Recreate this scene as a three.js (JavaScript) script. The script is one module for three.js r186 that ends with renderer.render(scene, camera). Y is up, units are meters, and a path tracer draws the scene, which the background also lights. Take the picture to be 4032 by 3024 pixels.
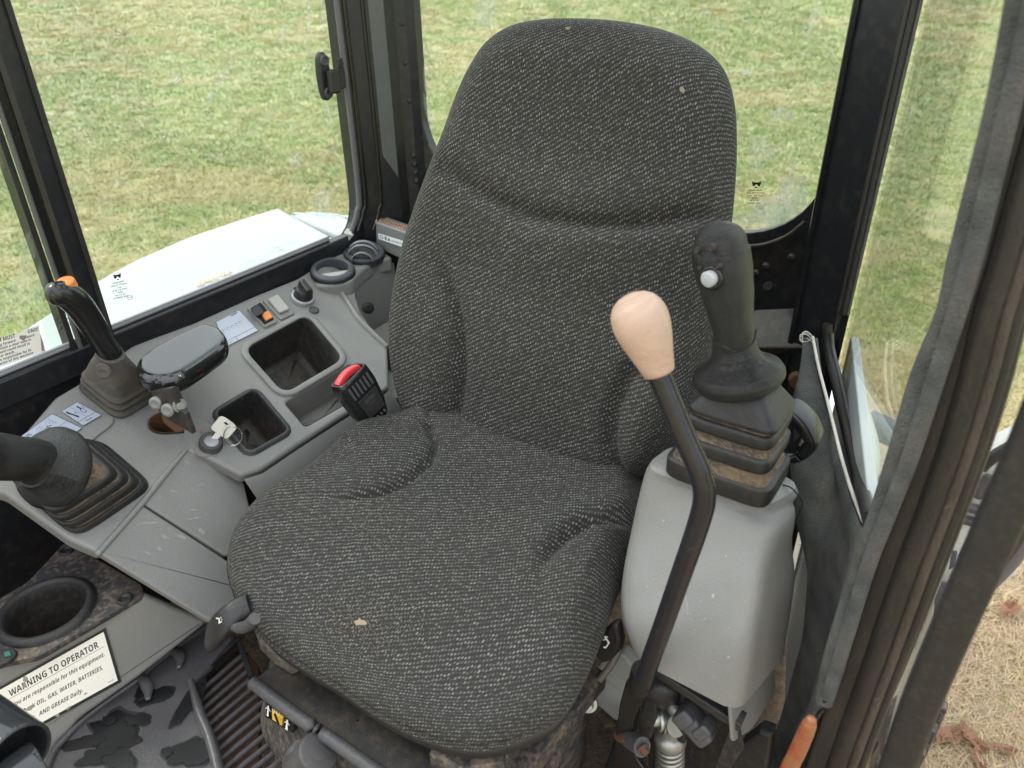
import * as THREE from 'three';
import { mergeGeometries } from 'three/addons/utils/BufferGeometryUtils.js';

/* ---------- camera, sky, sun, exposure ---------- */
const scene = new THREE.Scene();
const renderer = new THREE.WebGLRenderer({ antialias: true });
renderer.setSize(1024, 768);
renderer.toneMapping = THREE.LinearToneMapping;
renderer.toneMappingExposure = 1.7;
renderer.shadowMap.enabled = true;
const camera = new THREE.PerspectiveCamera(53.66, 4 / 3, 0.02, 900);
camera.position.set(0.49, 1.06, 0.80);
camera.rotation.set(-0.53239, 0.57929, -0.01401, 'YXZ');
camera.focus = 1.03; camera.userData.fStop = 6.5;
scene.add(camera);

const rnd = (() => { let s = 90210; return () => { s = (s * 1664525 + 1013904223) >>> 0; return s / 4294967296; }; })();
const hash = (x, y, k = 0) => { let h = (Math.imul(x | 0, 374761393) ^ Math.imul(y | 0, 668265263) ^ Math.imul(k | 0, 974634777)) | 0; h = Math.imul(h ^ (h >>> 13), 1274126177); h ^= h >>> 16; return (h >>> 0) / 4294967296; };
const fade = t => t * t * (3 - 2 * t);
const sstep = (a, b, x) => fade(Math.min(1, Math.max(0, (x - a) / (b - a))));
const lerp = (a, b, t) => a + (b - a) * t;
const clamp = (x, a = 0, b = 1) => Math.min(b, Math.max(a, x));
const TAB = (() => { const t = new Float32Array(65536); for (let i = 0; i < 65536; i++) t[i] = hash(i & 255, i >> 8, 77); return t; })();
function vn(x, y, per = 0, k = 0) {
  const xi = Math.floor(x), yi = Math.floor(y); let fx = x - xi, fy = y - yi; fx *= fx * (3 - 2 * fx); fy *= fy * (3 - 2 * fy);
  let x0 = xi, x1 = xi + 1, y0 = yi, y1 = yi + 1;
  if (per) { x0 = ((x0 % per) + per) % per; x1 = x0 + 1 === per ? 0 : x0 + 1; y0 = ((y0 % per) + per) % per; y1 = y0 + 1 === per ? 0 : y0 + 1; }
  const ox = k * 57, oy = k * 131, r0 = ((y0 + oy + (x0 >> 8) * 37) & 255) << 8, r1 = ((y1 + oy + (x0 >> 8) * 37) & 255) << 8, c0 = (x0 + ox) & 255, c1 = (x1 + ox) & 255;
  const a = TAB[r0 | c0], b = TAB[r0 | c1], c = TAB[r1 | c0], d = TAB[r1 | c1];
  return a + (b - a) * fx + (c + (d - c) * fx - a - (b - a) * fx) * fy;
}
function fbm(x, y, oct = 4, per = 0, k = 0) { let s = 0, a = 0.5, n = 0; for (let i = 0; i < oct; i++) { s += a * vn(x, y, per, k + i); n += a; a *= 0.5; x *= 2; y *= 2; per *= 2; } return s / n; }

// bright thin overcast: one dome of light, a little stronger high up, soft cloud mottling
{
  const w = 512, h = 256, d = new Float32Array(w * h * 4);
  for (let j = 0; j < h; j++) for (let i = 0; i < w; i++) {
    const el = (j + 0.5) / h * Math.PI - Math.PI / 2, up = Math.sin(el);
    const m = fbm(i / w * 12, j / h * 9 + 40, 5, 12, 7);
    const b = up > 0 ? (0.95 + 0.75 * up) * (0.85 + 0.3 * m) : 0.25;
    const o = (j * w + i) * 4; d[o] = b * 0.955; d[o + 1] = b * 1.0; d[o + 2] = b * 1.055; d[o + 3] = 1;
  }
  const sky = new THREE.DataTexture(d, w, h, THREE.RGBAFormat, THREE.FloatType);
  sky.mapping = THREE.EquirectangularReflectionMapping; sky.magFilter = sky.minFilter = THREE.LinearFilter; sky.needsUpdate = true;
  scene.background = sky; scene.environment = sky;
}
const sun = new THREE.DirectionalLight(0xfffaf2, 1.2);
sun.position.set(-6.2, 6.8, 1.8); sun.target.position.set(0, 0.4, 0);
sun.castShadow = true; sun.shadow.radius = 26; sun.shadow.mapSize.set(2048, 2048);
Object.assign(sun.shadow.camera, { left: -14, right: 14, top: 14, bottom: -14, near: 0.5, far: 40 });
scene.add(sun, sun.target);

/* ---------- helpers ---------- */
const v3 = a => a.isVector3 ? a.clone() : new THREE.Vector3(a[0], a[1], a[2]);
const used = {};
const numbered = n => { const k = used[n] = (used[n] ?? -1) + 1; return k ? `${n}_${String(k).padStart(3, '0')}` : n; };
function thing(name, label, category, base = [0, 0, 0], group) {
  const o = new THREE.Group(); o.name = numbered(name); o.position.set(...base); o.userData = { label, category };
  if (group) o.userData.group = group;
  scene.add(o); return o;
}
function rootOf(o) { while (o.parent && o.parent !== scene) o = o.parent; return o; }
// geometry is modelled in world metres and moved into its thing's own frame
function part(parent, name, geo, mat, label) {
  const g = Array.isArray(geo) ? merge(geo) : geo;
  const b = rootOf(parent).position; g.translate(-b.x, -b.y, -b.z);
  const m = new THREE.Mesh(g, mat); m.name = name; m.castShadow = m.receiveShadow = true;
  if (label) m.userData.label = label;
  parent.add(m); return m;
}
function structure(name, geo, mat) { const m = new THREE.Mesh(Array.isArray(geo) ? merge(geo) : geo, mat); m.name = name; m.userData = { kind: 'structure' }; m.castShadow = m.receiveShadow = true; scene.add(m); return m; }
function merge(list) {
  return mergeGeometries(list.map(g => { const n = g.index ? g.toNonIndexed() : g.clone(); for (const k of Object.keys(n.attributes)) if (!['position', 'normal', 'uv'].includes(k)) n.deleteAttribute(k); n.clearGroups(); return n; }));
}
// uv in metres, by the axis each triangle faces
function uvBox(geo) {
  const g = geo.index ? geo.toNonIndexed() : geo, p = g.attributes.position, uv = new Float32Array(p.count * 2);
  const a = new THREE.Vector3(), b = new THREE.Vector3(), c = new THREE.Vector3(), n = new THREE.Vector3();
  for (let i = 0; i < p.count; i += 3) {
    a.fromBufferAttribute(p, i); b.fromBufferAttribute(p, i + 1); c.fromBufferAttribute(p, i + 2);
    n.subVectors(b, a).cross(c.clone().sub(a));
    const ax = Math.abs(n.x), ay = Math.abs(n.y), az = Math.abs(n.z);
    [a, b, c].forEach((q, k) => { const t = ax >= ay && ax >= az ? [q.z, q.y] : ay >= az ? [q.x, q.z] : [q.x, q.y]; uv[(i + k) * 2] = t[0]; uv[(i + k) * 2 + 1] = t[1]; });
  }
  g.setAttribute('uv', new THREE.BufferAttribute(uv, 2)); return g;
}
function frameOf(pts, hint) {
  const n = new THREE.Vector3(), q = pts.map(v3);
  for (let i = 0; i < q.length; i++) { const a = q[i], b = q[(i + 1) % q.length]; n.x += (a.y - b.y) * (a.z + b.z); n.y += (a.z - b.z) * (a.x + b.x); n.z += (a.x - b.x) * (a.y + b.y); }
  n.normalize(); if (hint && n.dot(v3(hint)) < 0) n.negate();
  const U = q[1].clone().sub(q[0]); U.addScaledVector(n, -U.dot(n)).normalize();
  return { o: q[0], U, V: new THREE.Vector3().crossVectors(n, U), N: n };
}
const to2 = (F, p) => { const d = v3(p).sub(v3(F.o)); return new THREE.Vector2(d.dot(v3(F.U)), d.dot(v3(F.V))); };
const at3 = (F, u, v, n = 0) => v3(F.o).addScaledVector(v3(F.U), u).addScaledVector(v3(F.V), v).addScaledVector(v3(F.N), n);
function roundedPath(P2, r, Path) {
  const s = new Path(), n = P2.length;
  for (let i = 0; i < n; i++) {
    const a = P2[(i + n - 1) % n], b = P2[i], c = P2[(i + 1) % n], ri = Array.isArray(r) ? r[i] : r;
    const k1 = Math.min(ri, a.distanceTo(b) * 0.45), k2 = Math.min(ri, c.distanceTo(b) * 0.45);
    const p = b.clone().lerp(a, k1 / (a.distanceTo(b) || 1)), q = b.clone().lerp(c, k2 / (c.distanceTo(b) || 1));
    if (i === 0) s.moveTo(p.x, p.y); else s.lineTo(p.x, p.y);
    if (ri > 1e-5) s.quadraticCurveTo(b.x, b.y, q.x, q.y);
  }
  s.closePath(); return s;
}
function resample(path, n) { // n evenly spaced points round a closed path
  const q = path.getPoints(8).filter((p, i, a) => !i || p.distanceTo(a[i - 1]) > 1e-7); if (q[0].distanceTo(q[q.length - 1]) > 1e-7) q.push(q[0].clone());
  const cum = [0]; for (let i = 1; i < q.length; i++) cum.push(cum[i - 1] + q[i].distanceTo(q[i - 1])); const L = cum[cum.length - 1], out = []; let k = 0;
  for (let i = 0; i < n; i++) { const t = i / n * L; while (cum[k + 1] < t) k++; out.push(q[k].clone().lerp(q[k + 1], (t - cum[k]) / (cum[k + 1] - cum[k]))); }
  return out;
}
// flat panel of thickness t, its outer face through pts (world), with rounded corners, bevelled edges and holes
function plate(pts, t, o = {}) {
  const F = o.F || frameOf(pts, o.n || [0, 1, 0]), b = o.b ?? Math.min(0.002, t * 0.4);
  const sh = roundedPath(pts.map(p => to2(F, p)), o.r ?? 0, THREE.Shape);
  for (const h of o.holes || []) sh.holes.push(roundedPath(h.pts.map(p => to2(F, p)), h.r ?? 0, THREE.Path));
  const g = new THREE.ExtrudeGeometry(sh, { depth: Math.max(1e-4, t - 2 * b), bevelEnabled: b > 0, bevelThickness: b, bevelSize: b, bevelOffset: -b, bevelSegments: o.bs || 2, curveSegments: o.cs || 6 });
  g.translate(0, 0, -t + b + (o.lift || 0));
  const m = new THREE.Matrix4().makeBasis(v3(F.U), v3(F.V), v3(F.N)); m.setPosition(v3(F.o));
  g.applyMatrix4(m); return uvBox(g);
}
// closed skin through rings of equal point count
function loft(rings, o = {}) {
  const n = rings[0].length, pos = [], uv = [], idx = []; let L = 0;
  const mid = rings.map(r => r.reduce((a, p) => a.add(p), new THREE.Vector3()).divideScalar(n));
  rings.forEach((r, k) => {
    if (k) L += Math.max(mid[k].distanceTo(mid[k - 1]), r[0].distanceTo(rings[k - 1][0]));
    let c = 0;
    for (let i = 0; i <= n; i++) { const p = r[i % n]; if (i) c += p.distanceTo(r[i - 1]); pos.push(p.x, p.y, p.z); uv.push(c, L); }
  });
  const w = n + 1;
  for (let k = 0; k < rings.length - 1; k++) for (let i = 0; i < n; i++) { const a = k * w + i; idx.push(a, a + 1, a + w, a + 1, a + w + 1, a + w); }
  const g = new THREE.BufferGeometry();
  g.setAttribute('position', new THREE.Float32BufferAttribute(pos, 3)); g.setAttribute('uv', new THREE.Float32BufferAttribute(uv, 2)); g.setIndex(idx); g.computeVertexNormals();
  const nn = g.attributes.normal; // smooth over the seam
  for (let k = 0; k < rings.length; k++) { const a = k * w, b = a + n; const v = new THREE.Vector3().fromBufferAttribute(nn, a).add(new THREE.Vector3().fromBufferAttribute(nn, b)).normalize(); nn.setXYZ(a, v.x, v.y, v.z); nn.setXYZ(b, v.x, v.y, v.z); }
  const out = [g.toNonIndexed()];
  if (!o.open) for (const [r, s] of [[rings[0], -1], [rings[rings.length - 1], 1]]) {
    if (o.cap === 'end' && s < 0) continue;
    const c = r.reduce((a, p) => a.add(p), new THREE.Vector3()).divideScalar(n), p = [], t = [];
    for (let i = 0; i < n; i++) { const a = r[i], b = r[(i + 1) % n]; for (const q of s > 0 ? [c, a, b] : [c, b, a]) { p.push(q.x, q.y, q.z); t.push(q.x + q.y * 0.3, q.z + q.y * 0.5); } }
    const cg = new THREE.BufferGeometry(); cg.setAttribute('position', new THREE.Float32BufferAttribute(p, 3)); cg.setAttribute('uv', new THREE.Float32BufferAttribute(t, 2)); cg.computeVertexNormals(); out.push(cg);
  }
  return merge(out);
}
// superellipse ring; p = 2 ellipse, larger = squarer
function ring(c, U, V, a, b, n = 28, p = 2) {
  const r = []; for (let i = 0; i < n; i++) { const t = i / n * 2 * Math.PI, cs = Math.cos(t), sn = Math.sin(t); r.push(v3(c).addScaledVector(v3(U), a * Math.sign(cs) * Math.pow(Math.abs(cs), 2 / p)).addScaledVector(v3(V), b * Math.sign(sn) * Math.pow(Math.abs(sn), 2 / p))); } return r;
}
const curveOf = (pts, closed = false, tension = 0.5) => new THREE.CatmullRomCurve3(pts.map(v3), closed, 'catmullrom', tension);
function basis(n, ref = [1, 0, 0]) { const N = v3(n).normalize(), U = v3(ref); U.addScaledVector(N, -U.dot(N)).normalize(); return { N, U, V: new THREE.Vector3().crossVectors(N, U) }; }
// swept body along a spine with radii (a across, b deep) given per spine point
function spine(pts, radii, o = {}) {
  const c = curveOf(pts, false, o.tension ?? 0.5), m = o.m || 40, rings = [], ref = o.ref || [1, 0, 0];
  const rad = t => { const x = t * (radii.length - 1), i = Math.min(radii.length - 2, Math.floor(x)), f = fade(x - i) * 0.35 + (x - i) * 0.65; return [0, 1].map(k => lerp(radii[i][k], radii[i + 1][k], f)); };
  const capN = o.round ? 7 : 0;
  const put = (t, s, off) => { const p = c.getPoint(t), T = c.getTangent(t), B = basis(T, ref), [a, b] = rad(t); rings.push(ring(p.addScaledVector(T, off), B.U, B.V, Math.max(1e-5, a * s), Math.max(1e-5, b * s), o.n || 24, o.p || 2)); };
  const r0 = Math.min(...rad(0)), r1 = Math.min(...rad(1)), q = o.flat ?? 1;
  if (o.round !== 0 && o.round !== 'end' && capN) for (let i = 0; i < capN; i++) { const a = (1 - i / capN) * Math.PI / 2; put(0, Math.cos(a), -Math.sin(a) * r0 * q); }
  for (let i = 0; i <= m; i++) put(i / m, 1, 0);
  if (capN) for (let i = 1; i <= capN; i++) { const a = i / capN * Math.PI / 2; put(1, Math.cos(a), Math.sin(a) * r1 * q); }
  return loft(rings);
}
const tube = (pts, r, o = {}) => spine(pts, pts.map(() => [r, r]), { n: 14, m: Math.max(6, pts.length * 6), ...o });
const rod = (a, b, r, o = {}) => spine([a, b], [[r, r], [r, r]], { n: 18, m: 1, ...o });
// round disc or bolt head standing on a surface: profile = [[radius, height], ...]
function turned(c, n, profile, seg = 28, o = {}) {
  const B = basis(n, Math.abs(v3(n).normalize().x) > 0.9 ? [0, 0, 1] : [1, 0, 0]);
  return loft(profile.map(([r, h]) => ring(v3(c).addScaledVector(B.N, h), B.U, B.V, Math.max(r, 1e-5), Math.max(r, 1e-5), seg)), o);
}
const hexBolt = (c, n, r, h) => [turned(c, n, [[r * 1.5, 0], [r * 1.5, h * 0.25], [r * 1.42, h * 0.3]], 20), turned(c, n, [[r, h * 0.3], [r, h * 0.85], [r * 0.86, h]], 6)];
// bar between two points with a rectangular section
function bar(a, b, up, w, h, o = {}) {
  const A = v3(a), Bq = v3(b), T = Bq.clone().sub(A).normalize(), V = v3(up); V.addScaledVector(T, -V.dot(T)).normalize(); const U = new THREE.Vector3().crossVectors(T, V);
  return loft([ring(A, U, V, w / 2, h / 2, 16, o.p || 8), ring(Bq, U, V, w / 2, h / 2, 16, o.p || 8)]);
}
// block in a local frame, softly rounded
function block(c, U, V, a, b, h, o = {}) {
  const B = { U: v3(U).normalize(), V: v3(V).normalize() }, N = new THREE.Vector3().crossVectors(B.U, B.V).normalize(), e = o.e ?? Math.min(a, b, h) * 0.2, p = o.p || 7, n = o.n || 32;
  const R = (z, k) => ring(v3(c).addScaledVector(N, z), B.U, B.V, a / 2 - k, b / 2 - k, n, p);
  return uvBox(loft([R(-h / 2, e), R(-h / 2 + e * 0.3, e * 0.3), R(-h / 2 + e, 0), R(h / 2 - e, 0), R(h / 2 - e * 0.3, e * 0.3), R(h / 2, e)]));
}
function quad(a, b, c, d) { // a top left, b top right, c bottom right, d bottom left; uv 0..1, gridded so that a skewed quad maps evenly
  const N = 10, p = [], t = [], x = []; const [A, B, Cc, Dd] = [a, b, c, d].map(v3);
  for (let j = 0; j <= N; j++) for (let i = 0; i <= N; i++) { const u = i / N, v = j / N, q = A.clone().lerp(B, u).lerp(Dd.clone().lerp(Cc, u), v); p.push(q.x, q.y, q.z); t.push(u, 1 - v); }
  for (let j = 0; j < N; j++) for (let i = 0; i < N; i++) { const k = j * (N + 1) + i; x.push(k, k + N + 1, k + 1, k + 1, k + N + 1, k + N + 2); }
  const g = new THREE.BufferGeometry(); g.setAttribute('position', new THREE.Float32BufferAttribute(p, 3)); g.setAttribute('uv', new THREE.Float32BufferAttribute(t, 2)); g.setIndex(x); g.computeVertexNormals(); return g;
}
const mid = (...p) => p.reduce((a, q) => a.add(v3(q)), new THREE.Vector3()).divideScalar(p.length);
const off = (p, n, d) => v3(p).addScaledVector(v3(n).normalize(), d).toArray();
const offs = (l, n, d) => l.map(p => off(p, n, d));

/* ---------- materials ---------- */
const sRGB = l => { l = clamp(l); return 255 * (l <= 0.0031308 ? l * 12.92 : 1.055 * Math.pow(l, 1 / 2.4) - 0.055); };
function texture(size, metres, fn, linearData = false) {
  const d = new Uint8Array(size * size * 4);
  for (let j = 0; j < size; j++) for (let i = 0; i < size; i++) {
    const c = fn(i / size, j / size, i, j), o = (j * size + i) * 4;
    for (let k = 0; k < 3; k++) d[o + k] = linearData ? 255 * clamp(c[k]) : sRGB(c[k]);
    d[o + 3] = 255;
  }
  const t = new THREE.DataTexture(d, size, size); t.wrapS = t.wrapT = THREE.RepeatWrapping; t.magFilter = THREE.LinearFilter; t.minFilter = THREE.LinearMipmapLinearFilter; t.generateMipmaps = true;
  if (!linearData) t.colorSpace = THREE.SRGBColorSpace;
  t.repeat.set(1 / metres, 1 / metres); t.needsUpdate = true; return t;
}
// scratches and specks rasterised into a mask once, then reused at several scales
function marks(size, list) {
  const m = new Float32Array(size * size);
  for (const [n, len, wid, val, ang, jit] of list) for (let k = 0; k < n; k++) {
    let x = rnd() * size, y = rnd() * size, a = ang === null ? rnd() * 6.283 : ang + (rnd() - 0.5) * jit; const L = len * (0.3 + rnd()) * size, w = wid * (0.5 + rnd()), v = val * (0.4 + 0.6 * rnd());
    for (let s = 0; s < Math.max(1, L); s++) { x += Math.cos(a); y += Math.sin(a); a += (rnd() - 0.5) * 0.06; const R = Math.ceil(w); for (let dy = -R; dy <= R; dy++) for (let dx = -R; dx <= R; dx++) { const q = Math.hypot(dx, dy); if (q > w) continue; const o = (((Math.round(y) + dy + size * 4) % size) * size + ((Math.round(x) + dx + size * 4) % size)); m[o] = Math.max(m[o], v * (1 - 0.5 * q / w)); } }
  }
  return (u, v) => m[Math.floor(v * size) % size * size + Math.floor(u * size) % size];
}
const scratch = marks(1024, [[60, 0.05, 0.6, 0.5, null, 0], [14, 0.09, 0.9, 0.8, 0.9, 0.8], [260, 0, 1.0, 0.7, null, 0], [26, 0, 2.6, 0.9, null, 0]]);
const specks = marks(1024, [[420, 0, 0.9, 0.7, null, 0], [60, 0, 1.7, 0.9, null, 0], [40, 0.012, 0.7, 0.6, null, 0]]);
const grainBump = texture(512, 0.09, (u, v) => { const g = 0.5 * vn(u * 128, v * 128, 128, 3) + 0.5 * vn(u * 64, v * 64, 64, 4); return [g, g, g]; }, true);
const leatherBump = texture(512, 0.06, (u, v) => { let d1 = 9, d2 = 9; const N = 40, x = u * N, y = v * N, xi = Math.floor(x), yi = Math.floor(y); for (let j = -1; j < 2; j++) for (let i = -1; i < 2; i++) { const a = ((xi + i) % N + N) % N, b = ((yi + j) % N + N) % N; const d = Math.hypot(xi + i + hash(a, b, 1) - x, yi + j + hash(a, b, 2) - y); if (d < d1) { d2 = d1; d1 = d; } else if (d < d2) d2 = d; } const g = clamp((d2 - d1) * 2.2); return [g, g, g]; }, true);
const std = (o) => new THREE.MeshStandardMaterial(o);
const rgb = (r, g, b) => new THREE.Color().setRGB(r, g, b);
// a coated or moulded surface: base colour, uneven tone, grains of tan dirt in patches, pale scratches
function worn(base, metres, { dirt = [0.24, 0.17, 0.10], amount = 0.1, patch = 0.6, scr = 0.35, scrCol = [0.42, 0.42, 0.40], tone = 0.12, k = 0, rough = 0.5, metal = 0, bump = grainBump, bs = 0.00025, marksFn = scratch, size = 640, grain = [1, 1], ...rest } = {}) {
  const map = texture(size, metres, (u, v) => {
    const x = u * grain[0], y = v * grain[1];
    const t = 1 + tone * (fbm(x * 6, y * 6, 4, 6, k + 11) - 0.5) * 2;
    const big = fbm(x * 4, y * 4, 5, 4, k + 31), fine = fbm(x * 60, y * 60, 3, 60, k + 51);
    const dm = amount * (0.75 * sstep(patch - 0.2, patch + 0.2, big * 0.7 + fine * 0.3) + 0.35 * sstep(0.45, 0.8, fine));
    const s = marksFn(u, v) * scr;
    return [0, 1, 2].map(c => lerp(lerp(base[c] * t, dirt[c], clamp(dm)), scrCol[c], s));
  });
  return std({ map, roughness: rough, metalness: metal, bumpMap: bump, bumpScale: bs, ...rest });
}
const M = {
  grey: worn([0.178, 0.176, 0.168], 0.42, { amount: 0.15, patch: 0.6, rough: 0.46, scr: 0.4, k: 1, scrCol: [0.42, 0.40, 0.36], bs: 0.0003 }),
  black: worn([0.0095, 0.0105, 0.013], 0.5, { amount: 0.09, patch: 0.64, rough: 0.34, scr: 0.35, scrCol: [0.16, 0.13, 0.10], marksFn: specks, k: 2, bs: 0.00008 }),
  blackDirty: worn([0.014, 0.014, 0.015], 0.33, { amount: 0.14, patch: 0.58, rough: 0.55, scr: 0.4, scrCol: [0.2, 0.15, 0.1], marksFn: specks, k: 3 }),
  dusty: worn([0.026, 0.026, 0.029], 0.26, { amount: 0.5, patch: 0.55, dirt: [0.30, 0.22, 0.15], rough: 0.65, scr: 0.35, scrCol: [0.3, 0.24, 0.17], marksFn: specks, k: 4 }),
  fold: worn([0.045, 0.04, 0.036], 0.13, { amount: 0.85, patch: 0.46, rough: 0.9, scr: 0.1, k: 5, size: 512, dirt: [0.21, 0.15, 0.095] }),
  rubber: worn([0.0125, 0.0125, 0.0135], 0.2, { amount: 0.08, patch: 0.6, rough: 0.5, scr: 0.25, scrCol: [0.14, 0.12, 0.1], marksFn: specks, k: 6, size: 512 }),
  boot: worn([0.058, 0.055, 0.051], 0.15, { amount: 0.25, patch: 0.56, rough: 0.75, scr: 0.15, k: 7, size: 512 }),
  grip: worn([0.0115, 0.0113, 0.0115], 0.2, { amount: 0.04, rough: 0.3, scr: 0.12, marksFn: specks, bump: leatherBump, bs: 0.0004, k: 8, size: 512 }),
  glossBlack: worn([0.010, 0.0105, 0.011], 0.3, { amount: 0.03, rough: 0.22, scr: 0.15, marksFn: specks, bs: 0.00003, k: 9, size: 512 }),
  liner: worn([0.068, 0.065, 0.069], 0.3, { amount: 0.12, rough: 0.3, scr: 0.3, scrCol: [0.03, 0.03, 0.035], tone: 0.25, k: 10 }),
  seal: worn([0.0145, 0.013, 0.0125], 0.24, { amount: 0.16, patch: 0.55, rough: 0.5, scr: 0.3, scrCol: [0.2, 0.15, 0.11], marksFn: specks, k: 12, dirt: [0.13, 0.095, 0.07], grain: [5, 1] }),
  felt: worn([0.068, 0.072, 0.071], 0.12, { amount: 0.16, patch: 0.55, tone: 0.5, rough: 1, scr: 0.06, k: 13, bs: 0.0012, size: 512 }),
  white: worn([0.43, 0.46, 0.45], 0.6, { amount: 0.05, patch: 0.62, tone: 0.03, rough: 0.36, scr: 0.12, scrCol: [0.3, 0.3, 0.28], marksFn: specks, k: 14, bs: 0.00003 }),
  whiteDirty: worn([0.52, 0.52, 0.50], 0.3, { amount: 0.25, patch: 0.54, rough: 0.45, scr: 0.3, scrCol: [0.12, 0.08, 0.05], marksFn: specks, k: 15, dirt: [0.16, 0.1, 0.06] }),
  dirtFloor: worn([0.21, 0.145, 0.088], 0.3, { amount: 0.75, patch: 0.5, dirt: [0.03, 0.027, 0.025], rough: 0.95, scr: 0.2, k: 16, bs: 0.002 }),
  pad: new THREE.MeshPhysicalMaterial({ color: rgb(0.011, 0.0115, 0.012), roughness: 0.15, ior: 1.65 }),
  tubeGloss: std({ color: rgb(0.03, 0.032, 0.034), roughness: 0.1 }),
  plateGrey: worn([0.075, 0.08, 0.077], 0.3, { amount: 0.1, rough: 0.4, marksFn: specks, k: 27 }),
  galv: worn([0.24, 0.24, 0.23], 0.05, { amount: 0.2, dirt: [0.2, 0.17, 0.13], rough: 0.6, metal: 0.4, size: 256, k: 28 }),
  zinc: std({ color: rgb(0.42, 0.42, 0.40), metalness: 0.85, roughness: 0.36 }),
  springSteel: std({ color: rgb(0.34, 0.33, 0.30), metalness: 0.7, roughness: 0.42 }),
  steel: std({ color: rgb(0.5, 0.49, 0.46), metalness: 0.9, roughness: 0.28 }),
  rust: worn([0.12, 0.055, 0.025], 0.05, { amount: 0.4, patch: 0.5, dirt: [0.05, 0.022, 0.012], rough: 0.9, scr: 0, k: 17, size: 256 }),
  rodPaint: worn([0.0125, 0.0125, 0.0165], 0.25, { amount: 0.03, rough: 0.27, scr: 0.3, scrCol: [0.22, 0.2, 0.18], k: 18, size: 512, bs: 0.00002 }),
  knob: worn([0.47, 0.325, 0.245], 0.09, { amount: 0.42, patch: 0.56, dirt: [0.30, 0.165, 0.11], tone: 0.10, rough: 0.5, scr: 0.05, k: 19, size: 512, bs: 0.0001 }),
  orange: std({ color: rgb(0.62, 0.21, 0.05), roughness: 0.4 }),
  red: std({ color: rgb(0.55, 0.035, 0.045), roughness: 0.35 }),
  yellow: std({ color: rgb(0.75, 0.45, 0.06), roughness: 0.5 }),
  greyCap: worn([0.30, 0.29, 0.27], 0.1, { amount: 0.15, rough: 0.6, size: 256, k: 20 }),
  louver: std({ color: rgb(0.20, 0.205, 0.225), roughness: 0.55 }),
  ventRing: worn([0.045, 0.05, 0.062], 0.15, { amount: 0.12, rough: 0.5, size: 256, k: 21 }),
  whiteInk: std({ color: rgb(0.8, 0.8, 0.8), roughness: 0.6 }),
  buttonWhite: std({ color: rgb(0.40, 0.41, 0.42), roughness: 0.45 }),
  hole: std({ color: rgb(0.006, 0.006, 0.006), roughness: 0.9 }),
  holeDust: std({ color: rgb(0.045, 0.035, 0.03), roughness: 1 }),
  copper: std({ color: rgb(0.62, 0.28, 0.13), metalness: 0.6, roughness: 0.35 }),
  paper: std({ color: rgb(0.70, 0.66, 0.56), roughness: 0.9 }),
  cream: std({ color: rgb(0.55, 0.52, 0.45), roughness: 0.95 }),
  wet: std({ color: rgb(0.006, 0.006, 0.007), roughness: 0.34 }),
  redBar: worn([0.30, 0.045, 0.02], 0.07, { amount: 0.9, patch: 0.47, dirt: [0.24, 0.13, 0.055], rough: 0.32, size: 256, k: 22 }),
  rail: std({ color: rgb(0.32, 0.32, 0.33), roughness: 0.4, metalness: 0.3 }),
  graphite: worn([0.05, 0.05, 0.055], 0.2, { amount: 0.15, rough: 0.55, size: 256, k: 23 }),
  lavender: std({ color: rgb(0.10, 0.092, 0.10), roughness: 0.42 }),
  tanSeal: worn([0.034, 0.028, 0.025], 0.24, { amount: 0.3, patch: 0.5, rough: 0.5, k: 25, dirt: [0.17, 0.12, 0.09], grain: [5, 1] }),
  glass: new THREE.MeshPhysicalMaterial({ color: rgb(0.95, 0.975, 0.955), transmission: 1, thickness: 0, roughness: 0.0, ior: 1.5, metalness: 0 }),
};
// charcoal twill with pale flecks woven in slanted rows
const TILE = 0.24;
const fleck = (() => {
  const Nr = 38, Ms = 25, Na = 70;
  return (u, v) => {
    const warp = 0.25 * (vn(u * 60, v * 60, 60, 5) - 0.5);
    const r = v * Nr - u * Ms + warp, j = Math.floor(r), fr = r - j - 0.5, a = u * Na + v * 10 + (((j % 2) + 2) % 2) * 0.5 + 0.4 * (hash(((j % Nr) + Nr) % Nr, 1, 9)), i = Math.floor(a), fa = a - i - 0.5;
    const jj = ((j % Nr) + Nr) % Nr, ii = ((i % Na) + Na) % Na, h = hash(ii, jj, 3), h2 = hash(ii, jj, 4);
    const rot = 0.35 + 0.8 * (h2 - 0.5), fq = fr + 0.3 * (hash(ii, jj, 6) - 0.5), x = fa * Math.cos(rot) + fq * 1.15 * Math.sin(rot), y = -fa * Math.sin(rot) + fq * 1.15 * Math.cos(rot);
    const bend = y + 0.5 * x * x - 0.02, e = Math.max(0, 1 - (x * x) / 0.15 - (bend * bend) / 0.095);
    return { f: clamp(e * 2.2), h, rib: 0.5 + 0.5 * Math.cos(fr * 2 * Math.PI), fr };
  };
})();
const fabricMap = texture(1536, TILE, (u, v) => {
  const { f, h, rib } = fleck(u, v), weave = vn(u * 300, v * 300, 300, 6), dust = fbm(u * 4, v * 4, 3, 4, 61);
  const b = 0.012 + 0.013 * weave + 0.005 * rib, p = f * (h < 0.18 ? 0.15 : 0.3 + 0.7 * h * h), l = lerp(b, 0.18, p);
  return [l * (1.0 + 0.12 * dust), l * (0.99 + 0.03 * dust), l * (0.92 - 0.04 * dust)];
});
const fabricBump = texture(1024, TILE, (u, v) => { const { f, rib } = fleck(u, v); const g = 0.55 * f + 0.3 * rib + 0.15 * vn(u * 300, v * 300, 300, 6); return [g, g, g]; }, true);
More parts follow.
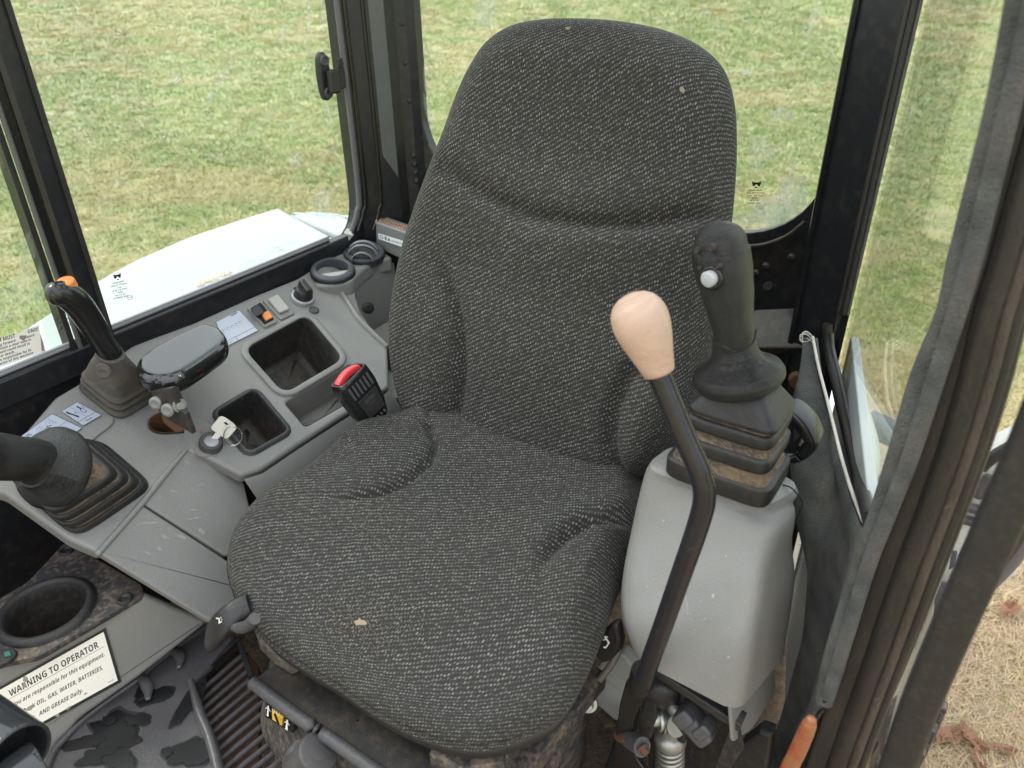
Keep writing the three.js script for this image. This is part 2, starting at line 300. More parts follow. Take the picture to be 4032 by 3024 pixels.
M.fabric = new THREE.MeshPhysicalMaterial({ map: fabricMap, roughness: 0.95, bumpMap: fabricBump, bumpScale: 0.0012, sheen: 0.25, sheenRoughness: 0.6, sheenColor: rgb(0.3, 0.3, 0.3) });

function canvasTex(w, h, draw) {
  const c = document.createElement('canvas'); c.width = w; c.height = h; const x = c.getContext('2d'); draw(x, w, h);
  const t = new THREE.CanvasTexture(c); t.colorSpace = THREE.SRGBColorSpace; t.anisotropy = 8; return t;
}
const print = (w, h, draw, o = {}) => std({ map: canvasTex(w, h, draw), roughness: 0.5, side: THREE.DoubleSide, ...o });

/* ---------- ground ---------- */
const GY = -0.62;
const groundY = (x, z) => { const s = -(x - 0.3) * 0.55 - (z - 0.2) * 0.83; const q = Math.max(0, s - 2.2); return GY + (q < 3 ? 0.13 * q * q / 6 : 0.13 * (q - 1.5)) * (q > 40 ? 40 / q : 1) + 0.03 * (vn(x * 0.7 + 50, z * 0.7 + 50, 0, 90) - 0.5); };
function turf(x, z) { // how green, how bare
  const s = -x * 0.55 - z * 0.83, t = x * 0.83 - z * 0.55;
  const g = 0.5 * fbm(t * 0.45 + 30, s * 0.95 + 12, 4, 0, 70) + 0.5 * fbm(t * 2.2 + 10, s * 3.4 + 5, 3, 0, 75);
  const b = fbm(t * 0.8 + 80, s * 1.9 + 3, 4, 0, 80);
  const left = sstep(0.6, -2.5, x + 0.25 * z);
  return { green: clamp(sstep(0.42, 0.56, g + 0.13 * (left - 0.75))), bare: sstep(0.60, 0.74, b) };
}
{
  const N = 1024, ext = 26, cx = -7, cz = -8;
  const map = texture(N, 1, (u, v) => {
    const x = cx + (u - 0.5) * ext, z = cz + (v - 0.5) * ext, { green, bare } = turf(x, z), n = fbm(u * 900, v * 900, 3, 0, 85), m = fbm(u * 260, v * 260, 3, 0, 87);
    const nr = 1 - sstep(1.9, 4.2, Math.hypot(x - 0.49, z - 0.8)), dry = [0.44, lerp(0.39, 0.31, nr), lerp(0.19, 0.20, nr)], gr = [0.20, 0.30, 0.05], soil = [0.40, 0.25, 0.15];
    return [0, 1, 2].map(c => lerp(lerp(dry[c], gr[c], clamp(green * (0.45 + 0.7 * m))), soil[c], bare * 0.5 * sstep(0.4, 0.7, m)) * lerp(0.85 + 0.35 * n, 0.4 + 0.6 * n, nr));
  });
  map.wrapS = map.wrapT = THREE.MirroredRepeatWrapping; map.repeat.set(1, 1);
  const xs = [], add = (a, b, n) => { for (let i = 0; i < n; i++) xs.push(a + (b - a) * i / n); };
  add(-300, -40, 10); add(-40, -20, 20); add(-20, 20, 130); add(20, 40, 12); add(40, 300, 10); xs.push(300);
  const p = [], uv = [], ix = [], n = xs.length;
  for (const z of xs) for (const x of xs) { p.push(x, groundY(x, z), z); uv.push((x - cx) / ext + 0.5, (z - cz) / ext + 0.5); }
  for (let j = 0; j < n - 1; j++) for (let i = 0; i < n - 1; i++) { const k = j * n + i; ix.push(k, k + n, k + 1, k + 1, k + n, k + n + 1); }
  const g = new THREE.BufferGeometry(); g.setAttribute('position', new THREE.Float32BufferAttribute(p, 3)); g.setAttribute('uv', new THREE.Float32BufferAttribute(uv, 2)); g.setIndex(ix); g.computeVertexNormals();
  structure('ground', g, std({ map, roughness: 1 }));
}
{ // short mown grass, half of it straw: blades in tufts
  const mkTuft = (nb, L, w, lay, seed) => {
    const p = [], nr = []; let s = seed; const R = () => { s = (s * 1664525 + 1013904223) >>> 0; return s / 4294967296; };
    for (let b = 0; b < nb; b++) {
      const a = R() * 6.283, x0 = (R() - 0.5) * 0.05, z0 = (R() - 0.5) * 0.05, l = L * (0.5 + R()), lean = lay * (0.3 + R()), cx = Math.cos(a), cz = Math.sin(a), px = -cz * w * (0.6 + R() * 0.8), pz = cx * w * (0.6 + R() * 0.8);
      const Pt = t => [x0 + cx * l * lean * t * t, l * (t * (1 - 0.45 * lean * t)) , z0 + cz * l * lean * t * t];
      const A = Pt(0), B = Pt(0.55), C = Pt(1), tri = (q) => { for (const k of q) { p.push(...k); nr.push(0.25 * cx, 1, 0.25 * cz); } };
      const l0 = [A[0] - px, A[1], A[2] - pz], r0 = [A[0] + px, A[1], A[2] + pz], l1 = [B[0] - px, B[1], B[2] - pz], r1 = [B[0] + px, B[1], B[2] + pz];
      tri([l0, r0, l1]); tri([r0, r1, l1]); tri([l1, r1, C]);
    }
    const g = new THREE.BufferGeometry(); g.setAttribute('position', new THREE.Float32BufferAttribute(p, 3)); g.setAttribute('normal', new THREE.Float32BufferAttribute(nr, 3)); return g;
  };
  const mat = new THREE.MeshPhysicalMaterial({ color: 0xffffff, roughness: 0.9, side: THREE.DoubleSide, transmission: 0.4, thickness: 0 });
  const kinds = [['dry_grass', mkTuft(15, 0.05, 0.0013, 1.25, 5), 0], ['green_grass', mkTuft(14, 0.05, 0.0017, 0.8, 9), 1]];
  const spots = [[], []];
  const area = [[-11, 4, -13, 2.5]];
  let tries = 0;
  while (tries++ < 520000) {
    // denser near the machine, thinner up the slope
    const s = 1.2 + 15 * Math.pow(rnd(), 1.5), ang = (rnd() - 0.5) * 1.9, base = 0.579, a = base + ang;
    const x = 0.49 - Math.sin(a) * s, z = 0.8 - Math.cos(a) * s;
    if (Math.abs(x + 0.1) < 0.62 && z > -0.5) continue;
    const { green, bare } = turf(x, z); if (rnd() < bare * 0.3) continue;
    const k = rnd() < (0.14 + 0.62 * green) * (0.25 + 0.75 * sstep(1.9, 4.2, s)) ? 1 : 0; spots[k].push([x, z, s]);
  }
  for (const [name, geo, k] of kinds) {
    const L = spots[k], m = new THREE.InstancedMesh(geo, mat, L.length), q = new THREE.Object3D(), c = new THREE.Color();
    L.forEach(([x, z, s], i) => {
      q.position.set(x, groundY(x, z) - 0.004, z); q.rotation.set((rnd() - 0.5) * 0.5, rnd() * 6.283, (rnd() - 0.5) * 0.5); const sc = (0.55 + 0.6 * rnd()) * (k ? 0.85 : 1) * (0.8 + 0.04 * s); q.scale.set(sc * 1.2, sc * 0.75, sc * 1.2); q.updateMatrix(); m.setMatrixAt(i, q.matrix);
      const t = rnd(), w = rnd();
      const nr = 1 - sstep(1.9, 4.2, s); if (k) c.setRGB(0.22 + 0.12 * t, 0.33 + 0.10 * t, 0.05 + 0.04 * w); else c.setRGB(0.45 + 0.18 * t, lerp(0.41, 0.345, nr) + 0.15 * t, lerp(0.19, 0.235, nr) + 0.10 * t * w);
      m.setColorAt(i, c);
    });
    m.name = name; m.castShadow = m.receiveShadow = true;
    m.userData = { kind: 'stuff', label: k ? 'short green grass growing in patches across the mown slope outside' : 'dead straw coloured grass matted over the slope outside the cab', category: 'grass' };
    scene.add(m);
  }
}

/* ---------- cab shell ---------- */
const vprism = (plan, y0, y1, b = 0.002) => plate(plan.map(([x, z]) => [x, y1, z]), y1 - y0, { n: [0, 1, 0], b });
const vbar = (pathPts, w, d, o = {}) => spine(pathPts, pathPts.map(() => [w / 2, d / 2]), { n: 20, m: 16, p: o.p || 5, ref: o.ref || [1, 0, 0] });
structure('cab_floor', uvBox(new THREE.BoxGeometry(1.2, 0.05, 1.3).translate(-0.05, -0.027, 0.32)), M.dirtFloor);
structure('unseen_cab_roof', plate([[-0.63, 1.63, -0.38], [-0.63, 1.63, 0.48], [0.53, 1.63, 0.48], [0.53, 1.63, -0.38]], 0.06, { n: [0, 1, 0], b: 0.01, holes: [{ pts: [[-0.5, 1.63, -0.26], [-0.5, 1.63, 0.38], [0.4, 1.63, 0.38], [0.4, 1.63, -0.26]], r: 0.06 }] }), M.black);  // roof out of view, kept short and opened to let more light in

const cab = thing('cab_frame', 'black painted steel cab frame, its pillars and window surrounds around the seat', 'cab frame', [-0.55, 0, 0]);
{
  // right-hand wall with the long side window opening
  const x = -0.55, W = [[x, 0.05, -0.36], [x, 0.05, 1.0], [x, 1.57, 1.0], [x, 1.57, -0.36]];
  const F = { o: [x, 0, 0], U: [0, 0, -1], V: [0, 1, 0], N: [1, 0, 0] };
  part(cab, 'side_wall', plate(W, 0.03, { F, b: 0.002, holes: [{ pts: [[x, 0.545, -0.262], [x, 0.545, 0.92], [x, 1.5, 0.92], [x, 1.5, -0.262]], r: 0.085 }], cs: 10 }), M.black);
  part(cab, 'sill_rail', [plate([[-0.548, 0.566, 0.95], [-0.548, 0.566, -0.21], [-0.548, 0.526, -0.21], [-0.548, 0.526, 0.95]], 0.022, { n: [1, 0, 0], b: 0.003, lift: 0.005 })], M.black);
  part(cab, 'pale_glass_line', [tube([[-0.556, 0.569, 0.92], [-0.556, 0.569, 0.3], [-0.556, 0.569, -0.17]], 0.0028), tube([[-0.553, 0.575, 0.92], [-0.553, 0.575, 0.3], [-0.553, 0.575, -0.17]], 0.0022)], M.rail);  // thin pale grey line along the lower edge of the glass
  // window dividing post
  const post = part(cab, 'window_post', vprism([[-0.572, 0.288], [-0.542, 0.283], [-0.540, 0.290], [-0.540, 0.313], [-0.545, 0.318], [-0.572, 0.318]], 0.54, 1.55), M.black);
  part(post, 'post_lip', vprism([[-0.5395, 0.287], [-0.536, 0.287], [-0.536, 0.293], [-0.5395, 0.293]], 0.565, 1.55, 0.001), M.seal);
  part(post, 'rubber_seal', [vprism([[-0.558, 0.320], [-0.546, 0.320], [-0.544, 0.330], [-0.558, 0.330]], 0.565, 1.55)], M.glossBlack);
  part(post, 'seal_highlight', [tube([[-0.546, 0.565, 0.3325], [-0.546, 1.0, 0.3325], [-0.546, 1.55, 0.3325]], 0.0032)], M.plateGrey);  // grey highlight line along the rubber, put into this tube's colour
  part(post, 'sliding_frame', [vprism([[-0.572, 0.3355], [-0.550, 0.3355], [-0.550, 0.343], [-0.572, 0.343]], 0.565, 1.55)], M.rubber);
  // rear right corner pillar with a channel of rubber and a flat plate
  const cp = part(cab, 'corner_pillar', vprism([[-0.552, -0.2585], [-0.538, -0.272], [-0.518, -0.292], [-0.494, -0.314], [-0.488, -0.332], [-0.470, -0.341], [-0.458, -0.352], [-0.458, -0.37], [-0.578, -0.37], [-0.578, -0.2585]], 0.05, 1.57), M.black);
  for (const [px, pz, r, m] of [[-0.549, -0.2575, 0.0055, M.lavender], [-0.5405, -0.266, 0.004, M.glossBlack], [-0.5195, -0.288, 0.0035, M.glossBlack]])
    part(cp, 'rubber_seal', tube([[px - 0.010, 0.565, pz + 0.022], [px - 0.003, 0.60, pz + 0.008], [px, 0.66, pz], [px, 1.0, pz], [px, 1.56, pz]], r, { m: 30 }), m);
  part(cp, 'pillar_plate', plate([[-0.5125, 0.705, -0.2945], [-0.4925, 0.660, -0.3125], [-0.4925, 1.56, -0.3125], [-0.5125, 1.56, -0.2945]], 0.004, { n: [0.6, 0, 0.8], lift: 0.003, b: 0.001, r: 0.004 }), M.plateGrey);
  for (let i = 0; i < 4; i++) part(cp, 'weld_spot', turned([-0.474 + i * 0.001, 0.700 - i * 0.016, -0.3385], [0.4, 0.1, 0.9], [[0.006, -0.003], [0.0055, 0.0012], [0.003, 0.0024]], 12), M.blackDirty);
  for (const [px, py] of [[-0.477, 0.93], [-0.476, 0.865], [-0.474, 0.80]]) part(cp, 'weld_spot', turned([px, py, -0.3385], [0.4, 0, 0.9], [[0.0055, -0.003], [0.0045, 0.001], [0.002, 0.0016]], 10), M.blackDirty);
  // rear wall with its window opening
  const RF = { o: [0, 0, -0.352], U: [1, 0, 0], V: [0, 1, 0], N: [0, 0, 1] };
  part(cab, 'rear_wall', plate([[-0.56, 0.02, -0.352], [0.342, 0.02, -0.352], [0.342, 1.57, -0.352], [-0.56, 1.57, -0.352]], 0.02, { F: RF, cs: 14, holes: [{ pts: [[-0.463, 0.652, -0.352], [0.283, 0.652, -0.352], [0.283, 1.50, -0.352], [-0.463, 1.50, -0.352]], r: 0.16 }] }), M.black);
  part(cab, 'rear_seal', [tube([[-0.4441,0.7221,-0.3505], [-0.4243,0.6915,-0.3505], [-0.40, 0.665, -0.346], [-0.33, 0.636, -0.346], [-0.1, 0.632, -0.346], [0.1, 0.634, -0.346], [0.1873,0.641,-0.346], [0.2331,0.6621,-0.346], [0.2552,0.6848,-0.346], [0.2611,0.6929,-0.346]], 0.0028, { m: 60 })], M.tanSeal);
  part(cab, 'rear_ledge', plate([[0.1868,0.5208,-0.33], [0.2083,0.5545,-0.33], [0.31, 0.575, -0.33], [0.31, 0.535, -0.27], [0.2098,0.5028,-0.28]], 0.02, { n: [0, 1, 0.3], b: 0.003 }), M.blackDirty);
  part(cab, 'rear_bracket', plate([[0.1732,0.4261,-0.2], [0.18,0.5264,-0.2], [0.2071,0.5377,-0.2], [0.2508,0.4266,-0.2]], 0.03, { n: [0, 0.3, 1], b: 0.004 }), M.dusty);
  for (const [a, b] of [[0.2155,0.612,-0.349], [0.251,0.6336,-0.349], [0.2017,0.5975,-0.349]].map(p => [p, 1])) part(cab, 'rivet', turned(a, [0, 0, 1], [[0.0065, -0.002], [0.006, 0.0016], [0.003, 0.0032]], 14), M.seal);
  part(cab, 'bolt_hole', turned([0.2314,0.5934,-0.318], [0, 0.5, 1], [[0.007, -0.003], [0.0068, 0.0062]], 16), M.hole);
  // rear left pillar
  const rp = part(cab, 'rear_pillar', vprism([[0.276, -0.345], [0.281, -0.292], [0.287, -0.288], [0.345, -0.262], [0.350, -0.268], [0.360, -0.264], [0.348, -0.34]], 0.05, 1.57), M.black);
  part(rp, 'pillar_lip', vprism([[0.2795, -0.2905], [0.2815, -0.2865], [0.288, -0.284], [0.288, -0.287]], 0.2, 1.56, 0.0006), M.glossBlack);
  part(rp, 'pillar_hole', turned([0.3078,0.4708,-0.274], [0.4, 0, 0.9], [[0.012, -0.008], [0.0118, 0.0045]], 20), M.rust);
  for (const [px, pz, r, m] of [[0.346, -0.2615, 0.0035, M.seal], [0.3525, -0.259, 0.0038, M.rubber], [0.3585, -0.2575, 0.0016, M.graphite]])
    part(rp, 'rubber_seal', tube([[px, 0.60, pz], [px, 0.9, pz], [px, 1.56, pz]], r, { m: 20 }), m);
  // left wall below the quarter window, and its sill of dusty rubber
  part(cab, 'left_wall', plate([[0.352, 0.02, -0.30], [0.475, 0.02, 0.197], [0.475, 0.56, 0.197], [0.352, 0.548, -0.30]], 0.012, { n: [-0.97, 0, 0.24], lift: -0.012 }), M.white);
  part(cab, 'quarter_sill', tube([[0.335,0.5784,-0.262], [0.3414,0.5475,-0.26], [0.3589,0.5202,-0.24], [0.3887,0.5051,-0.17], [0.4356,0.5176,-0.02], [0.4696,0.5789,0.15]], 0.0075, { m: 40 }), M.seal);
  part(cab, 'sill_bead', tube([[0.344,0.5686,-0.256], [0.3509,0.5453,-0.254], [0.3681,0.522,-0.234], [0.396,0.5107,-0.164], [0.4416,0.5238,-0.014], [0.4718,0.5856,0.15]], 0.0026, { m: 40 }), M.lavender);
  // front corner posts and header, behind and beside the camera
  part(cab, 'front_post', [vprism([[-0.57, 0.96], [-0.51, 0.96], [-0.51, 1.02], [-0.57, 1.02]], 0.0, 1.57)], M.black);
}
// door post with its stack of rubber strips: each follows the post from roof to floor
{
  const y = [-200, 0, 230, 411, 560, 700, 823, 984, 1133, 1234, 1421, 1510, 1660, 1760];
  const lines = {
    felt: [[0.4682,1.0708,0.2],[0.4743,1.0233,0.2],[0.478,0.9622,0.2],[0.4811,0.9083,0.2],[0.4838,0.8594,0.2],[0.4847,0.8163,0.2],[0.4812,0.7588,0.2],[0.4822,0.6881,0.2],[0.4796,0.6275,0.2],[0.4775,0.5562,0.2],[0.4773,0.4394,0.2],[0.4784,0.3774,0.2]],
    groove: [[0.4782,1.0708,0.188],[0.4813,1.0227,0.188],[0.4839,0.9608,0.188],[0.4872,0.9062,0.188],[0.4896,0.8566,0.188],[0.4904,0.8129,0.188],[0.4905,0.7557,0.188],[0.4906,0.6839,0.188],[0.4865,0.6072,0.188],[0.4827,0.549,0.188],[0.4818,0.4301,0.188],[0.4844,0.3682,0.188],[0.4789,0.2432,0.188],[0.4752,0.1483,0.188]],
    strip: [[0.4851,1.0704,0.2],[0.4884,1.0236,0.2],[0.49,0.9633,0.2],[0.4919,0.9099,0.2],[0.494,0.8615,0.2],[0.4947,0.8188,0.2],[0.4962,0.7634,0.2],[0.4975,0.6939,0.2],[0.496,0.6205,0.2],[0.4942,0.5649,0.2],[0.4927,0.4493,0.2],[0.4917,0.3868,0.2],[0.4899,0.2683,0.2],[0.4884,0.1781,0.2]],
    broad: [[0.4965,1.0701,0.2],[0.5003,1.0239,0.2],[0.5022,0.9643,0.2],[0.5045,0.9117,0.2],[0.5065,0.864,0.2],[0.5077,0.822,0.2],[0.5116,0.7681,0.2],[0.5132,0.6999,0.2],[0.5123,0.628,0.2],[0.5112,0.5738,0.2],[0.5105,0.4608,0.2],[0.5099,0.3998,0.2],[0.5088,0.284,0.2],[0.5079,0.1963,0.2]],
    tan: [[0.506,1.0698,0.205],[0.51,1.0245,0.205],[0.512,0.966,0.205],[0.5145,0.9145,0.205],[0.517,0.8677,0.205],[0.5186,0.8267,0.205],[0.5223,0.7739,0.205],[0.5245,0.7073,0.205],[0.5241,0.6371,0.205],[0.5235,0.5843,0.205],[0.5232,0.474,0.205],[0.5224,0.4142,0.205],[0.5218,0.3016,0.205],[0.5213,0.2161,0.205]],
    thin: [[0.5112,1.0697,0.205],[0.5153,1.0246,0.205],[0.5176,0.9665,0.205],[0.5201,0.9153,0.205],[0.5229,0.8689,0.205],[0.5247,0.8282,0.205],[0.5284,0.7758,0.205],[0.5309,0.7097,0.205],[0.5308,0.6402,0.205],[0.5306,0.588,0.205],[0.5302,0.4785,0.205],[0.5293,0.4191,0.205],[0.5289,0.3075,0.205],[0.5283,0.2226,0.205]],
    edge: [[0.5143,1.0697,0.2],[0.5185,1.0244,0.2],[0.521,0.966,0.2],[0.5235,0.9145,0.2],[0.5262,0.8679,0.2],[0.5276,0.8269,0.2],[0.532,0.7744,0.2],[0.5344,0.708,0.2],[0.5343,0.6381,0.2],[0.5338,0.5855,0.2],[0.5322,0.4748,0.2],[0.5304,0.4143,0.2],[0.5281,0.3001,0.2],[0.5266,0.2137,0.2]],
  };
  const dp = part(cab, 'door_post', spine([[0.4918,1.0708,0.165],[0.4957,1.0217,0.165],[0.4978,0.9583,0.165],[0.5002,0.9023,0.165],[0.5027,0.8516,0.165],[0.5038,0.8069,0.165],[0.508,0.7496,0.165],[0.5094,0.6769,0.165],[0.5102,0.6012,0.165],[0.5096,0.5439,0.165],[0.5102,0.4249,0.165],[0.5095,0.3601,0.165],[0.509,0.238,0.165],[0.508,0.145,0.165]], y.map(() => [0.026, 0.012]), { n: 20, p: 6, m: 60, ref: [1, 0, 0] }), M.blackDirty);
  part(dp, 'seal_strip', spine(lines.strip, y.map(() => [0.0105, 0.006]), { n: 18, p: 3.5, m: 60 }), M.seal);
  part(dp, 'seal_strip', spine(lines.broad, y.map(() => [0.0115, 0.0125]), { n: 22, p: 2.4, m: 60 }), M.seal);
  part(dp, 'seal_strip', spine(lines.tan, y.map(() => [0.0055, 0.0078]), { n: 16, p: 2.4, m: 60 }), M.tanSeal);
  part(dp, 'seal_strip', spine(lines.thin, y.map(() => [0.0042, 0.007]), { n: 16, p: 2.6, m: 60 }), M.seal);
  part(dp, 'seal_strip', spine(lines.edge, y.map(() => [0.0035, 0.009]), { n: 16, p: 3, m: 60 }), M.rubber);
  const felt = thing('felt_lining', 'grey felt lining hanging below the rear quarter window and rolled up the door post', 'lining', [0.45, 0, 0.1]);
  part(felt, 'felt_roll', [spine(lines.felt, lines.felt.map((_, i) => [0.0118 - (i > 8 ? 0.001 : 0) + 0.0012 * Math.sin(i * 2.1), 0.011]), { n: 24, p: 2.4, m: 90 }), spine([[0.4741,1.0703,0.222],[0.4786,1.0247,0.222],[0.4819,0.9661,0.222],[0.4848,0.9144,0.222],[0.487,0.8674,0.222],[0.4879,0.826,0.222],[0.4876,0.7718,0.222],[0.4872,0.7035,0.222],[0.4839,0.6386,0.222],[0.4811,0.5763,0.222],[0.4811,0.4644,0.222],[0.4806,0.4072,0.222]], lines.felt.map((_, i) => [0.0064, 0.0064]), { n: 14, m: 70 })], M.felt);
  // the hanging sheet: pairs of left and right border points from its tip down
  const Lf = [[0.3137,0.5594,-0.245], [0.3184,0.5368,-0.22], [0.3228,0.5063,-0.18], [0.3348,0.4711,-0.13], [0.3512,0.4399,-0.09], [0.3758,0.3991,-0.05], [0.4031,0.371,-0.01], [0.4166,0.3549,0.02], [0.4322,0.3099,0.06], [0.4343,0.2726,0.09], [0.4347,0.2023,0.1], [0.4346,0.1295,0.11], [0.4403,0.0013,0.11]];
  const Rf = [[0.3201,0.5633,-0.24], [0.3416,0.5417,-0.2], [0.3693,0.5292,-0.14], [0.3957,0.5272,-0.07], [0.4212,0.528,0], [0.4434,0.541,0.07], [0.463,0.5725,0.15], [0.4736,0.5825,0.19], [0.4771,0.517,0.2], [0.4772,0.44,0.2], [0.4788,0.3732,0.2], [0.4722,0.3351,0.2], [0.4681,0.1782,0.2]];
  const cl = curveOf(Lf), cr = curveOf(Rf), NU = 26, NV = 60, pos = [], uv = [], ix = [];
  for (const side of [0, 1]) for (let j = 0; j <= NV; j++) for (let i = 0; i <= NU; i++) {
    const a = cl.getPoint(j / NV), b = cr.getPoint(j / NV), u = i / NU, p = a.clone().lerp(b, u), w = Math.sin(u * Math.PI);
    const f = 0.010 * Math.sin(u * 5.5 + j / NV * 3) * w + 0.004 * (vn(u * 7, j / NV * 9, 0, 33) - 0.5);
    p.x -= f * 0.9 - side * 0.0045; p.z += f * 0.4; pos.push(p.x, p.y, p.z); uv.push(p.z, p.y);
  }
  const w = NU + 1, h = (NV + 1) * w;
  for (let j = 0; j < NV; j++) for (let i = 0; i < NU; i++) { const k = j * w + i; ix.push(k, k + w, k + 1, k + 1, k + w, k + w + 1, h + k, h + k + 1, h + k + w, h + k + 1, h + k + w + 1, h + k + w); }
  const g = new THREE.BufferGeometry(); g.setAttribute('position', new THREE.Float32BufferAttribute(pos, 3)); g.setAttribute('uv', new THREE.Float32BufferAttribute(uv, 2)); g.setIndex(ix); g.computeVertexNormals();
  part(felt, 'felt_sheet', g, M.felt);
  part(felt, 'cut_edge', [tube(Rf.slice(0, 7).map(p => [p[0] + 0.002, p[1] + 0.001, p[2]]), 0.0021, { m: 40 })], M.cream, 'pale cut edge of the felt');
  part(felt, 'cut_edge', [tube([[0.4818,0.5695,0.222],[0.4863,0.4677,0.222],[0.4813,0.4373,0.222],[0.4814,0.4056,0.222],[0.4784,0.3979,0.222]], 0.0016, { m: 30 })], M.seal);
  // fuzz standing off the borders
  const fz = []; for (let k = 0; k < 420; k++) { const c = k % 3 ? cl : cr, t = rnd(), p = c.getPoint(t), q = p.clone().add(new THREE.Vector3((rnd() - 0.6) * 0.006, (rnd() - 0.4) * 0.005, (rnd() - 0.3) * 0.006)); fz.push(loft([ring(p, [1, 0, 0], [0, 1, 0], 0.0002, 0.0002, 3), ring(q, [1, 0, 0], [0, 1, 0], 0.0001, 0.0001, 3)], { open: true })); }
  const fm = part(felt, 'felt_fuzz', fz, M.felt); fm.userData.kind = 'stuff';
  const tw = thing('twine_knot', 'small knot of pale twine on the top tip of the felt lining', 'twine', [0.3124,0.5615,-0.236]);
  const tp = []; for (let i = 0; i < 26; i++) { const a = i * 1.13; tp.push([[0.3122,0.5629,-0.236][0] + 0.009 * Math.cos(a) * Math.cos(i * 0.37), [0.3122,0.5629,-0.236][1] + 0.0065 * Math.sin(a), [0.3122,0.5629,-0.236][2] + 0.006 * Math.sin(i * 0.7)]); }
  part(tw, 'strand', [tube(tp, 0.00055, { n: 6, m: 150 }), tube([[0.3152,0.5631,-0.234], [0.3222,0.5598,-0.234], [0.3264,0.5556,-0.236]], 0.0005, { n: 6 })], M.cream);
}

/* ---------- windows ---------- */
const stampText = (x, w, h, lines, head = true) => {
  x.clearRect(0, 0, w, h); x.save(); x.translate(w, 0); x.scale(-1, 1); // etched on the outside, so it reads mirrored from the seat
  x.fillStyle = '#101014'; x.textAlign = 'center';
  if (head) { x.beginPath(); const cx = w * 0.5, cy = 60; x.moveTo(cx - 52, 10); x.quadraticCurveTo(cx - 40, 36, cx - 18, 34); x.lineTo(cx + 18, 34); x.quadraticCurveTo(cx + 40, 36, cx + 52, 10); x.quadraticCurveTo(cx + 50, 70, cx + 34, 84); x.lineTo(cx + 14, 74); x.lineTo(cx + 10, 60); x.lineTo(cx - 10, 60); x.lineTo(cx - 14, 74); x.lineTo(cx - 34, 84); x.quadraticCurveTo(cx - 50, 70, cx - 52, 10); x.fill(); x.beginPath(); x.ellipse(cx, 96, 13, 9, 0, 0, 6.3); x.fill(); }
  x.font = 'bold 30px sans-serif'; lines.forEach((t, i) => x.fillText(t, w * 0.5, 146 + i * 33));
  x.restore();
};
const stampMat = (lines, o = {}) => std({ map: canvasTex(256, 420, (x, w, h) => { stampText(x, w, h, lines); if (o.ring) { x.strokeStyle = '#101014'; x.lineWidth = 4; x.beginPath(); x.arc(w - 40, h - 62, 30, 0, 6.3); x.stroke(); x.save(); x.translate(w - 40, h - 52); x.scale(-1, 1); x.font = 'bold 26px sans-serif'; x.fillStyle = '#101014'; x.textAlign = 'center'; x.fillText('E11', 0, 0); x.restore(); } }), transparent: true, roughness: 0.6, side: THREE.DoubleSide });
const stampA = stampMat(['TEMPERED', 'SAFETY GLASS', 'AS2', 'DOT-61  M 6', 'TINT', '18 19 20', '43R-000579'], { ring: true });
const stampB = stampMat(['TEMPERED', 'SAFETY GLASS', 'DOT 61   AS2', 'TINT', '18 19 20', '43R-00049'], { ring: true });
const pane = (pts, n) => plate(pts, 0.004, { n, b: 0 });
// smears and dried water runs on a pane: thin irregular films
const smearMat = std({ color: rgb(0.75, 0.8, 0.78), transparent: true, opacity: 0.2, roughness: 0.9, side: THREE.DoubleSide });
const chipMat = std({ color: rgb(0.8, 0.82, 0.8), transparent: true, opacity: 0.75, roughness: 0.8, side: THREE.DoubleSide });
function smears(list, U, V) { // [point, length, width, turn]
  const out = [];
  for (const [p, l, w, a] of list) { const n = 15, c = v3(p), u = v3(U), v = v3(V), P2 = []; for (let i = 0; i < n; i++) { const t = i / n * 6.283, q = 0.7 + 0.6 * rnd(), x = Math.cos(t) * l * q, y = Math.sin(t) * w * q; P2.push(c.clone().addScaledVector(u, x * Math.cos(a) - y * Math.sin(a)).addScaledVector(v, x * Math.sin(a) + y * Math.cos(a))); } const t = [], g = new THREE.BufferGeometry(); for (let i = 0; i < n; i++) t.push(...c.toArray(), ...P2[i].toArray(), ...P2[(i + 1) % n].toArray()); g.setAttribute('position', new THREE.Float32BufferAttribute(t, 3)); g.computeVertexNormals(); g.setAttribute('uv', new THREE.Float32BufferAttribute(new Float32Array(t.length / 3 * 2), 2)); out.push(g); }
  return merge(out);
}
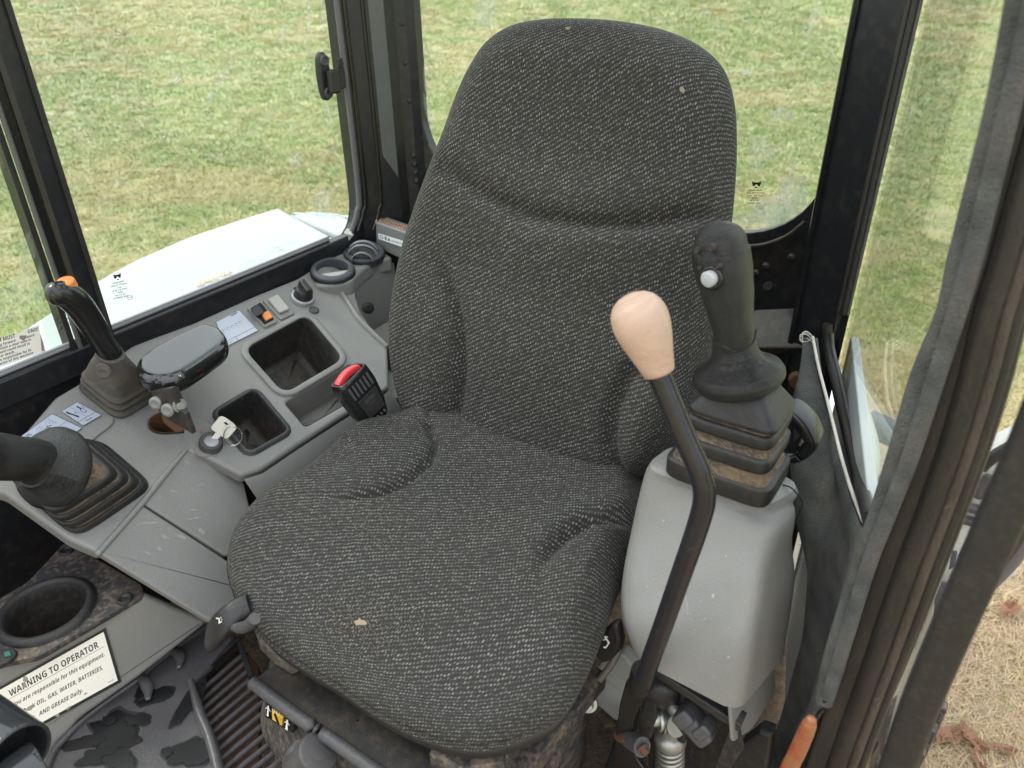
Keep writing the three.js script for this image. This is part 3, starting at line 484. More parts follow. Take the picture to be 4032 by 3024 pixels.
{
  const x = -0.567;
  const w1 = thing('front_side_window', 'front side window pane left of the thin black window post, with a torn white warning sticker', 'window', [x, 0.56, 0.6]);
  part(w1, 'glass_pane', pane([[x + 0.012, 0.556, 0.338], [x + 0.012, 0.556, 0.95], [x + 0.012, 1.52, 0.95], [x + 0.012, 1.52, 0.338]], [1, 0, 0]), M.glass);
  part(w1, 'glass_stamp', quad(...offs([[-0.555,0.6315,0.3475],[-0.555,0.6311,0.3213],[-0.555,0.5933,0.3198],[-0.555,0.5871,0.3594]], [1, 0, 0], 0.0012)), stampA, 'mirrored safety glass stamp');
  part(w1, 'warning_sticker', quad(...offs([[-0.555,0.6257,0.461],[-0.555,0.6153,0.3676],[-0.555,0.5756,0.3755],[-0.555,0.5815,0.4768]], [1, 0, 0], 0.0014)), print(1024, 380, (c, w, h) => {
    c.clearRect(0, 0, w, h); c.fillStyle = '#e9e4dc'; c.beginPath(); c.moveTo(0, 20); c.lineTo(720, 45); c.lineTo(760, 14); c.lineTo(980, 8); c.lineTo(985, 120); c.lineTo(1012, 250); c.lineTo(1020, 366); c.lineTo(0, 372); c.fill();
    c.fillStyle = '#17151a'; c.font = 'bold 62px sans-serif'; c.fillText('ALARM MUST', 250, 78); c.fillText('UND!', 815, 74); c.font = 'bold 44px sans-serif'; ['when operating forward       ackward', 'Failure to maintain a clear view in', 'direction of travel could result in', 'serious injury or death.', 'The operator is responsible for th', 'the safe operation of this machine'].forEach((t, i) => c.fillText(t, 130, 128 + i * 44)); c.fillRect(130, 352, 230, 12); c.fillStyle = '#8d7f78'; c.beginPath(); c.moveTo(700, 70); c.lineTo(800, 92); c.lineTo(760, 150); c.lineTo(700, 110); c.fill(); c.beginPath(); c.moveTo(985, 120); c.lineTo(1012, 250); c.lineTo(1020, 366); c.lineTo(975, 350); c.fill();
  }, { transparent: true }), 'white sticker of black warning text with torn corners');
  part(w1, 'glass_smear', smears([[[-0.555,0.7039,0.356], 0.05, 0.010, 1.0], [[-0.555,0.6738,0.3444], 0.04, 0.009, 1.1], [[-0.555,0.6946,0.3281], 0.03, 0.012, 0.9], [[-0.555,0.6613,0.3825], 0.04, 0.02, 0.4]], [0, 0, -1], [0, 1, 0]), smearMat);
  const w2 = thing('rear_side_window', 'large side window pane between the thin post and the rear corner pillar', 'window', [x, 0.56, 0]);
  part(w2, 'glass_pane', pane([[x, 0.55, -0.275], [x, 0.55, 0.36], [x, 1.52, 0.36], [x, 1.52, -0.275]], [1, 0, 0]), M.glass);
  part(w2, 'glass_stamp', quad(...offs([[-0.567,0.645,0.2545],[-0.567,0.6418,0.2266],[-0.567,0.5916,0.2262],[-0.567,0.5984,0.2651]], [1, 0, 0], 0.0012)), stampA, 'mirrored safety glass stamp');
  part(w2, 'glass_smear', smears([[[-0.565,0.8642,-0.2121], 0.03, 0.008, 1.4], [[-0.565,0.8139,-0.2137], 0.035, 0.006, 1.5], [[-0.565,0.7964,-0.2243], 0.03, 0.005, 1.5], [[-0.565,0.9522,-0.2056], 0.04, 0.007, 1.2], [[-0.565,0.8764,-0.0072], 0.05, 0.004, 0.7], [[-0.565,0.634,-0.1793], 0.025, 0.03, 0.2], [[-0.565,0.7224,-0.1282], 0.012, 0.012, 0], [[-0.565,0.7974,-0.0621], 0.05, 0.003, 0.4], [[-0.565,0.9228,-0.1397], 0.02, 0.006, 0.9]], [0, 0, -1], [0, 1, 0]), smearMat);
  part(w2, 'glass_chip', smears([[[-0.564,0.8867,0.0738], 0.007, 0.0013, 0.45], [[-0.564,0.8838,0.0715], 0.007, 0.0011, 0.45], [[-0.564,0.9789,0.1295], 0.004, 0.0011, -0.3], [[-0.564,0.9686,-0.0152], 0.004, 0.0006, 0.6], [[-0.564,0.9537,0.146], 0.004, 0.0005, -0.2], [[-0.564,0.8129,0.1147], 0.003, 0.001, 0.5]], [0, 0, -1], [0, 1, 0]), chipMat);
  // sliding window catch
  const B = basis([1, 0, 0], [0, 1, 0]), c = [-0.562,0.8525,-0.2159];
  const lk = part(w2, 'window_catch', [loft([ring(off(c, [1, 0, 0], -0.003), B.U, B.V, 0.040, 0.0135, 36, 2.6), ring(off(c, [1, 0, 0], 0.004), B.U, B.V, 0.040, 0.0135, 36, 2.6), ring(off(c, [1, 0, 0], 0.008), B.U, B.V, 0.036, 0.0105, 36, 2.6)])], M.rubber);
  for (const dy of [-0.0265, 0.0265]) part(lk, 'catch_screw', turned(off(c, [0.008, dy, 0], Math.hypot(0.008, dy)), [1, 0, 0], [[0.0095, 0], [0.009, 0.003], [0.006, 0.003], [0.0055, 0.001]], 20), M.ventRing);
  part(lk, 'catch_lever', [block([c[0] + 0.016, c[1] - 0.008, c[2] - 0.008], [0, 0, 1], [0, 1, 0], 0.022, 0.04, 0.014, { e: 0.003 }), block([c[0] + 0.015, c[1] - 0.006, c[2] - 0.025], [0, 0, 1], [0, 1, 0], 0.022, 0.034, 0.007, { e: 0.002 }), block([c[0] + 0.015, c[1] + 0.019, c[2] - 0.030], [0, 0, 1], [0, 1, 0], 0.010, 0.016, 0.004, { e: 0.001 })], M.rubber);
  const w5 = thing('added_roof_window', 'added glazed hatch in the unseen cab roof, letting light down on the seat', 'window', [-0.05, 1.6, 0.06]);  // added pane out of view, brightens the inside from above
  part(w5, 'glass_pane', plate([[-0.52, 1.605, -0.28], [-0.52, 1.605, 0.40], [0.42, 1.605, 0.40], [0.42, 1.605, -0.28]], 0.005, { n: [0, 1, 0], b: 0 }), M.glass);
  const w3 = thing('rear_window', 'rear window pane behind the top of the seat backrest', 'window', [0, 0.6, -0.366]);
  part(w3, 'glass_pane', pane([[-0.50, 0.60, -0.362], [0.34, 0.60, -0.362], [0.34, 1.54, -0.362], [-0.50, 1.54, -0.362]], [0, 0, 1]), M.glass);
  part(w3, 'glass_stamp', quad(...offs([[0.1615,0.7368,-0.362],[0.1947,0.7414,-0.362],[0.1969,0.692,-0.362],[0.1616,0.6862,-0.362]], [0, 0, 1], 0.0012)), stampB, 'mirrored safety glass stamp');
  part(w3, 'glass_smear', smears([[[-0.4502,0.8375,-0.36], 0.004, 0.03, 0], [[-0.4476,0.7808,-0.36], 0.008, 0.03, 0.3], [[-0.31,0.9562,-0.36], 0.02, 0.03, -0.5], [[0.221,0.9666,-0.36], 0.003, 0.035, -0.2], [[0.1755,0.7792,-0.36], 0.02, 0.025, 0.2], [[0.2128,0.6973,-0.36], 0.04, 0.02, 0.2], [[0.2233,0.7376,-0.36], 0.006, 0.05, -0.1], [[0.2003,0.8344,-0.36], 0.02, 0.01, 0]], [1, 0, 0], [0, 1, 0]), smearMat);
  part(w3, 'painted_haze', smears([[[0.2232,0.6993,-0.359], 0.05, 0.022, 0.35], [[0.1917,0.6759,-0.359], 0.045, 0.016, 0.1], [[0.2358,0.7259,-0.359], 0.02, 0.03, 0.1]], [1, 0, 0], [0, 1, 0]), std({ color: rgb(0.75, 0.78, 0.75), transparent: true, opacity: 0.3, roughness: 0.9, side: THREE.DoubleSide }));  // whitish look low in this pane, painted as see-through patches
  part(w3, 'glass_chip', smears([[[0.1403,0.8887,-0.359], 0.006, 0.003, 0.1], [[0.183,0.82,-0.359], 0.005, 0.001, 0.1], [[0.0973,0.9448,-0.359], 0.004, 0.0007, 0.8], [[-0.4345,0.9232,-0.359], 0.001, 0.005, 0]], [1, 0, 0], [0, 1, 0]), chipMat);
  const w4 = thing('quarter_window', 'rear quarter window pane between the rear left pillar and the door post', 'window', [0.42, 0.55, 0]);
  part(w4, 'glass_pane', pane([[0.362, 0.50, -0.275], [0.535, 0.50, 0.19], [0.535, 1.54, 0.19], [0.362, 1.54, -0.275]], [-0.94, 0, 0.35]), M.glass);
  part(w4, 'glass_stamp', quad([0.3487,0.6235,-0.215], [0.3653,0.6479,-0.17], [0.3682,0.586,-0.19], [0.353,0.5567,-0.235]), stampA, 'safety glass stamp seen edge on');
}

/* ---------- machine body outside ---------- */
{
  const hood = thing('rear_body_cover', 'glossy white curved body cover outside below the side window', 'body panel', [-0.8, 0, 0]);
  const edge = [[-0.745,0.5,0.5059],[-0.7985,0.5,0.3804],[-0.8118,0.5,0.3312],[-0.8441,0.5,0.2686],[-0.8778,0.5,0.2006],[-0.9146,0.5,0.1304],[-0.9417,0.5,0.0615],[-0.9635,0.5,-0.0033],[-0.9746,0.5,-0.0646],[-0.9894,0.5,-0.1558],[-0.9894,0.5,-0.2426],[-0.9865,0.5,-0.3338],[-0.977,0.5,-0.4143]];
  part(hood, 'cover_panel', plate([...edge, [-0.62, 0.5, -0.30], [-0.62, 0.5, 0.55]], 0.62, { n: [0, 1, 0], b: 0.016, bs: 5, r: 0 }), M.white);
  part(hood, 'corner_panel', plate([...[[-0.9089,0.505,-0.382],[-0.8641,0.505,-0.4248],[-0.8016,0.505,-0.4455],[-0.7056,0.505,-0.428]], [-0.62, 0.505, -0.5], [-0.62, 0.505, -0.315]], 0.6, { n: [0, 1, 0], b: 0.012, bs: 4, r: 0.01 }), M.white);
  part(hood, 'worn_sticker', quad(...[[-0.7432,0.503,0.0092],[-0.7457,0.503,-0.0817],[-0.7175,0.503,-0.0651],[-0.7126,0.503,0.0264]]), print(256, 48, (c, w, h) => { c.clearRect(0, 0, w, h); for (let i = 0; i < 26; i++) { c.fillStyle = ['#d9904e', '#c9b49c', '#e0a66e'][i % 3]; c.fillRect(8 + i * 9 + hash(i, 1) * 5, 6 + hash(i, 2) * 18, 5 + hash(i, 3) * 4, 6 + hash(i, 4) * 16); } }, { transparent: true }), 'worn orange sticker');
  part(hood, 'worn_sticker', quad(...[[-0.7514,0.503,-0.0955],[-0.7816,0.503,-0.2874],[-0.7419,0.503,-0.2631],[-0.7021,0.503,-0.0634]]), print(512, 96, (c, w, h) => { c.clearRect(0, 0, w, h); c.fillStyle = '#b7bcb9'; for (let i = 0; i < 90; i++) c.fillRect(hash(i, 5) * 490, 10 + (i % 4) * 20 + hash(i, 6) * 6, 4 + hash(i, 7) * 10, 3 + hash(i, 8) * 6); }, { transparent: true }), 'faded grey sticker');
  const lb = thing('rear_left_body_panel', 'white rounded body panel outside the quarter window with a dark seam', 'body panel', [0.5, 0, -0.7]);
  part(lb, 'upper_panel', plate([...[[0.2324,0.2,-0.932],[0.2658,0.2,-0.9525],[0.3097,0.2,-0.8744],[0.3535,0.2,-0.8235],[0.3919,0.2,-0.7396],[0.4205,0.2,-0.6554],[0.4398,0.2,-0.5745],[0.4432,0.2,-0.5048]], ...[[0.4095,0.2,-0.5123],[0.3531,0.2,-0.5031]]], 0.5, { n: [0, 1, 0], b: 0.03, bs: 5, r: 0.02 }), M.white);
  part(lb, 'seam_strip', plate([[0.3004,0.206,-0.7931],[0.3442,0.206,-0.8248],[0.3602,0.206,-0.8018],[0.351,0.206,-0.8101],[0.3058,0.206,-0.7776]], 0.02, { n: [0, 1, 0] }), M.graphite);
  part(lb, 'dark_panel', plate([[0.3939,0.06,-0.7145],[0.4398,0.06,-0.7198],[0.4464,0.06,-0.6179],[0.4259,0.06,-0.6226]], 0.3, { n: [0, 1, 0], b: 0.01 }), M.graphite);
  part(lb, 'lower_panel', plate([[0.4203,0.02,-0.6851],[0.4394,0.02,-0.7082],[0.4639,0.02,-0.6335],[0.4437,0.02,-0.6209]], 0.3, { n: [0, 1, 0], b: 0.01 }), M.white);
  part(lb, 'side_knob', turned([0.4225,0.12,-0.7961], [1, 0, 0.3], [[0.03, -0.04], [0.03, 0.02], [0.022, 0.03]], 20), M.graphite);
  const tf = thing('track_side_panel', 'dirty white side panel with dark slots outside between door post and door', 'body panel', [0.62, -0.3, -0.6]);
  const S = (l) => l;
  part(tf, 'side_plate', plate([[0.5805,0.1389,-0.62],[0.607,0.2273,-0.62],[0.6395,0.2683,-0.62],[0.717,-0.0062,-0.62],[0.6908,-0.0825,-0.62],[0.6339,-0.2953,-0.62],[0.5877,-0.2951,-0.62]], 0.1, { n: [0, 0.4, 1], b: 0.01, r: 0.01 }), M.whiteDirty);
  part(tf, 'rubber_trim', tube([[0.5975,0.2131,-0.6],[0.6025,0.2276,-0.6],[0.616,0.2534,-0.6],[0.6393,0.2851,-0.6]], 0.011), M.rubber);
  part(tf, 'oval_shade', spine([[0.6091,0.1479,-0.605],[0.6109,0.1727,-0.605],[0.6125,0.1948,-0.605]], [[0.01, 0.006], [0.016, 0.006], [0.008, 0.006]], { round: 1 }), M.graphite);  // oval of shade on the panel, put in as a dark body
  for (const [a, b] of [[[0.595,0.1208,-0.6],[0.6366,0.1236,-0.6]], [[0.5948,0.0912,-0.6],[0.6341,0.0932,-0.6]]]) part(tf, 'dark_slot', bar(a, b, [0, 1, 0], 0.02, 0.014, { p: 4 }), M.graphite);
  part(tf, 'dark_post', bar([0.6027,0.0282,-0.58], [0.6133,-0.0387,-0.55], [0, 0, 1], 0.01, 0.01), M.graphite);
  const sill = thing('door_sill_strip', 'white painted sill strip of the body between the door post and the open door', 'body panel', [0.57, 0.1, -0.2]);
  part(sill, 'sill_plate', plate([[0.6,0.1593,-0.3795],[0.6,-0.0377,-0.5919],[0.6,-0.1892,-0.668],[0.6,-0.4165,-0.7576],[0.6,-0.7515,-0.8217],[0.6,-1.0606,-0.8684],[0.6,-1.25,-0.8779],[0.6,-0.3393,-0.2439],[0.6,-0.4025,-0.3899],[0.6,-0.2825,-0.4639],[0.6,-0.0029,-0.3925],[0.6,0.174,-0.3428]], 0.02, { n: [-1, 0.4, 0.6], b: 0.003 }), M.white);
  part(sill, 'sill_recess', spine([[0.593,0.1443,-0.3349],[0.593,0.1082,-0.3305],[0.593,0.067,-0.3401]], [[0.012, 0.005], [0.013, 0.005], [0.006, 0.004]], { round: 1 }), M.lavender);
  part(sill, 'number_mark', [tube([[0.592,-0.6682,-0.6727],[0.592,-0.7498,-0.6959],[0.592,-0.6102,-0.5715]], 0.0022), tube([[0.592,-0.6363,-0.6527],[0.592,-0.5183,-0.5396],[0.592,-0.5596,-0.5454],[0.592,-0.6064,-0.5671]], 0.002), tube([[0.592,-0.7643,-0.6769],[0.592,-0.7662,-0.656],[0.592,-0.6571,-0.5591]], 0.002)], M.black);
  const door = thing('cab_door', 'black edge of the open cab door at the right, with brown worn rim', 'door', [0.55, 0, 0.35]);
  part(door, 'door_edge', spine([[0.541,0.9348,0.35],[0.5437,0.8483,0.35],[0.5438,0.8038,0.35],[0.5427,0.759,0.35],[0.5418,0.7116,0.35],[0.541,0.6741,0.35],[0.5401,0.6144,0.35],[0.5402,0.5639,0.35],[0.5415,0.5099,0.35],[0.5432,0.4493,0.35]], Array(10).fill([0.0122, 0.010]), { n: 22, p: 4.5, m: 40 }), M.rubber);
  part(door, 'door_rim', spine([[0.5476,0.935,0.347],[0.5506,0.8489,0.347],[0.5507,0.8046,0.347],[0.5492,0.7598,0.347],[0.5481,0.7139,0.347],[0.5479,0.6774,0.347],[0.5474,0.6162,0.347],[0.5476,0.5659,0.347],[0.5487,0.5119,0.347],[0.5505,0.4516,0.347]], Array(10).fill([0.003, 0.009]), { n: 12, p: 3, m: 40 }), M.rust);
  const hr = thing('grey_grab_rail', 'curved grey rail outside beyond the open door at the right edge', 'rail', [0.7, 0, -0.4]);
  part(hr, 'rail_tube', tube([[0.6122,0.1564,-0.3],[0.6286,0.1913,-0.3],[0.6403,0.2283,-0.3],[0.6493,0.2718,-0.3],[0.6546,0.3446,-0.3],[0.6544,0.4647,-0.3]], 0.016, { m: 40, n: 20 }), M.lavender);
  part(hr, 'rail_cover', tube([[0.6318,0.2509,-0.29],[0.6379,0.2831,-0.29],[0.6424,0.3292,-0.29],[0.6449,0.3889,-0.29]], 0.014, { m: 30, n: 16 }), M.rubber);
  const tr = thing('rubber_track', 'muddy rubber track end on the ground beneath the door', 'track', [0.62, -0.6, -0.6]);
  part(tr, 'track_belt', plate([[0.5873,-0.42,-0.5925],[0.6157,-0.42,-0.6394],[0.6425,-0.42,-0.6272],[0.6481,-0.42,-0.5479],[0.6575,-0.42,-0.3812],[0.6104,-0.42,-0.3288]], 0.2, { n: [0, 1, 0], b: 0.02, bs: 3, r: 0.02 }), M.dusty);
  for (let i = 0; i < 4; i++) part(tr, 'track_lug', block([0.66 - i * 0.012, -0.44, -0.60 + i * 0.07], [1, 0, 0], [0, 0, 1], 0.07, 0.03, 0.1), M.dusty);
  // dead leaves lying in the grass
  const lf = worn([0.185, 0.08, 0.034], 0.1, { amount: 0.4, patch: 0.5, dirt: [0.10, 0.045, 0.02], rough: 0.6, size: 256, k: 40, side: THREE.DoubleSide });
  const leaf = (c, s, a, label) => {
    const t = thing('fallen_leaf', label, 'leaf', c, 'fallen leaves on the grass'), out = Array.from({ length: 30 }, (_, i) => { const t = i / 30 * 6.283, q = 0.72 + 0.2 * Math.cos(t * 7) * Math.abs(Math.sin(t * 0.5 + 0.4)) + 0.12 * hash(i, Math.round(s * 1e3), 3); return [Math.sin(t) * q, -Math.cos(t) * q * 1.25]; }), p = [], tri = (q) => p.push(...q);
    const map = ([u, v]) => { const x = u * s * 0.6, y = v * s; return [c[0] + x * Math.cos(a) - y * Math.sin(a), c[1] + 0.012 + 0.35 * s * (u * u * 0.6 + 0.3 * v * v) + 0.1 * s * Math.sin(v * 3 + u * 2), c[2] + x * Math.sin(a) + y * Math.cos(a)]; };
    for (let i = 0; i < out.length; i++) { const A = map(out[i]), B = map(out[(i + 1) % out.length]), C0 = map([0, (out[i][1] + out[(i + 1) % out.length][1]) * 0.45]); tri(A); tri(C0); tri(B); const D0 = map([0, 0]); tri(C0); tri(D0); tri(B); }
    const g = new THREE.BufferGeometry(); g.setAttribute('position', new THREE.Float32BufferAttribute(p, 3)); g.computeVertexNormals(); part(t, 'blade', uvBox(g), lf);
  };
  leaf([0.7419,-0.6,-0.7062], 0.05, 0.8, 'largest curled brown leaf on the grass at the bottom right');
  leaf([0.7824,-0.6,-0.7232], 0.04, 2.2, 'brown leaf touching the largest leaf on its right side');
  leaf([0.8284,-0.6,-1.2245], 0.045, 0.3, 'brown leaf on the grass just beyond the door edge, highest of the leaves');
  leaf([0.8462,-0.6,-0.7313], 0.03, 1.2, 'small brown leaf in the grass nearest the bottom right corner');
  leaf([0.7991,-0.6,-0.6672], 0.03, 2.6, 'pale orange leaf cut by the bottom edge of the picture');
}

/* ---------- right-hand side console ---------- */
const FT = {o:[-0.53,0.53,0],U:[0.8944,-0.4472,0],V:[0,0,-1],N:[0.4472,0.8944,0]};
const sampled = (F, pts, r, n = 72) => resample(roundedPath(pts.map(p => to2(F, p)), r, THREE.Shape), n);
function rimRings(F, pts, r, steps) { // steps: [outward, lift]
  const s = sampled(F, pts, r), c = s.reduce((a, p) => a.add(p), new THREE.Vector2()).divideScalar(s.length);
  const nrm = s.map((p, i) => { const a = s[(i + s.length - 1) % s.length], b = s[(i + 1) % s.length], n = new THREE.Vector2(b.y - a.y, a.x - b.x).normalize(); if (n.dot(p.clone().sub(c)) < 0) n.negate(); return n; });
  return steps.map(([o, l]) => s.map((p, i) => at3(F, p.x + nrm[i].x * o, p.y + nrm[i].y * o, l)));
}
const con = thing('side_console', 'grey plastic side console with storage trays and switches between seat and side window', 'console', [-0.42, 0.3, 0.2]);
{
  const tray1 = [[-0.4583,0.4942,0.1319],[-0.4632,0.4966,-0.0082],[-0.3657,0.4479,0.0121],[-0.3649,0.4474,0.145]], tray2 = [[-0.3907,0.4603,0.2504],[-0.3929,0.4614,0.1764],[-0.3141,0.422,0.1891],[-0.3173,0.4236,0.2608]], pocket = [[-0.3535,0.4417,0.153],[-0.3529,0.4415,0.0077],[-0.3009,0.4154,0.0212],[-0.307,0.4185,0.1607]];
  const lever = [[-0.4314,0.4807,0.3268],[-0.4322,0.4811,0.3038],[-0.413,0.4715,0.2989],[-0.3963,0.4631,0.2919],[-0.3907,0.4603,0.3031],[-0.4066,0.4683,0.3308],[-0.4181,0.4741,0.3358]];
  const top = [[-0.3131,0.4216,0.4952],[-0.3367,0.4333,0.4164],[-0.3673,0.4487,0.3237],[-0.3475,0.4388,0.3108],[-0.2967,0.4133,0.2924],[-0.2893,0.4096,0.2656],[-0.2898,0.4099,0.1978],[-0.2891,0.4096,0.1045],[-0.2872,0.4086,0.0376],[-0.2865,0.4082,-0.009],[-0.3504,0.4402,-0.0841],[-0.3912,0.4606,-0.0889],[-0.429,0.4795,-0.1054],[-0.458,0.494,-0.127],[-0.482,0.506,-0.1663],[-0.4916,0.5108,-0.2063],[-0.4865,0.5082,-0.2683],[-0.5448,0.5374,-0.2697],[-0.5505,0.5402,-0.1967],[-0.5355,0.5327,-0.0617],[-0.5386,0.5343,0.0332],[-0.5388,0.5344,0.1591],[-0.5454,0.5377,0.2604],[-0.528,0.529,0.3326],[-0.5207,0.5254,0.3971],[-0.4881,0.5091,0.4694],[-0.4811,0.5055,0.5306],[-0.4599,0.4949,0.5446],[-0.4327,0.4813,0.5243],[-0.345,0.4375,0.5088]];
  part(con, 'top_panel', plate(top, 0.022, { F: FT, b: 0.006, bs: 4, r: 0.006, holes: [{ pts: tray1, r: 0.02 }, { pts: tray2, r: 0.01 }, { pts: pocket, r: 0.006 }, { pts: lever, r: 0.008 }] }), M.grey);
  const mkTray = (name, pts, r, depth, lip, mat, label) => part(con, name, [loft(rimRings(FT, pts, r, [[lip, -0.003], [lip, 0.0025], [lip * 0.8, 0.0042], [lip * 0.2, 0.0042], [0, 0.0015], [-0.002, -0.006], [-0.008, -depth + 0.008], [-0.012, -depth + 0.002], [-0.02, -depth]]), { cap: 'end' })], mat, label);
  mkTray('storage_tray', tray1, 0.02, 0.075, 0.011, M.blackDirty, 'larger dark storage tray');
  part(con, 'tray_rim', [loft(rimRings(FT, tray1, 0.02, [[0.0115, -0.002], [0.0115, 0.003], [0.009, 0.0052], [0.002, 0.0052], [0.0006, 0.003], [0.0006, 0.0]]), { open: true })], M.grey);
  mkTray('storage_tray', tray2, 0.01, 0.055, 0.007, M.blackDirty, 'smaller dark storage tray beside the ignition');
  part(con, 'tray_rim', [loft(rimRings(FT, tray2, 0.01, [[0.008, -0.002], [0.008, 0.0015], [0.0065, 0.003], [0.0045, 0.003], [0.003, 0.0055], [0.0008, 0.0055], [0.0004, 0.0]]), { open: true })], M.graphite);
  part(con, 'belt_pocket', [loft(rimRings(FT, pocket, 0.006, [[0.001, -0.001], [-0.001, -0.006], [-0.006, -0.06], [-0.012, -0.064]]), { cap: 'end' })], M.grey);
  part(con, 'lever_slot', [loft(rimRings(FT, lever, 0.008, [[0.001, 0.0006], [-0.0005, 0.0002], [-0.001, -0.05], [-0.006, -0.056]]), { cap: 'end' })], M.rust, 'rusty slot below the wrist rest');
  // raised land round the vents, and the ridge that runs down from them toward the seat
  part(con, 'vent_shelf', plate([[-0.5412,0.523,-0.0527],[-0.5323,0.523,-0.0782],[-0.4932,0.523,-0.0743],[-0.4726,0.523,-0.0942],[-0.4593,0.523,-0.1222],[-0.482,0.523,-0.1767],[-0.4898,0.523,-0.222],[-0.4716,0.523,-0.2502],[-0.5487,0.523,-0.2885],[-0.5718,0.523,-0.2225],[-0.5587,0.523,-0.1037]], 0.03, { n: [0, 1, 0], b: 0.006, bs: 3, r: 0.010 }), M.grey);
  part(con, 'moulded_ridge', spine([[-0.5082,0.5191,-0.0885],[-0.4886,0.5093,-0.107],[-0.453,0.4915,-0.0979],[-0.414,0.472,-0.083],[-0.3779,0.454,-0.078],[-0.3456,0.4378,-0.0757]], [[0.004, 0.004], [0.006, 0.005], [0.007, 0.005], [0.007, 0.005], [0.007, 0.005], [0.006, 0.004]], { ref: [0, 1, 0], n: 16 }), M.grey);
  // deep recess behind, with its curved wall
  const rec = [[-0.349,0.4395,-0.0823],[-0.3897,0.4599,-0.0872],[-0.4275,0.4787,-0.1036],[-0.4564,0.4932,-0.1251],[-0.4804,0.5052,-0.1644],[-0.4899,0.51,-0.2042],[-0.483,0.5065,-0.2639]];
  const rp2 = curveOf(rec), rr = []; for (let i = 0; i <= 24; i++) rr.push(rp2.getPoint(i / 24));
  const pos = [], ix = []; rr.forEach((p, i) => { pos.push(p.x, p.y - 0.001, p.z, p.x + 0.012, p.y - 0.14, p.z - 0.004); if (i) { const k = i * 2; ix.push(k - 2, k - 1, k, k, k - 1, k + 1); } });
  const rg = new THREE.BufferGeometry(); rg.setAttribute('position', new THREE.Float32BufferAttribute(pos, 3)); rg.setIndex(ix); rg.computeVertexNormals();
  part(con, 'recess_wall', uvBox(rg), std({ ...{}, map: M.grey.map, roughness: 0.6, side: THREE.DoubleSide }));
  part(con, 'recess_floor', plate([[-0.47, 0.40, -0.02], [-0.30, 0.38, 0.0], [-0.26, 0.38, -0.2], [-0.45, 0.42, -0.22]], 0.01), M.grey);
  part(con, 'recess_plug', turned([-0.415,0.4837,-0.1104], [0.8, 0.3, 0.5], [[0.011, -0.004], [0.0105, 0.003], [0.007, 0.004], [0.006, 0.008]], 18), M.hole);
  // the big face down toward the seat, in two mouldings with a seam
  const FS = {o:[-0.3122,0.4211,0.4959],U:[0.691,-0.7118,0.1264],V:[0,-0.1749,-0.9846],N:[0.7229,0.6803,-0.1208]};
  part(con, 'side_panel', plate([...[[-0.3362,0.4323,0.4157],[-0.3673,0.449,0.3229],[-0.3556,0.4335,0.3059],[-0.3218,0.3922,0.2755]], ...[[-0.2517,0.3258,0.3213],[-0.2589,0.3419,0.369]]], 0.012, { F: FS, b: 0.003, bs: 3, r: 0.004 }), M.grey);
  part(con, 'side_panel', plate([[-0.3125,0.4214,0.4956],[-0.3361,0.4327,0.4183],[-0.2584,0.3422,0.3732],[-0.2004,0.2755,0.345],[-0.2144,0.307,0.4381]], 0.012, { F: FS, b: 0.003, bs: 3, r: 0.004 }), M.grey);
  part(con, 'panel_ridge', [spine([[-0.3125,0.4214,0.4956], [-0.3365,0.4329,0.4167], [-0.3669,0.4486,0.3233]], [[0.004, 0.004], [0.0045, 0.0045], [0.003, 0.003]], { n: 14, round: 1, tension: 0 })], M.grey);
  const streaks = []; for (const [p, l, w, a] of [[[-0.3168,0.4147,0.4254], 0.013, 0.0018, 1.2], [[-0.2993,0.395,0.4195], 0.006, 0.0022, 0.6], [[-0.2918,0.3897,0.4345], 0.004, 0.003, 0.4], [[-0.3032,0.391,0.3735], 0.012, 0.0014, 1.3], [[-0.3108,0.3981,0.368], 0.006, 0.0012, 1.2], [[-0.2928,0.3851,0.4024], 0.007, 0.002, 0.7], [[-0.289,0.3763,0.3756], 0.006, 0.003, 0.2], [[-0.3292,0.4121,0.3366], 0.006, 0.0012, 1.3], [[-0.334,0.4238,0.3736], 0.005, 0.0015, 0.9], [[-0.3341,0.4274,0.3939], 0.007, 0.001, 1.4], [[-0.3542,0.4379,0.3327], 0.004, 0.002, 0.2], [[-0.293,0.3936,0.4493], 0.005, 0.0016, 0.5]]) streaks.push(smears([[p, l, w, a]], FS.U, FS.V));
  part(con, 'dried_splash', streaks, std({ color: rgb(0.42, 0.39, 0.35), roughness: 1, transparent: true, opacity: 0.5, side: THREE.DoubleSide })).userData.kind = 'stuff';
  // face that runs back along the seat under the inner edge
  const inner = [[-0.2967,0.4133,0.2924], [-0.2893,0.4096,0.2656], [-0.2898,0.4099,0.1978], [-0.2891,0.4096,0.1045], [-0.2872,0.4086,0.0376], [-0.2865,0.4082,-0.009]];
  const ip = [], iq = []; inner.forEach((p, i) => { const q = v3(p); ip.push(q.x + 0.002, q.y - 0.006, q.z, q.x + 0.030, q.y - 0.05, q.z - 0.002, q.x + 0.035, q.y - 0.3, q.z - 0.004); if (i) { const k = i * 3; for (const o of [0, 1]) iq.push(k - 3 + o, k - 2 + o, k + o, k + o, k - 2 + o, k + 1 + o); } });
  const ig = new THREE.BufferGeometry(); ig.setAttribute('position', new THREE.Float32BufferAttribute(ip, 3)); ig.setIndex(iq); ig.computeVertexNormals();
  part(con, 'inner_panel', uvBox(ig), std({ map: M.grey.map, roughness: 0.48, bumpMap: grainBump, bumpScale: 0.0003, side: THREE.DoubleSide }));
  part(con, 'panel_screw', turned([-0.225,0.4224,0.1405], [0.8, 0.5, 0.2], [[0.010, -0.003], [0.0095, 0.0025], [0.007, 0.0032], [0.005, 0.0022]], 18), M.graphite);
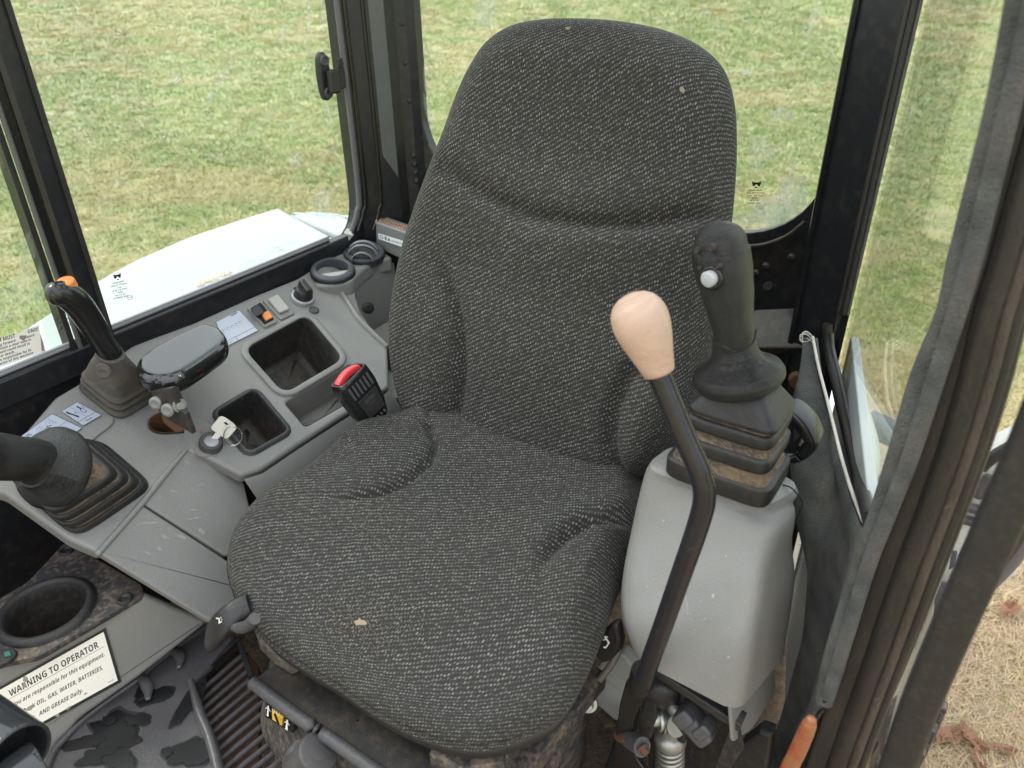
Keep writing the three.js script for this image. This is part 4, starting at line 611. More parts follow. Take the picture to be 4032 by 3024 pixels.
  // joystick land step at the front
  part(con, 'joystick_land', plate([[-0.4721,0.501,0.4495],[-0.4975,0.5138,0.407],[-0.5,0.515,0.3802],[-0.4667,0.4983,0.3693],[-0.4559,0.4929,0.3599],[-0.4465,0.4882,0.3701],[-0.4419,0.4859,0.4001],[-0.4262,0.4781,0.4474],[-0.4363,0.4831,0.4675]], 0.006, { F: FT, lift: 0.003, b: 0.002, r: 0.01 }), M.grey);
  // rear outer vents
  const Nv = v3([0.16, 0.97, 0.1]);
  const vent = (px, open) => {
    const c = px, v = part(con, 'air_vent', turned(c, Nv, [[0.040, -0.008], [0.040, 0.005], [0.0388, 0.008], [0.036, 0.0098], [0.031, 0.0108], [0.0295, 0.0105], [0.029, 0.006], [0.029, -0.008]], 48, { open: true }), M.ventRing);
    const kn = []; for (let i = 0; i < 72; i++) { const a = i / 72 * 6.283, B = basis(Nv), p = v3(c).addScaledVector(B.U, 0.0402 * Math.cos(a)).addScaledVector(B.V, 0.0402 * Math.sin(a)); kn.push(rod(p.clone().addScaledVector(B.N, -0.002), p.clone().addScaledVector(B.N, 0.005), 0.0009, { n: 5 })); }
    const kk = part(v, 'ring_knurl', kn, M.rubber); 
    if (open) {
      const B = basis(Nv, [0.6, 0, 0.8]);
      for (let i = 0; i < 4; i++) { const o = -0.022 + i * 0.0145, pts = [], hh = Math.sqrt(Math.max(0.0001, 0.029 ** 2 - o * o)); for (let k = 0; k <= 12; k++) { const a = Math.PI * k / 12; pts.push(v3(c).addScaledVector(B.U, o + 0.014).addScaledVector(B.V, hh * Math.cos(a)).addScaledVector(B.N, 0.006 + 0.9 * hh * Math.sin(a))); } const ring0 = pts.map(p => p), g2 = []; const rr2 = ring0.map(p => p.clone().addScaledVector(B.U, -0.012).addScaledVector(B.N, -0.003)); for (let k = 0; k < 12; k++) g2.push(ring0[k], rr2[k], ring0[k + 1], ring0[k + 1], rr2[k], rr2[k + 1]); const g = new THREE.BufferGeometry(); g.setFromPoints(g2); g.computeVertexNormals(); part(v, 'vent_louver', [uvBox(g), tube(pts, 0.0012, { n: 8, m: 30 })], louver2); }
    } else {
      part(v, 'vent_throat', turned(v3(c).addScaledVector(Nv, 0.001), Nv, [[0.030, 0.007], [0.029, -0.028], [0.001, -0.028]], 30, { cap: 'end' }), M.hole);
      const B = basis(Nv, [0.55, 0, -0.83]); 
      part(v, 'vent_flap', plate([0.35, 0.8, 1.2, 1.57, 1.94, 2.35, 2.8].map(a => v3(c).addScaledVector(B.U, 0.0292 * Math.cos(a)).addScaledVector(B.V, -0.0292 * Math.sin(a)).addScaledVector(B.N, 0.0075 - 0.003 * Math.sin(a))), 0.003, { n: Nv, b: 0.001 }), M.greyCap);
    }
  };
  const louver2 = std({ color: rgb(0.2, 0.205, 0.225), roughness: 0.5, side: THREE.DoubleSide });
  vent([-0.5047,0.53,-0.1214], false); vent([-0.5188,0.53,-0.2209], true);
  // switches
  const sw = (a, mat, blank) => { const s = part(con, blank ? 'blank_switch' : 'rocker_switch', plate(a, 0.006, { F: FT, lift: 0.004, b: 0.0018, bs: 3, r: 0.004 }), M.grey); return s; };
  const s1 = sw([[-0.5213,0.5257,0.067],[-0.5234,0.5267,0.0381],[-0.4756,0.5028,0.0444],[-0.4754,0.5027,0.0728]], M.grey);
  part(s1, 'switch_body', plate([[-0.5171,0.5235,0.0613],[-0.5185,0.5242,0.0399],[-0.481,0.5055,0.048],[-0.4805,0.5052,0.0697]], 0.006, { F: FT, lift: 0.006, b: 0.001, r: 0.002 }), M.hole);
  part(s1, 'switch_paddle', loft([ring([-0.5056,0.5223,0.0576], v3([-0.5192,0.5246,0.0412]).sub(v3([-0.5171,0.5235,0.0613])).normalize(), v3([-0.4805,0.5052,0.0697]).sub(v3([-0.5171,0.5235,0.0613])).normalize(), 0.010, 0.012, 20, 6), ring([-0.4935,0.5296,0.0665], v3([-0.5192,0.5246,0.0412]).sub(v3([-0.5171,0.5235,0.0613])).normalize(), v3([-0.4805,0.5052,0.0697]).sub(v3([-0.5171,0.5235,0.0613])).normalize(), 0.0092, 0.009, 20, 6)]), M.rubber);
  part(s1, 'switch_lens', plate([[-0.4969,0.5135,0.0603],[-0.498,0.514,0.0452],[-0.4836,0.5068,0.0485],[-0.4831,0.5065,0.0641]], 0.003, { F: FT, lift: 0.0085, b: 0.0006, r: 0.002 }), M.orange);
  const s2 = sw([[-0.5225,0.5262,0.0319],[-0.5213,0.5256,-0.0001],[-0.4751,0.5026,0.0072],[-0.4756,0.5028,0.0382]], M.greyCap, true);
  part(s2, 'switch_cap', plate([[-0.5163,0.5231,0.0268],[-0.5173,0.5237,0.0039],[-0.4833,0.5066,0.0114],[-0.4842,0.5071,0.0325]], 0.006, { F: FT, lift: 0.010, b: 0.002, bs: 3, r: 0.004 }), M.greyCap);
  const kc = [-0.4949,0.5125,-0.0321], kn = part(con, 'rotary_knob', turned(kc, FT.N, [[0.0205, 0], [0.0205, 0.006], [0.0195, 0.008], [0.0165, 0.009], [0.0155, 0.0075]], 36), M.rail);
  part(kn, 'knob_body', turned(off(kc, FT.N, 0.006), FT.N, [[0.0175, 0], [0.016, 0.008], [0.0145, 0.016], [0.012, 0.0175]], 30), M.rubber);
  const kU = v3([-0.4796,0.5048,-0.029]).sub(v3([-0.5132,0.5216,-0.0393])).normalize(), kV = new THREE.Vector3().crossVectors(v3(FT.N), kU);
  part(kn, 'knob_grip', block(off(kc, FT.N, 0.026), kU, kV, 0.031, 0.012, 0.018, { e: 0.003 }), M.rubber);
  part(kn, 'knob_pointer', plate([off(v3(kc).addScaledVector(kU, -0.030).toArray(), FT.N, 0.003), off(v3(kc).addScaledVector(kU, -0.018).addScaledVector(kV, 0.007).toArray(), FT.N, 0.003), off(v3(kc).addScaledVector(kU, -0.018).addScaledVector(kV, -0.007).toArray(), FT.N, 0.003)], 0.003, { F: FT, lift: 0.003, b: 0 }), M.hole);
  part(con, 'round_plug', turned([-0.4662,0.4981,-0.0292], FT.N, [[0.0088, -0.002], [0.0086, 0.0022], [0.006, 0.003]], 24), M.graphite);
  // printed decals
  const ink = '#1d1f26';
  const glyphs = (c, X, Y, s, n) => { c.lineWidth = 3.2; c.strokeStyle = ink; for (let i = 0; i < n; i++) { const x = X + i * s * 1.5; c.beginPath(); c.moveTo(x, Y); c.lineTo(x, Y - s); c.lineTo(x + s * 0.5, Y - s * 0.6); c.lineTo(x + s * 0.9, Y - s); c.stroke(); c.beginPath(); c.moveTo(x + s * 0.2, Y + 6); c.lineTo(x + s * 0.7, Y + 6); c.moveTo(x + s * 1.0, Y - s * 0.5); c.lineTo(x + s * 1.3, Y - s * 0.5); c.stroke(); } };
  part(con, 'blade_decal', quad(...[[-0.5219,0.5276,0.1285],[-0.5244,0.5289,0.0792],[-0.4763,0.5048,0.0843],[-0.4757,0.5045,0.1525]]), print(512, 400, (c, w, h) => { c.fillStyle = '#a4a9b4'; c.fillRect(0, 0, w, h); c.strokeStyle = ink; c.lineWidth = 5; c.strokeRect(4, 4, w - 8, h - 8); c.beginPath(); c.moveTo(0, 330); c.lineTo(w, 330); c.moveTo(190, 330); c.lineTo(190, h); c.stroke(); c.fillStyle = ink; c.font = 'bold 22px sans-serif'; c.fillRect(300, 16, 150, 9); c.fillRect(320, 30, 110, 7); glyphs(c, 60, 200, 50, 5); glyphs(c, 40, 390, 34, 2); }), 'grey decal of blade positions');
  part(con, 'control_decal', quad(...[[-0.4956,0.518,0.4176],[-0.4589,0.4996,0.4032],[-0.4489,0.4946,0.4645],[-0.4828,0.5116,0.4801]]), print(640, 512, (c, w, h) => { c.fillStyle = '#9aa0b0'; c.fillRect(0, 0, w, h); c.strokeStyle = ink; c.lineWidth = 7; c.strokeRect(4, 4, w - 8, h - 8); c.beginPath(); c.moveTo(0, 400); c.lineTo(w, 400); c.moveTo(w / 2, 0); c.lineTo(w / 2, 400); c.stroke(); for (const X of [40, 360]) { glyphs(c, X + 10, 120, 46, 3); glyphs(c, X + 30, 250, 46, 2); c.fillStyle = ink; for (let k = 0; k < 5; k++) { c.beginPath(); c.arc(X + 150 + 26 * Math.cos(k * 1.57) * (k < 4 ? 1 : 0), 170 + 26 * Math.sin(k * 1.57) * (k < 4 ? 1 : 0), 11, 0, 6.3); c.fill(); } } c.font = 'bold 64px sans-serif'; c.fillText('SO', 40, 375); c.font = 'bold 30px sans-serif'; c.fillText('CONTROL', 60, 470); c.fillText('ISO', 420, 350); }), 'grey decal of arm movement arrows');
  part(con, 'control_decal', quad(...[[-0.4933,0.5168,0.4072],[-0.4957,0.518,0.3832],[-0.4625,0.5014,0.3724],[-0.4607,0.5005,0.4005]]), print(512, 360, (c, w, h) => { c.fillStyle = '#9aa0b0'; c.fillRect(0, 0, w, h); c.strokeStyle = ink; c.lineWidth = 6; c.strokeRect(4, 4, w - 8, h - 8); c.beginPath(); c.moveTo(0, 270); c.lineTo(w, 270); c.moveTo(w / 2, 0); c.lineTo(w / 2, 270); c.stroke(); c.fillStyle = ink; c.save(); c.translate(110, 150); c.rotate(-0.5); c.fillRect(-22, -85, 44, 120); c.beginPath(); c.arc(0, -85, 30, 0, 6.3); c.arc(0, 45, 28, 0, 6.3); c.fill(); c.restore(); c.font = 'bold 56px sans-serif'; c.fillText('8', 180, 150); c.save(); c.translate(370, 150); c.fillRect(-10, -95, 44, 70); c.beginPath(); c.ellipse(0, 10, 50, 38, 0, 0, 6.3); c.lineWidth = 12; c.stroke(); c.restore(); c.fillRect(430, 100, 46, 9); c.fillRect(430, 124, 46, 9); c.font = 'bold 40px sans-serif'; c.fillText('AUX HYD', 150, 330); }), 'grey decal of an auxiliary lever');
  // ignition
  part(con, 'ignition_plate', spine([[-0.3984,0.4651,0.2883],[-0.3862,0.459,0.2882],[-0.3693,0.4505,0.2908],[-0.3503,0.441,0.2939],[-0.3431,0.4375,0.2942]], [[0.010, 0.0012], [0.020, 0.0012], [0.023, 0.0012], [0.022, 0.0012], [0.012, 0.0012]], { ref: [0.3, -0.1, -0.9], n: 24 }), M.grey, 'oval dial plate');
  part(con, 'ignition_mark', quad(...[[-0.3908,0.4638,0.2897],[-0.3903,0.4635,0.279],[-0.3661,0.4514,0.2835],[-0.3665,0.4516,0.295]]), print(128, 160, (c, w, h) => { c.clearRect(0, 0, w, h); c.strokeStyle = '#8a8b8c'; c.lineWidth = 6; for (let i = 0; i < 5; i++) { c.beginPath(); c.moveTo(20 + i * 18, 30 + i * 22); c.lineTo(60 + i * 8, 14 + i * 24); c.stroke(); } c.fillStyle = '#d33b33'; c.fillRect(44, 84, 34, 12); }, { transparent: true }));
  const ig0 = [-0.3554,0.4427,0.2919]; part(con, 'ignition_barrel', [turned(ig0, FT.N, [[0.0165, 0], [0.016, 0.010], [0.0135, 0.012], [0.0112, 0.012], [0.0105, 0.0095], [0.004, 0.0095]], 32)], M.graphite);
  part(con, 'barrel_face', turned(off(ig0, FT.N, 0.0096), FT.N, [[0.0105, 0], [0.009, 0.0015], [0.002, 0.0016]], 24), M.rail);
  // literature holder at the rear
  const hp = [[-0.5193,0.5842,-0.262], [-0.4386,0.5752,-0.262], [-0.445,0.5148,-0.262], [-0.5245,0.5281,-0.262]];
  part(con, 'manual_holder', plate(hp, 0.035, { n: [0.1, 0.2, 1], b: 0.004, bs: 3, r: 0.005 }), M.grey);
  part(con, 'holder_label', quad(...offs([[-0.5126,0.5629,-0.262],[-0.4347,0.5583,-0.262],[-0.4363,0.5421,-0.262],[-0.5132,0.5495,-0.262]], [0, 0.1, 1], 0.0028)), print(512, 128, (c, w, h) => { c.fillStyle = '#dfe2e2'; c.fillRect(0, 0, w, h); c.strokeStyle = '#6d7274'; c.lineWidth = 8; c.strokeRect(4, 4, w - 8, h - 8); c.fillStyle = '#777c80'; c.fillRect(30, 30, 60, 66); c.fillRect(110, 26, 40, 70); c.fillRect(164, 40, 40, 56); c.fillStyle = '#dfe2e2'; c.fillRect(44, 44, 30, 34); c.fillStyle = '#50555a'; c.font = 'bold 44px sans-serif'; c.fillText("OPERATOR'S", 218, 86); }), 'white label on the holder');
  const hb = thing('operator_handbook', 'handbook with a copper coloured spiral binding standing in the holder by the corner pillar', 'handbook', [-0.4909,0.5694,-0.275]);
  part(hb, 'pages', plate([[-0.5217,0.5801,-0.275], [-0.4452,0.571,-0.275], [-0.449,0.5346,-0.275], [-0.5272,0.539,-0.275]], 0.012, { n: [0, 0.1, 1] }), M.paper);
  for (let i = 0; i < 11; i++) { const a = v3([-0.5237,0.5761,-0.278]).lerp(v3([-0.4593,0.5704,-0.278]), i / 10), p = []; for (let k = 0; k <= 12; k++) { const t = k / 12 * 6.283 * 0.92; p.push([a.x + 0.0012 * k / 12, a.y + 0.0075 * Math.cos(t) + 0.002, a.z + 0.0095 * Math.sin(t)]); } part(hb, 'binding_coil', tube(p, 0.0011, { n: 7, m: 24 }), M.copper); }
}
// ignition key with split ring
{
  const key = thing('ignition_key', 'bare metal ignition key with a wire split ring in the console ignition', 'key', [-0.3584,0.4442,0.2827]);
  const U = v3([-0.3423,0.4697,0.2674]).sub(v3([-0.3518,0.4499,0.2896])).normalize(), N = v3([0.75, 0.35, 0.55]).addScaledVector(U, -v3([0.75, 0.35, 0.55]).dot(U)).normalize(), V = new THREE.Vector3().crossVectors(N, U), o = v3([-0.3518,0.4499,0.2896]);
  const L = o.distanceTo(v3([-0.3423,0.4697,0.2674])), q = (a, b) => o.clone().addScaledVector(U, a * L).addScaledVector(V, b).toArray();
  const metal = std({ color: rgb(0.50, 0.48, 0.44), metalness: 0.8, roughness: 0.38 });
  part(key, 'blade', plate([q(-0.1, -0.004), q(0.42, -0.0045), q(0.42, 0.0045), q(-0.1, 0.004)], 0.002, { n: N, b: 0.0004 }), metal);
  part(key, 'bow', plate([q(0.4, -0.012), q(0.52, -0.0145), q(1.12, -0.0145), q(1.2, -0.008), q(1.2, 0.008), q(1.12, 0.0145), q(0.52, 0.0145), q(0.4, 0.012)], 0.0025, { n: N, b: 0.0005, r: 0.003, holes: [{ pts: [q(0.93, 0.001), q(0.99, -0.003), q(1.05, 0.001), q(0.99, 0.005)], r: 0.002 }] }), metal);
  const rc = [-0.3279,0.4569,0.2719], rp = []; for (let i = 0; i <= 40; i++) { const t = i / 20 * 6.283; rp.push(v3(rc).addScaledVector(v3([0.55, 0.1, -0.83]), 0.0125 * Math.cos(t)).addScaledVector(v3([0.1, 1, 0.1]), 0.017 * Math.sin(t)).addScaledVector(N, (i / 40 - 0.5) * 0.003).toArray()); }
  part(key, 'split_ring', tube(rp, 0.00085, { n: 8, m: 160 }), M.steel);
}
// wrist rest
{
  const wr = thing('wrist_rest', 'black moulded wrist rest pad on a bolted steel bracket above the console', 'wrist rest', [-0.4138,0.4719,0.321]);
  part(wr, 'pad', plate([[-0.4028,0.578,0.3421],[-0.4279,0.578,0.3217],[-0.4385,0.578,0.2968],[-0.4444,0.578,0.2542],[-0.445,0.578,0.2107],[-0.4357,0.578,0.196],[-0.4108,0.578,0.1953],[-0.3787,0.578,0.2107],[-0.3575,0.578,0.2312],[-0.3445,0.578,0.2797],[-0.3377,0.578,0.3193],[-0.3504,0.578,0.3397],[-0.3762,0.578,0.3486]], 0.031, { n: [0, 1, 0], b: 0.0125, bs: 6, r: 0.014, cs: 8 }), M.pad);
  part(wr, 'pad_base', plate([[-0.4365,0.546,0.3204],[-0.4696,0.546,0.283],[-0.4649,0.546,0.1998],[-0.4408,0.546,0.1851],[-0.407,0.546,0.2365],[-0.3833,0.546,0.2966],[-0.3989,0.546,0.3179]], 0.010, { n: [0, 1, 0], b: 0.004, r: 0.012 }), M.rubber);
  part(wr, 'bracket', [plate([[-0.3717,0.5546,0.345],[-0.3205,0.5755,0.345],[-0.3181,0.5474,0.345],[-0.3055,0.5411,0.345],[-0.3021,0.5117,0.345],[-0.3197,0.5148,0.345],[-0.3595,0.5192,0.345],[-0.3715,0.5311,0.345]], 0.007, { n: [0.3, 0.1, 1], b: 0.001 }), plate([[-0.3555,0.5577,0.337],[-0.3262,0.5697,0.337],[-0.3146,0.5193,0.337],[-0.3285,0.5072,0.337]], 0.005, { n: [0.9, 0, 0.4], b: 0.001 })], M.blackDirty);
  part(wr, 'bracket_foot', plate([[-0.3819,0.5166,0.334],[-0.3588,0.5096,0.334],[-0.3347,0.501,0.334],[-0.3594,0.487,0.334],[-0.3841,0.4957,0.334]], 0.008, { n: [0.3, 0.1, 1], b: 0.001 }), M.rust, 'rusty foot of the bracket');
  for (const p of [[-0.3574,0.5434,0.35],[-0.3335,0.5407,0.35]]) part(wr, 'bolt_head', [turned(p, [0.5, 0.25, 1], [[0.0090, -0.002], [0.0090, 0.0016], [0.008, 0.003], [0.005, 0.0036], [0.0045, 0.0028], [0.001, 0.0028]], 20)], M.galv);
  part(wr, 'bolt_head', hexBolt([-0.3215,0.5464,0.34], [0.9, 0.2, 0.3], 0.006, 0.008), M.galv);
}
// blade lever
function gaiterRings(c, F, list, yaw = 0) { const U = v3(F.U).multiplyScalar(Math.cos(yaw)).addScaledVector(v3(F.V), Math.sin(yaw)), V = new THREE.Vector3().crossVectors(v3(F.N), U); return list.map(([h, a, b, dx = 0, dy = 0, p = 5]) => ring(v3(c).addScaledVector(v3(F.N), h).addScaledVector(U, dx).addScaledVector(V, dy), U, V, a, b, 48, p)); }
{
  const bl = thing('blade_lever', 'black hand lever with an orange thumb button rising from a ribbed grey boot', 'lever', [-0.4852,0.5076,0.3308]);
  const base = [-0.4871,0.5085,0.3278], top = [-0.452,0.5858,0.3411];
  const ax = v3(top).sub(v3(base)), H = ax.dot(v3(FT.N)), dx = ax.dot(v3(FT.U)), dy = ax.dot(v3(FT.V));
  const s = (f, a, b, p = 5) => [H * f, a, b, dx * f, dy * f, p];
  part(bl, 'boot', loft(gaiterRings(base, FT, [s(0, .042, .037), s(.04, .043, .038), s(.09, .042, .037), s(.12, .0365, .0315), s(.145, .0365, .0315), s(.175, .040, .035), s(.225, .040, .035), s(.255, .0345, .030), s(.28, .0345, .030), s(.31, .038, .033), s(.36, .0375, .0325), s(.39, .033, .028), s(.43, .0335, .0285), s(.7, .026, .023, 4), s(.9, .0195, .0175, 3), s(1.02, .017, .016, 2.5)], 0.1)), M.boot);
  const F2 = basis([0.6, 0.25, 0.75], [1, 0, 0]); const ec = [-0.432,0.5772,0.367];
  part(bl, 'boot_emblem', [loft([ring(ec, F2.U, F2.V, 0.0105, 0.0105, 28), ring(off(ec, F2.N, 0.0015), F2.U, F2.V, 0.0095, 0.0095, 28), ring(off(ec, F2.N, 0.0012), F2.U, F2.V, 0.008, 0.008, 28)]), tube([[-0.005, -0.002], [-0.002, 0.003], [0, -0.001], [0.002, 0.003], [0.005, -0.002]].map(([a, b]) => v3(ec).addScaledVector(F2.U, a).addScaledVector(F2.V, b).addScaledVector(F2.N, 0.0014).toArray()), 0.0007, { n: 6 })], M.boot);
  part(bl, 'grip', spine([[-0.452,0.6883,0.3815],[-0.452,0.6836,0.3724],[-0.452,0.673,0.3644],[-0.452,0.6586,0.3585],[-0.452,0.6417,0.3538],[-0.452,0.6231,0.3493],[-0.452,0.6056,0.345],[-0.452,0.5889,0.3401]], [[0.0150, 0.0150], [0.0170, 0.0165], [0.0178, 0.0170], [0.0175, 0.0168], [0.0168, 0.0165], [0.0160, 0.0160], [0.0156, 0.0156], [0.0156, 0.0156]], { round: 1, n: 30, m: 60, flat: 0.85, ref: [0, 0, 1] }), M.glossBlack);
  const bN = v3([0.12, 0.97, 0.2]); part(bl, 'thumb_button', turned([-0.452,0.6964,0.3665], bN, [[0.0112, -0.006], [0.0110, 0.002], [0.0098, 0.0042], [0.006, 0.0046]], 26), M.orange);
  part(bl, 'grip_seam', tube([[-0.434,0.7005,0.3935],[-0.434,0.6922,0.3906],[-0.434,0.6811,0.3808],[-0.434,0.667,0.3704],[-0.434,0.6513,0.3631],[-0.434,0.6379,0.3591]], 0.0004, { n: 6 }), M.hole);
}
// right hand joystick (left of picture)
{
  const js = thing('joystick', 'black joystick leaning out of the left edge with a wide flange above a dusty gaiter', 'joystick', [-0.3853,0.4577,0.4534], 'joysticks either side of the seat');
  const B0 = mid([-0.3648,0.4474,0.3944], [-0.4176,0.4738,0.5039]).toArray();
  const fl = [-0.3616,0.525,0.4881], ax = v3(fl).sub(v3(B0)), H = ax.dot(v3(FT.N)), dx = ax.dot(v3(FT.U)), dy = ax.dot(v3(FT.V));
  const s = (f, a, b, p = 6) => [H * f, a, b, dx * f, dy * f, p];
  const ribs = [[0, .0545, .0575], [.24, .051, .054], [.47, .047, .050], [.69, .042, .045]];
  for (const [f, a, b] of ribs) part(js, 'gaiter_rib', loft(gaiterRings(B0, FT, [s(f, a - .004, b - .004), s(f + .01, a, b), s(f + .12, a - .001, b - .001), s(f + .14, a - .004, b - .004)], 0.06)), M.rubber);
  part(js, 'gaiter_fold', loft(gaiterRings(B0, FT, [s(-.01, .051, .054), s(.15, .049, .052), s(.2, .044, .047), s(.25, .047, .050), s(.38, .046, .049), s(.43, .041, .044), s(.48, .043, .046), s(.61, .042, .045), s(.65, .037, .039), s(.7, .039, .042), s(.83, .037, .039), s(.95, .03, .032)], 0.06)), M.fold);
  const dir = v3([-0.3345,0.6,0.5675]).sub(v3(fl)).normalize();
  part(js, 'grip_flange', turned(fl, dir, [[0.026, -0.018], [0.040, -0.012], [0.0485, -0.002], [0.049, 0.004], [0.045, 0.012], [0.036, 0.019], [0.028, 0.026], [0.0255, 0.032]], 44), M.grip);
  const g = part(js, 'grip', spine([off(fl, dir, 0.015), [-0.3539,0.553,0.5098], [-0.3467,0.57,0.5286], [-0.3423,0.59,0.5532], [-0.3211,0.62,0.5888]], [[0.028, 0.028], [0.0245, 0.025], [0.024, 0.025], [0.025, 0.027], [0.027, 0.03]], { n: 30, m: 40 }), M.grip);
}

/* ---------- low front console ---------- */
{
  const lo = thing('lower_console', 'grey lower front console carrying a dusty black cup holder plate and warning label', 'console', [-0.36, 0, 0.55]);
  const FL = {o:[-0.2944,0.34,0.4705],U:[-0.2616,-0.0754,0.9622],V:[0.277,-0.9609,0],N:[0.9246,0.2665,0.2723]}, FC = {o:[0,0.34,0],U:[1,0,0],V:[0,0,-1],N:[0,1,0]};
  const rim = [-0.3692,0.345,0.5541], Hc = { o: rim, U: FC.U, V: FC.V, N: FC.N };
  const plateTop = [[-0.474,0.342,0.4702],[-0.4033,0.342,0.4647],[-0.3114,0.342,0.4616],[-0.2926,0.342,0.4698],[-0.3005,0.342,0.5288],[-0.3102,0.342,0.5975],[-0.3379,0.342,0.6266],[-0.3486,0.342,0.662],[-0.443,0.342,0.6176],[-0.4435,0.342,0.5729],[-0.4417,0.342,0.5403]];
  const circ = (r, n = 40) => { const l = []; for (let i = 0; i < n; i++) { const a = i / n * 6.283; l.push([rim[0] + r * Math.cos(a), 0.342, rim[2] + r * Math.sin(a)]); } return l; };
  part(lo, 'cup_plate', plate(plateTop, 0.010, { n: [0, 1, 0], b: 0.003, bs: 3, r: 0.008, holes: [{ pts: circ(0.050) }] }), M.dusty, 'dusty black top plate');
  part(lo, 'cup_holder', turned([rim[0], 0.342, rim[2]], [0, 1, 0], [[0.058, -0.004], [0.0568, 0.004], [0.053, 0.0075], [0.0485, 0.008], [0.0448, 0.004], [0.0425, -0.01], [0.042, -0.08], [0.036, -0.086], [0.001, -0.086]], 56, { cap: 'end' }), M.blackDirty);
  for (const p of [[-0.3038,0.343,0.4901],[-0.4524,0.343,0.4798]]) part(lo, 'plate_screw', turned(p, [0, 1, 0], [[0.010, -0.001], [0.0095, 0.002], [0.0075, 0.003], [0.006, 0.0015], [0.004, 0.0002]], 20), M.blackDirty);
  part(lo, 'green_switch', [plate([[-0.3449,0.344,0.6276],[-0.3515,0.344,0.6137],[-0.3403,0.344,0.6066],[-0.3294,0.344,0.6092],[-0.3264,0.344,0.6213],[-0.3314,0.344,0.6344]], 0.006, { n: [0, 1, 0], lift: 0.003, b: 0.002, r: 0.006 })], M.rubber);
  part(lo, 'switch_lamp', plate([[-0.3417,0.3475,0.6181],[-0.3389,0.3475,0.6132],[-0.3309,0.3475,0.6152],[-0.3342,0.3475,0.6204]], 0.002, { n: [0, 1, 0], b: 0.0004, r: 0.001, lift: 0.0015 }), std({ color: rgb(0.03, 0.14, 0.11), roughness: 0.4 }));
  part(lo, 'side_panel', plate([[-0.2945,0.3406,0.4702],[-0.2585,0.2665,0.4206],[-0.2584,0.2608,0.426],[-0.2789,0.2388,0.5171],[-0.2968,0.227,0.5895],[-0.3023,0.2059,0.6287],[-0.2983,0.1602,0.6598],[-0.3371,0.2236,0.7295],[-0.3554,0.3379,0.6798],[-0.3402,0.34,0.6261]], 0.014, { n: [0.8, 0.5, 0.2], b: 0.006, bs: 4, r: 0.004 }), M.grey);
  const wl = thing('warning_label', 'white label headed WARNING TO OPERATOR with a black border on the lower console', 'label', [-0.3131,0.2857,0.5873]);
  part(wl, 'label_sheet', quad(...offs([[-0.3369,0.3131,0.6413],[-0.3043,0.3214,0.5223],[-0.2863,0.246,0.5351],[-0.321,0.244,0.6551]], [0.85, 0.4, 0.25], 0.0016)), print(1400, 620, (c, w, h) => {
    c.fillStyle = '#15151a'; c.fillRect(0, 0, w, h); c.fillStyle = '#e6e0d6'; c.fillRect(22, 26, w - 62, h - 60);
    for (let i = 0; i < 1400; i++) { c.fillStyle = hash(i, 1, 2) > 0.5 ? 'rgba(214,204,192,0.5)' : 'rgba(240,236,230,0.5)'; c.fillRect(30 + hash(i, 2, 2) * (w - 90), 32 + hash(i, 3, 2) * (h - 80), 10, 7); }
    c.fillStyle = '#17171d'; c.textAlign = 'center'; c.font = 'bold 96px sans-serif'; c.fillText('WARNING TO OPERATOR', w * 0.49, 150, w - 130); c.fillRect(70, 168, w - 150, 4);
    c.font = 'italic bold 62px sans-serif'; c.fillText('You are responsible for this equipment.', w * 0.5, 268, w - 150); c.fillText('Check OIL, GAS, WATER, BATTERIES,', w * 0.5, 388, w - 150); c.fillText('AND GREASE Daily.', w * 0.46, 506); c.font = '18px sans-serif'; c.fillText('50001001', w - 120, h - 60);
    c.fillStyle = '#8f857f'; for (const [x, y, a, b] of [[330, 60, 34, 30], [300, 110, 22, 36], [298, 372, 46, 24], [250, 470, 60, 26], [560, 600, 30, 18], [700, 590, 40, 14], [940, 540, 26, 10], [20, 330, 10, 40]]) { c.beginPath(); for (let k = 0; k < 12; k++) { const t = k / 12 * 6.283, q = 0.6 + 0.7 * hash(k, x, 5); c.lineTo(x + a * q * Math.cos(t), y + b * q * Math.sin(t)); } c.fill(); }
  }, { roughness: 0.35 }));
  // smooth floor liner with wet blotches
  const ln = thing('floor_liner', 'shiny dark grey plastic floor liner splashed with wet blotches beside the grille', 'liner', [-0.3, 0.1, 0.5]);
  const L1 = [[-0.2473,0.215,0.3942],[-0.2999,0.215,0.4016],[-0.2999,0.215,0.5098],[-0.3053,0.215,0.587],[-0.2905,0.215,0.6313],[-0.2548,0.215,0.6712],[-0.0876,0.215,0.5652],[-0.1013,0.215,0.5374],[-0.1401,0.215,0.5158],[-0.1768,0.215,0.498],[-0.2138,0.215,0.4842],[-0.2312,0.215,0.4767],[-0.2352,0.215,0.4568],[-0.2367,0.215,0.4435],[-0.2407,0.215,0.4297]];
  part(ln, 'liner_sheet', plate(L1, 0.012, { n: [0, 1, 0], b: 0.004, bs: 3, r: 0.012 }), M.liner);
  part(ln, 'liner_edge', spine([[-0.2956,0.218,0.4042],[-0.3001,0.218,0.4553],[-0.2999,0.218,0.488],[-0.2971,0.218,0.5108],[-0.3008,0.218,0.5484],[-0.3018,0.218,0.5857],[-0.2954,0.218,0.6165],[-0.2873,0.218,0.6344],[-0.2554,0.218,0.6672]], Array(9).fill([0.004, 0.004]), { n: 12, m: 50 }), M.liner);
  for (const l of [[[-0.2962,0.22,0.4576],[-0.2804,0.22,0.4596],[-0.2665,0.22,0.4706]], [[-0.2958,0.22,0.5084],[-0.2756,0.22,0.5127],[-0.2582,0.22,0.5234]]]) part(ln, 'liner_tab', spine(l, [[0.006, 0.006], [0.008, 0.006], [0.004, 0.003]], { n: 14, round: 1 }), M.liner);
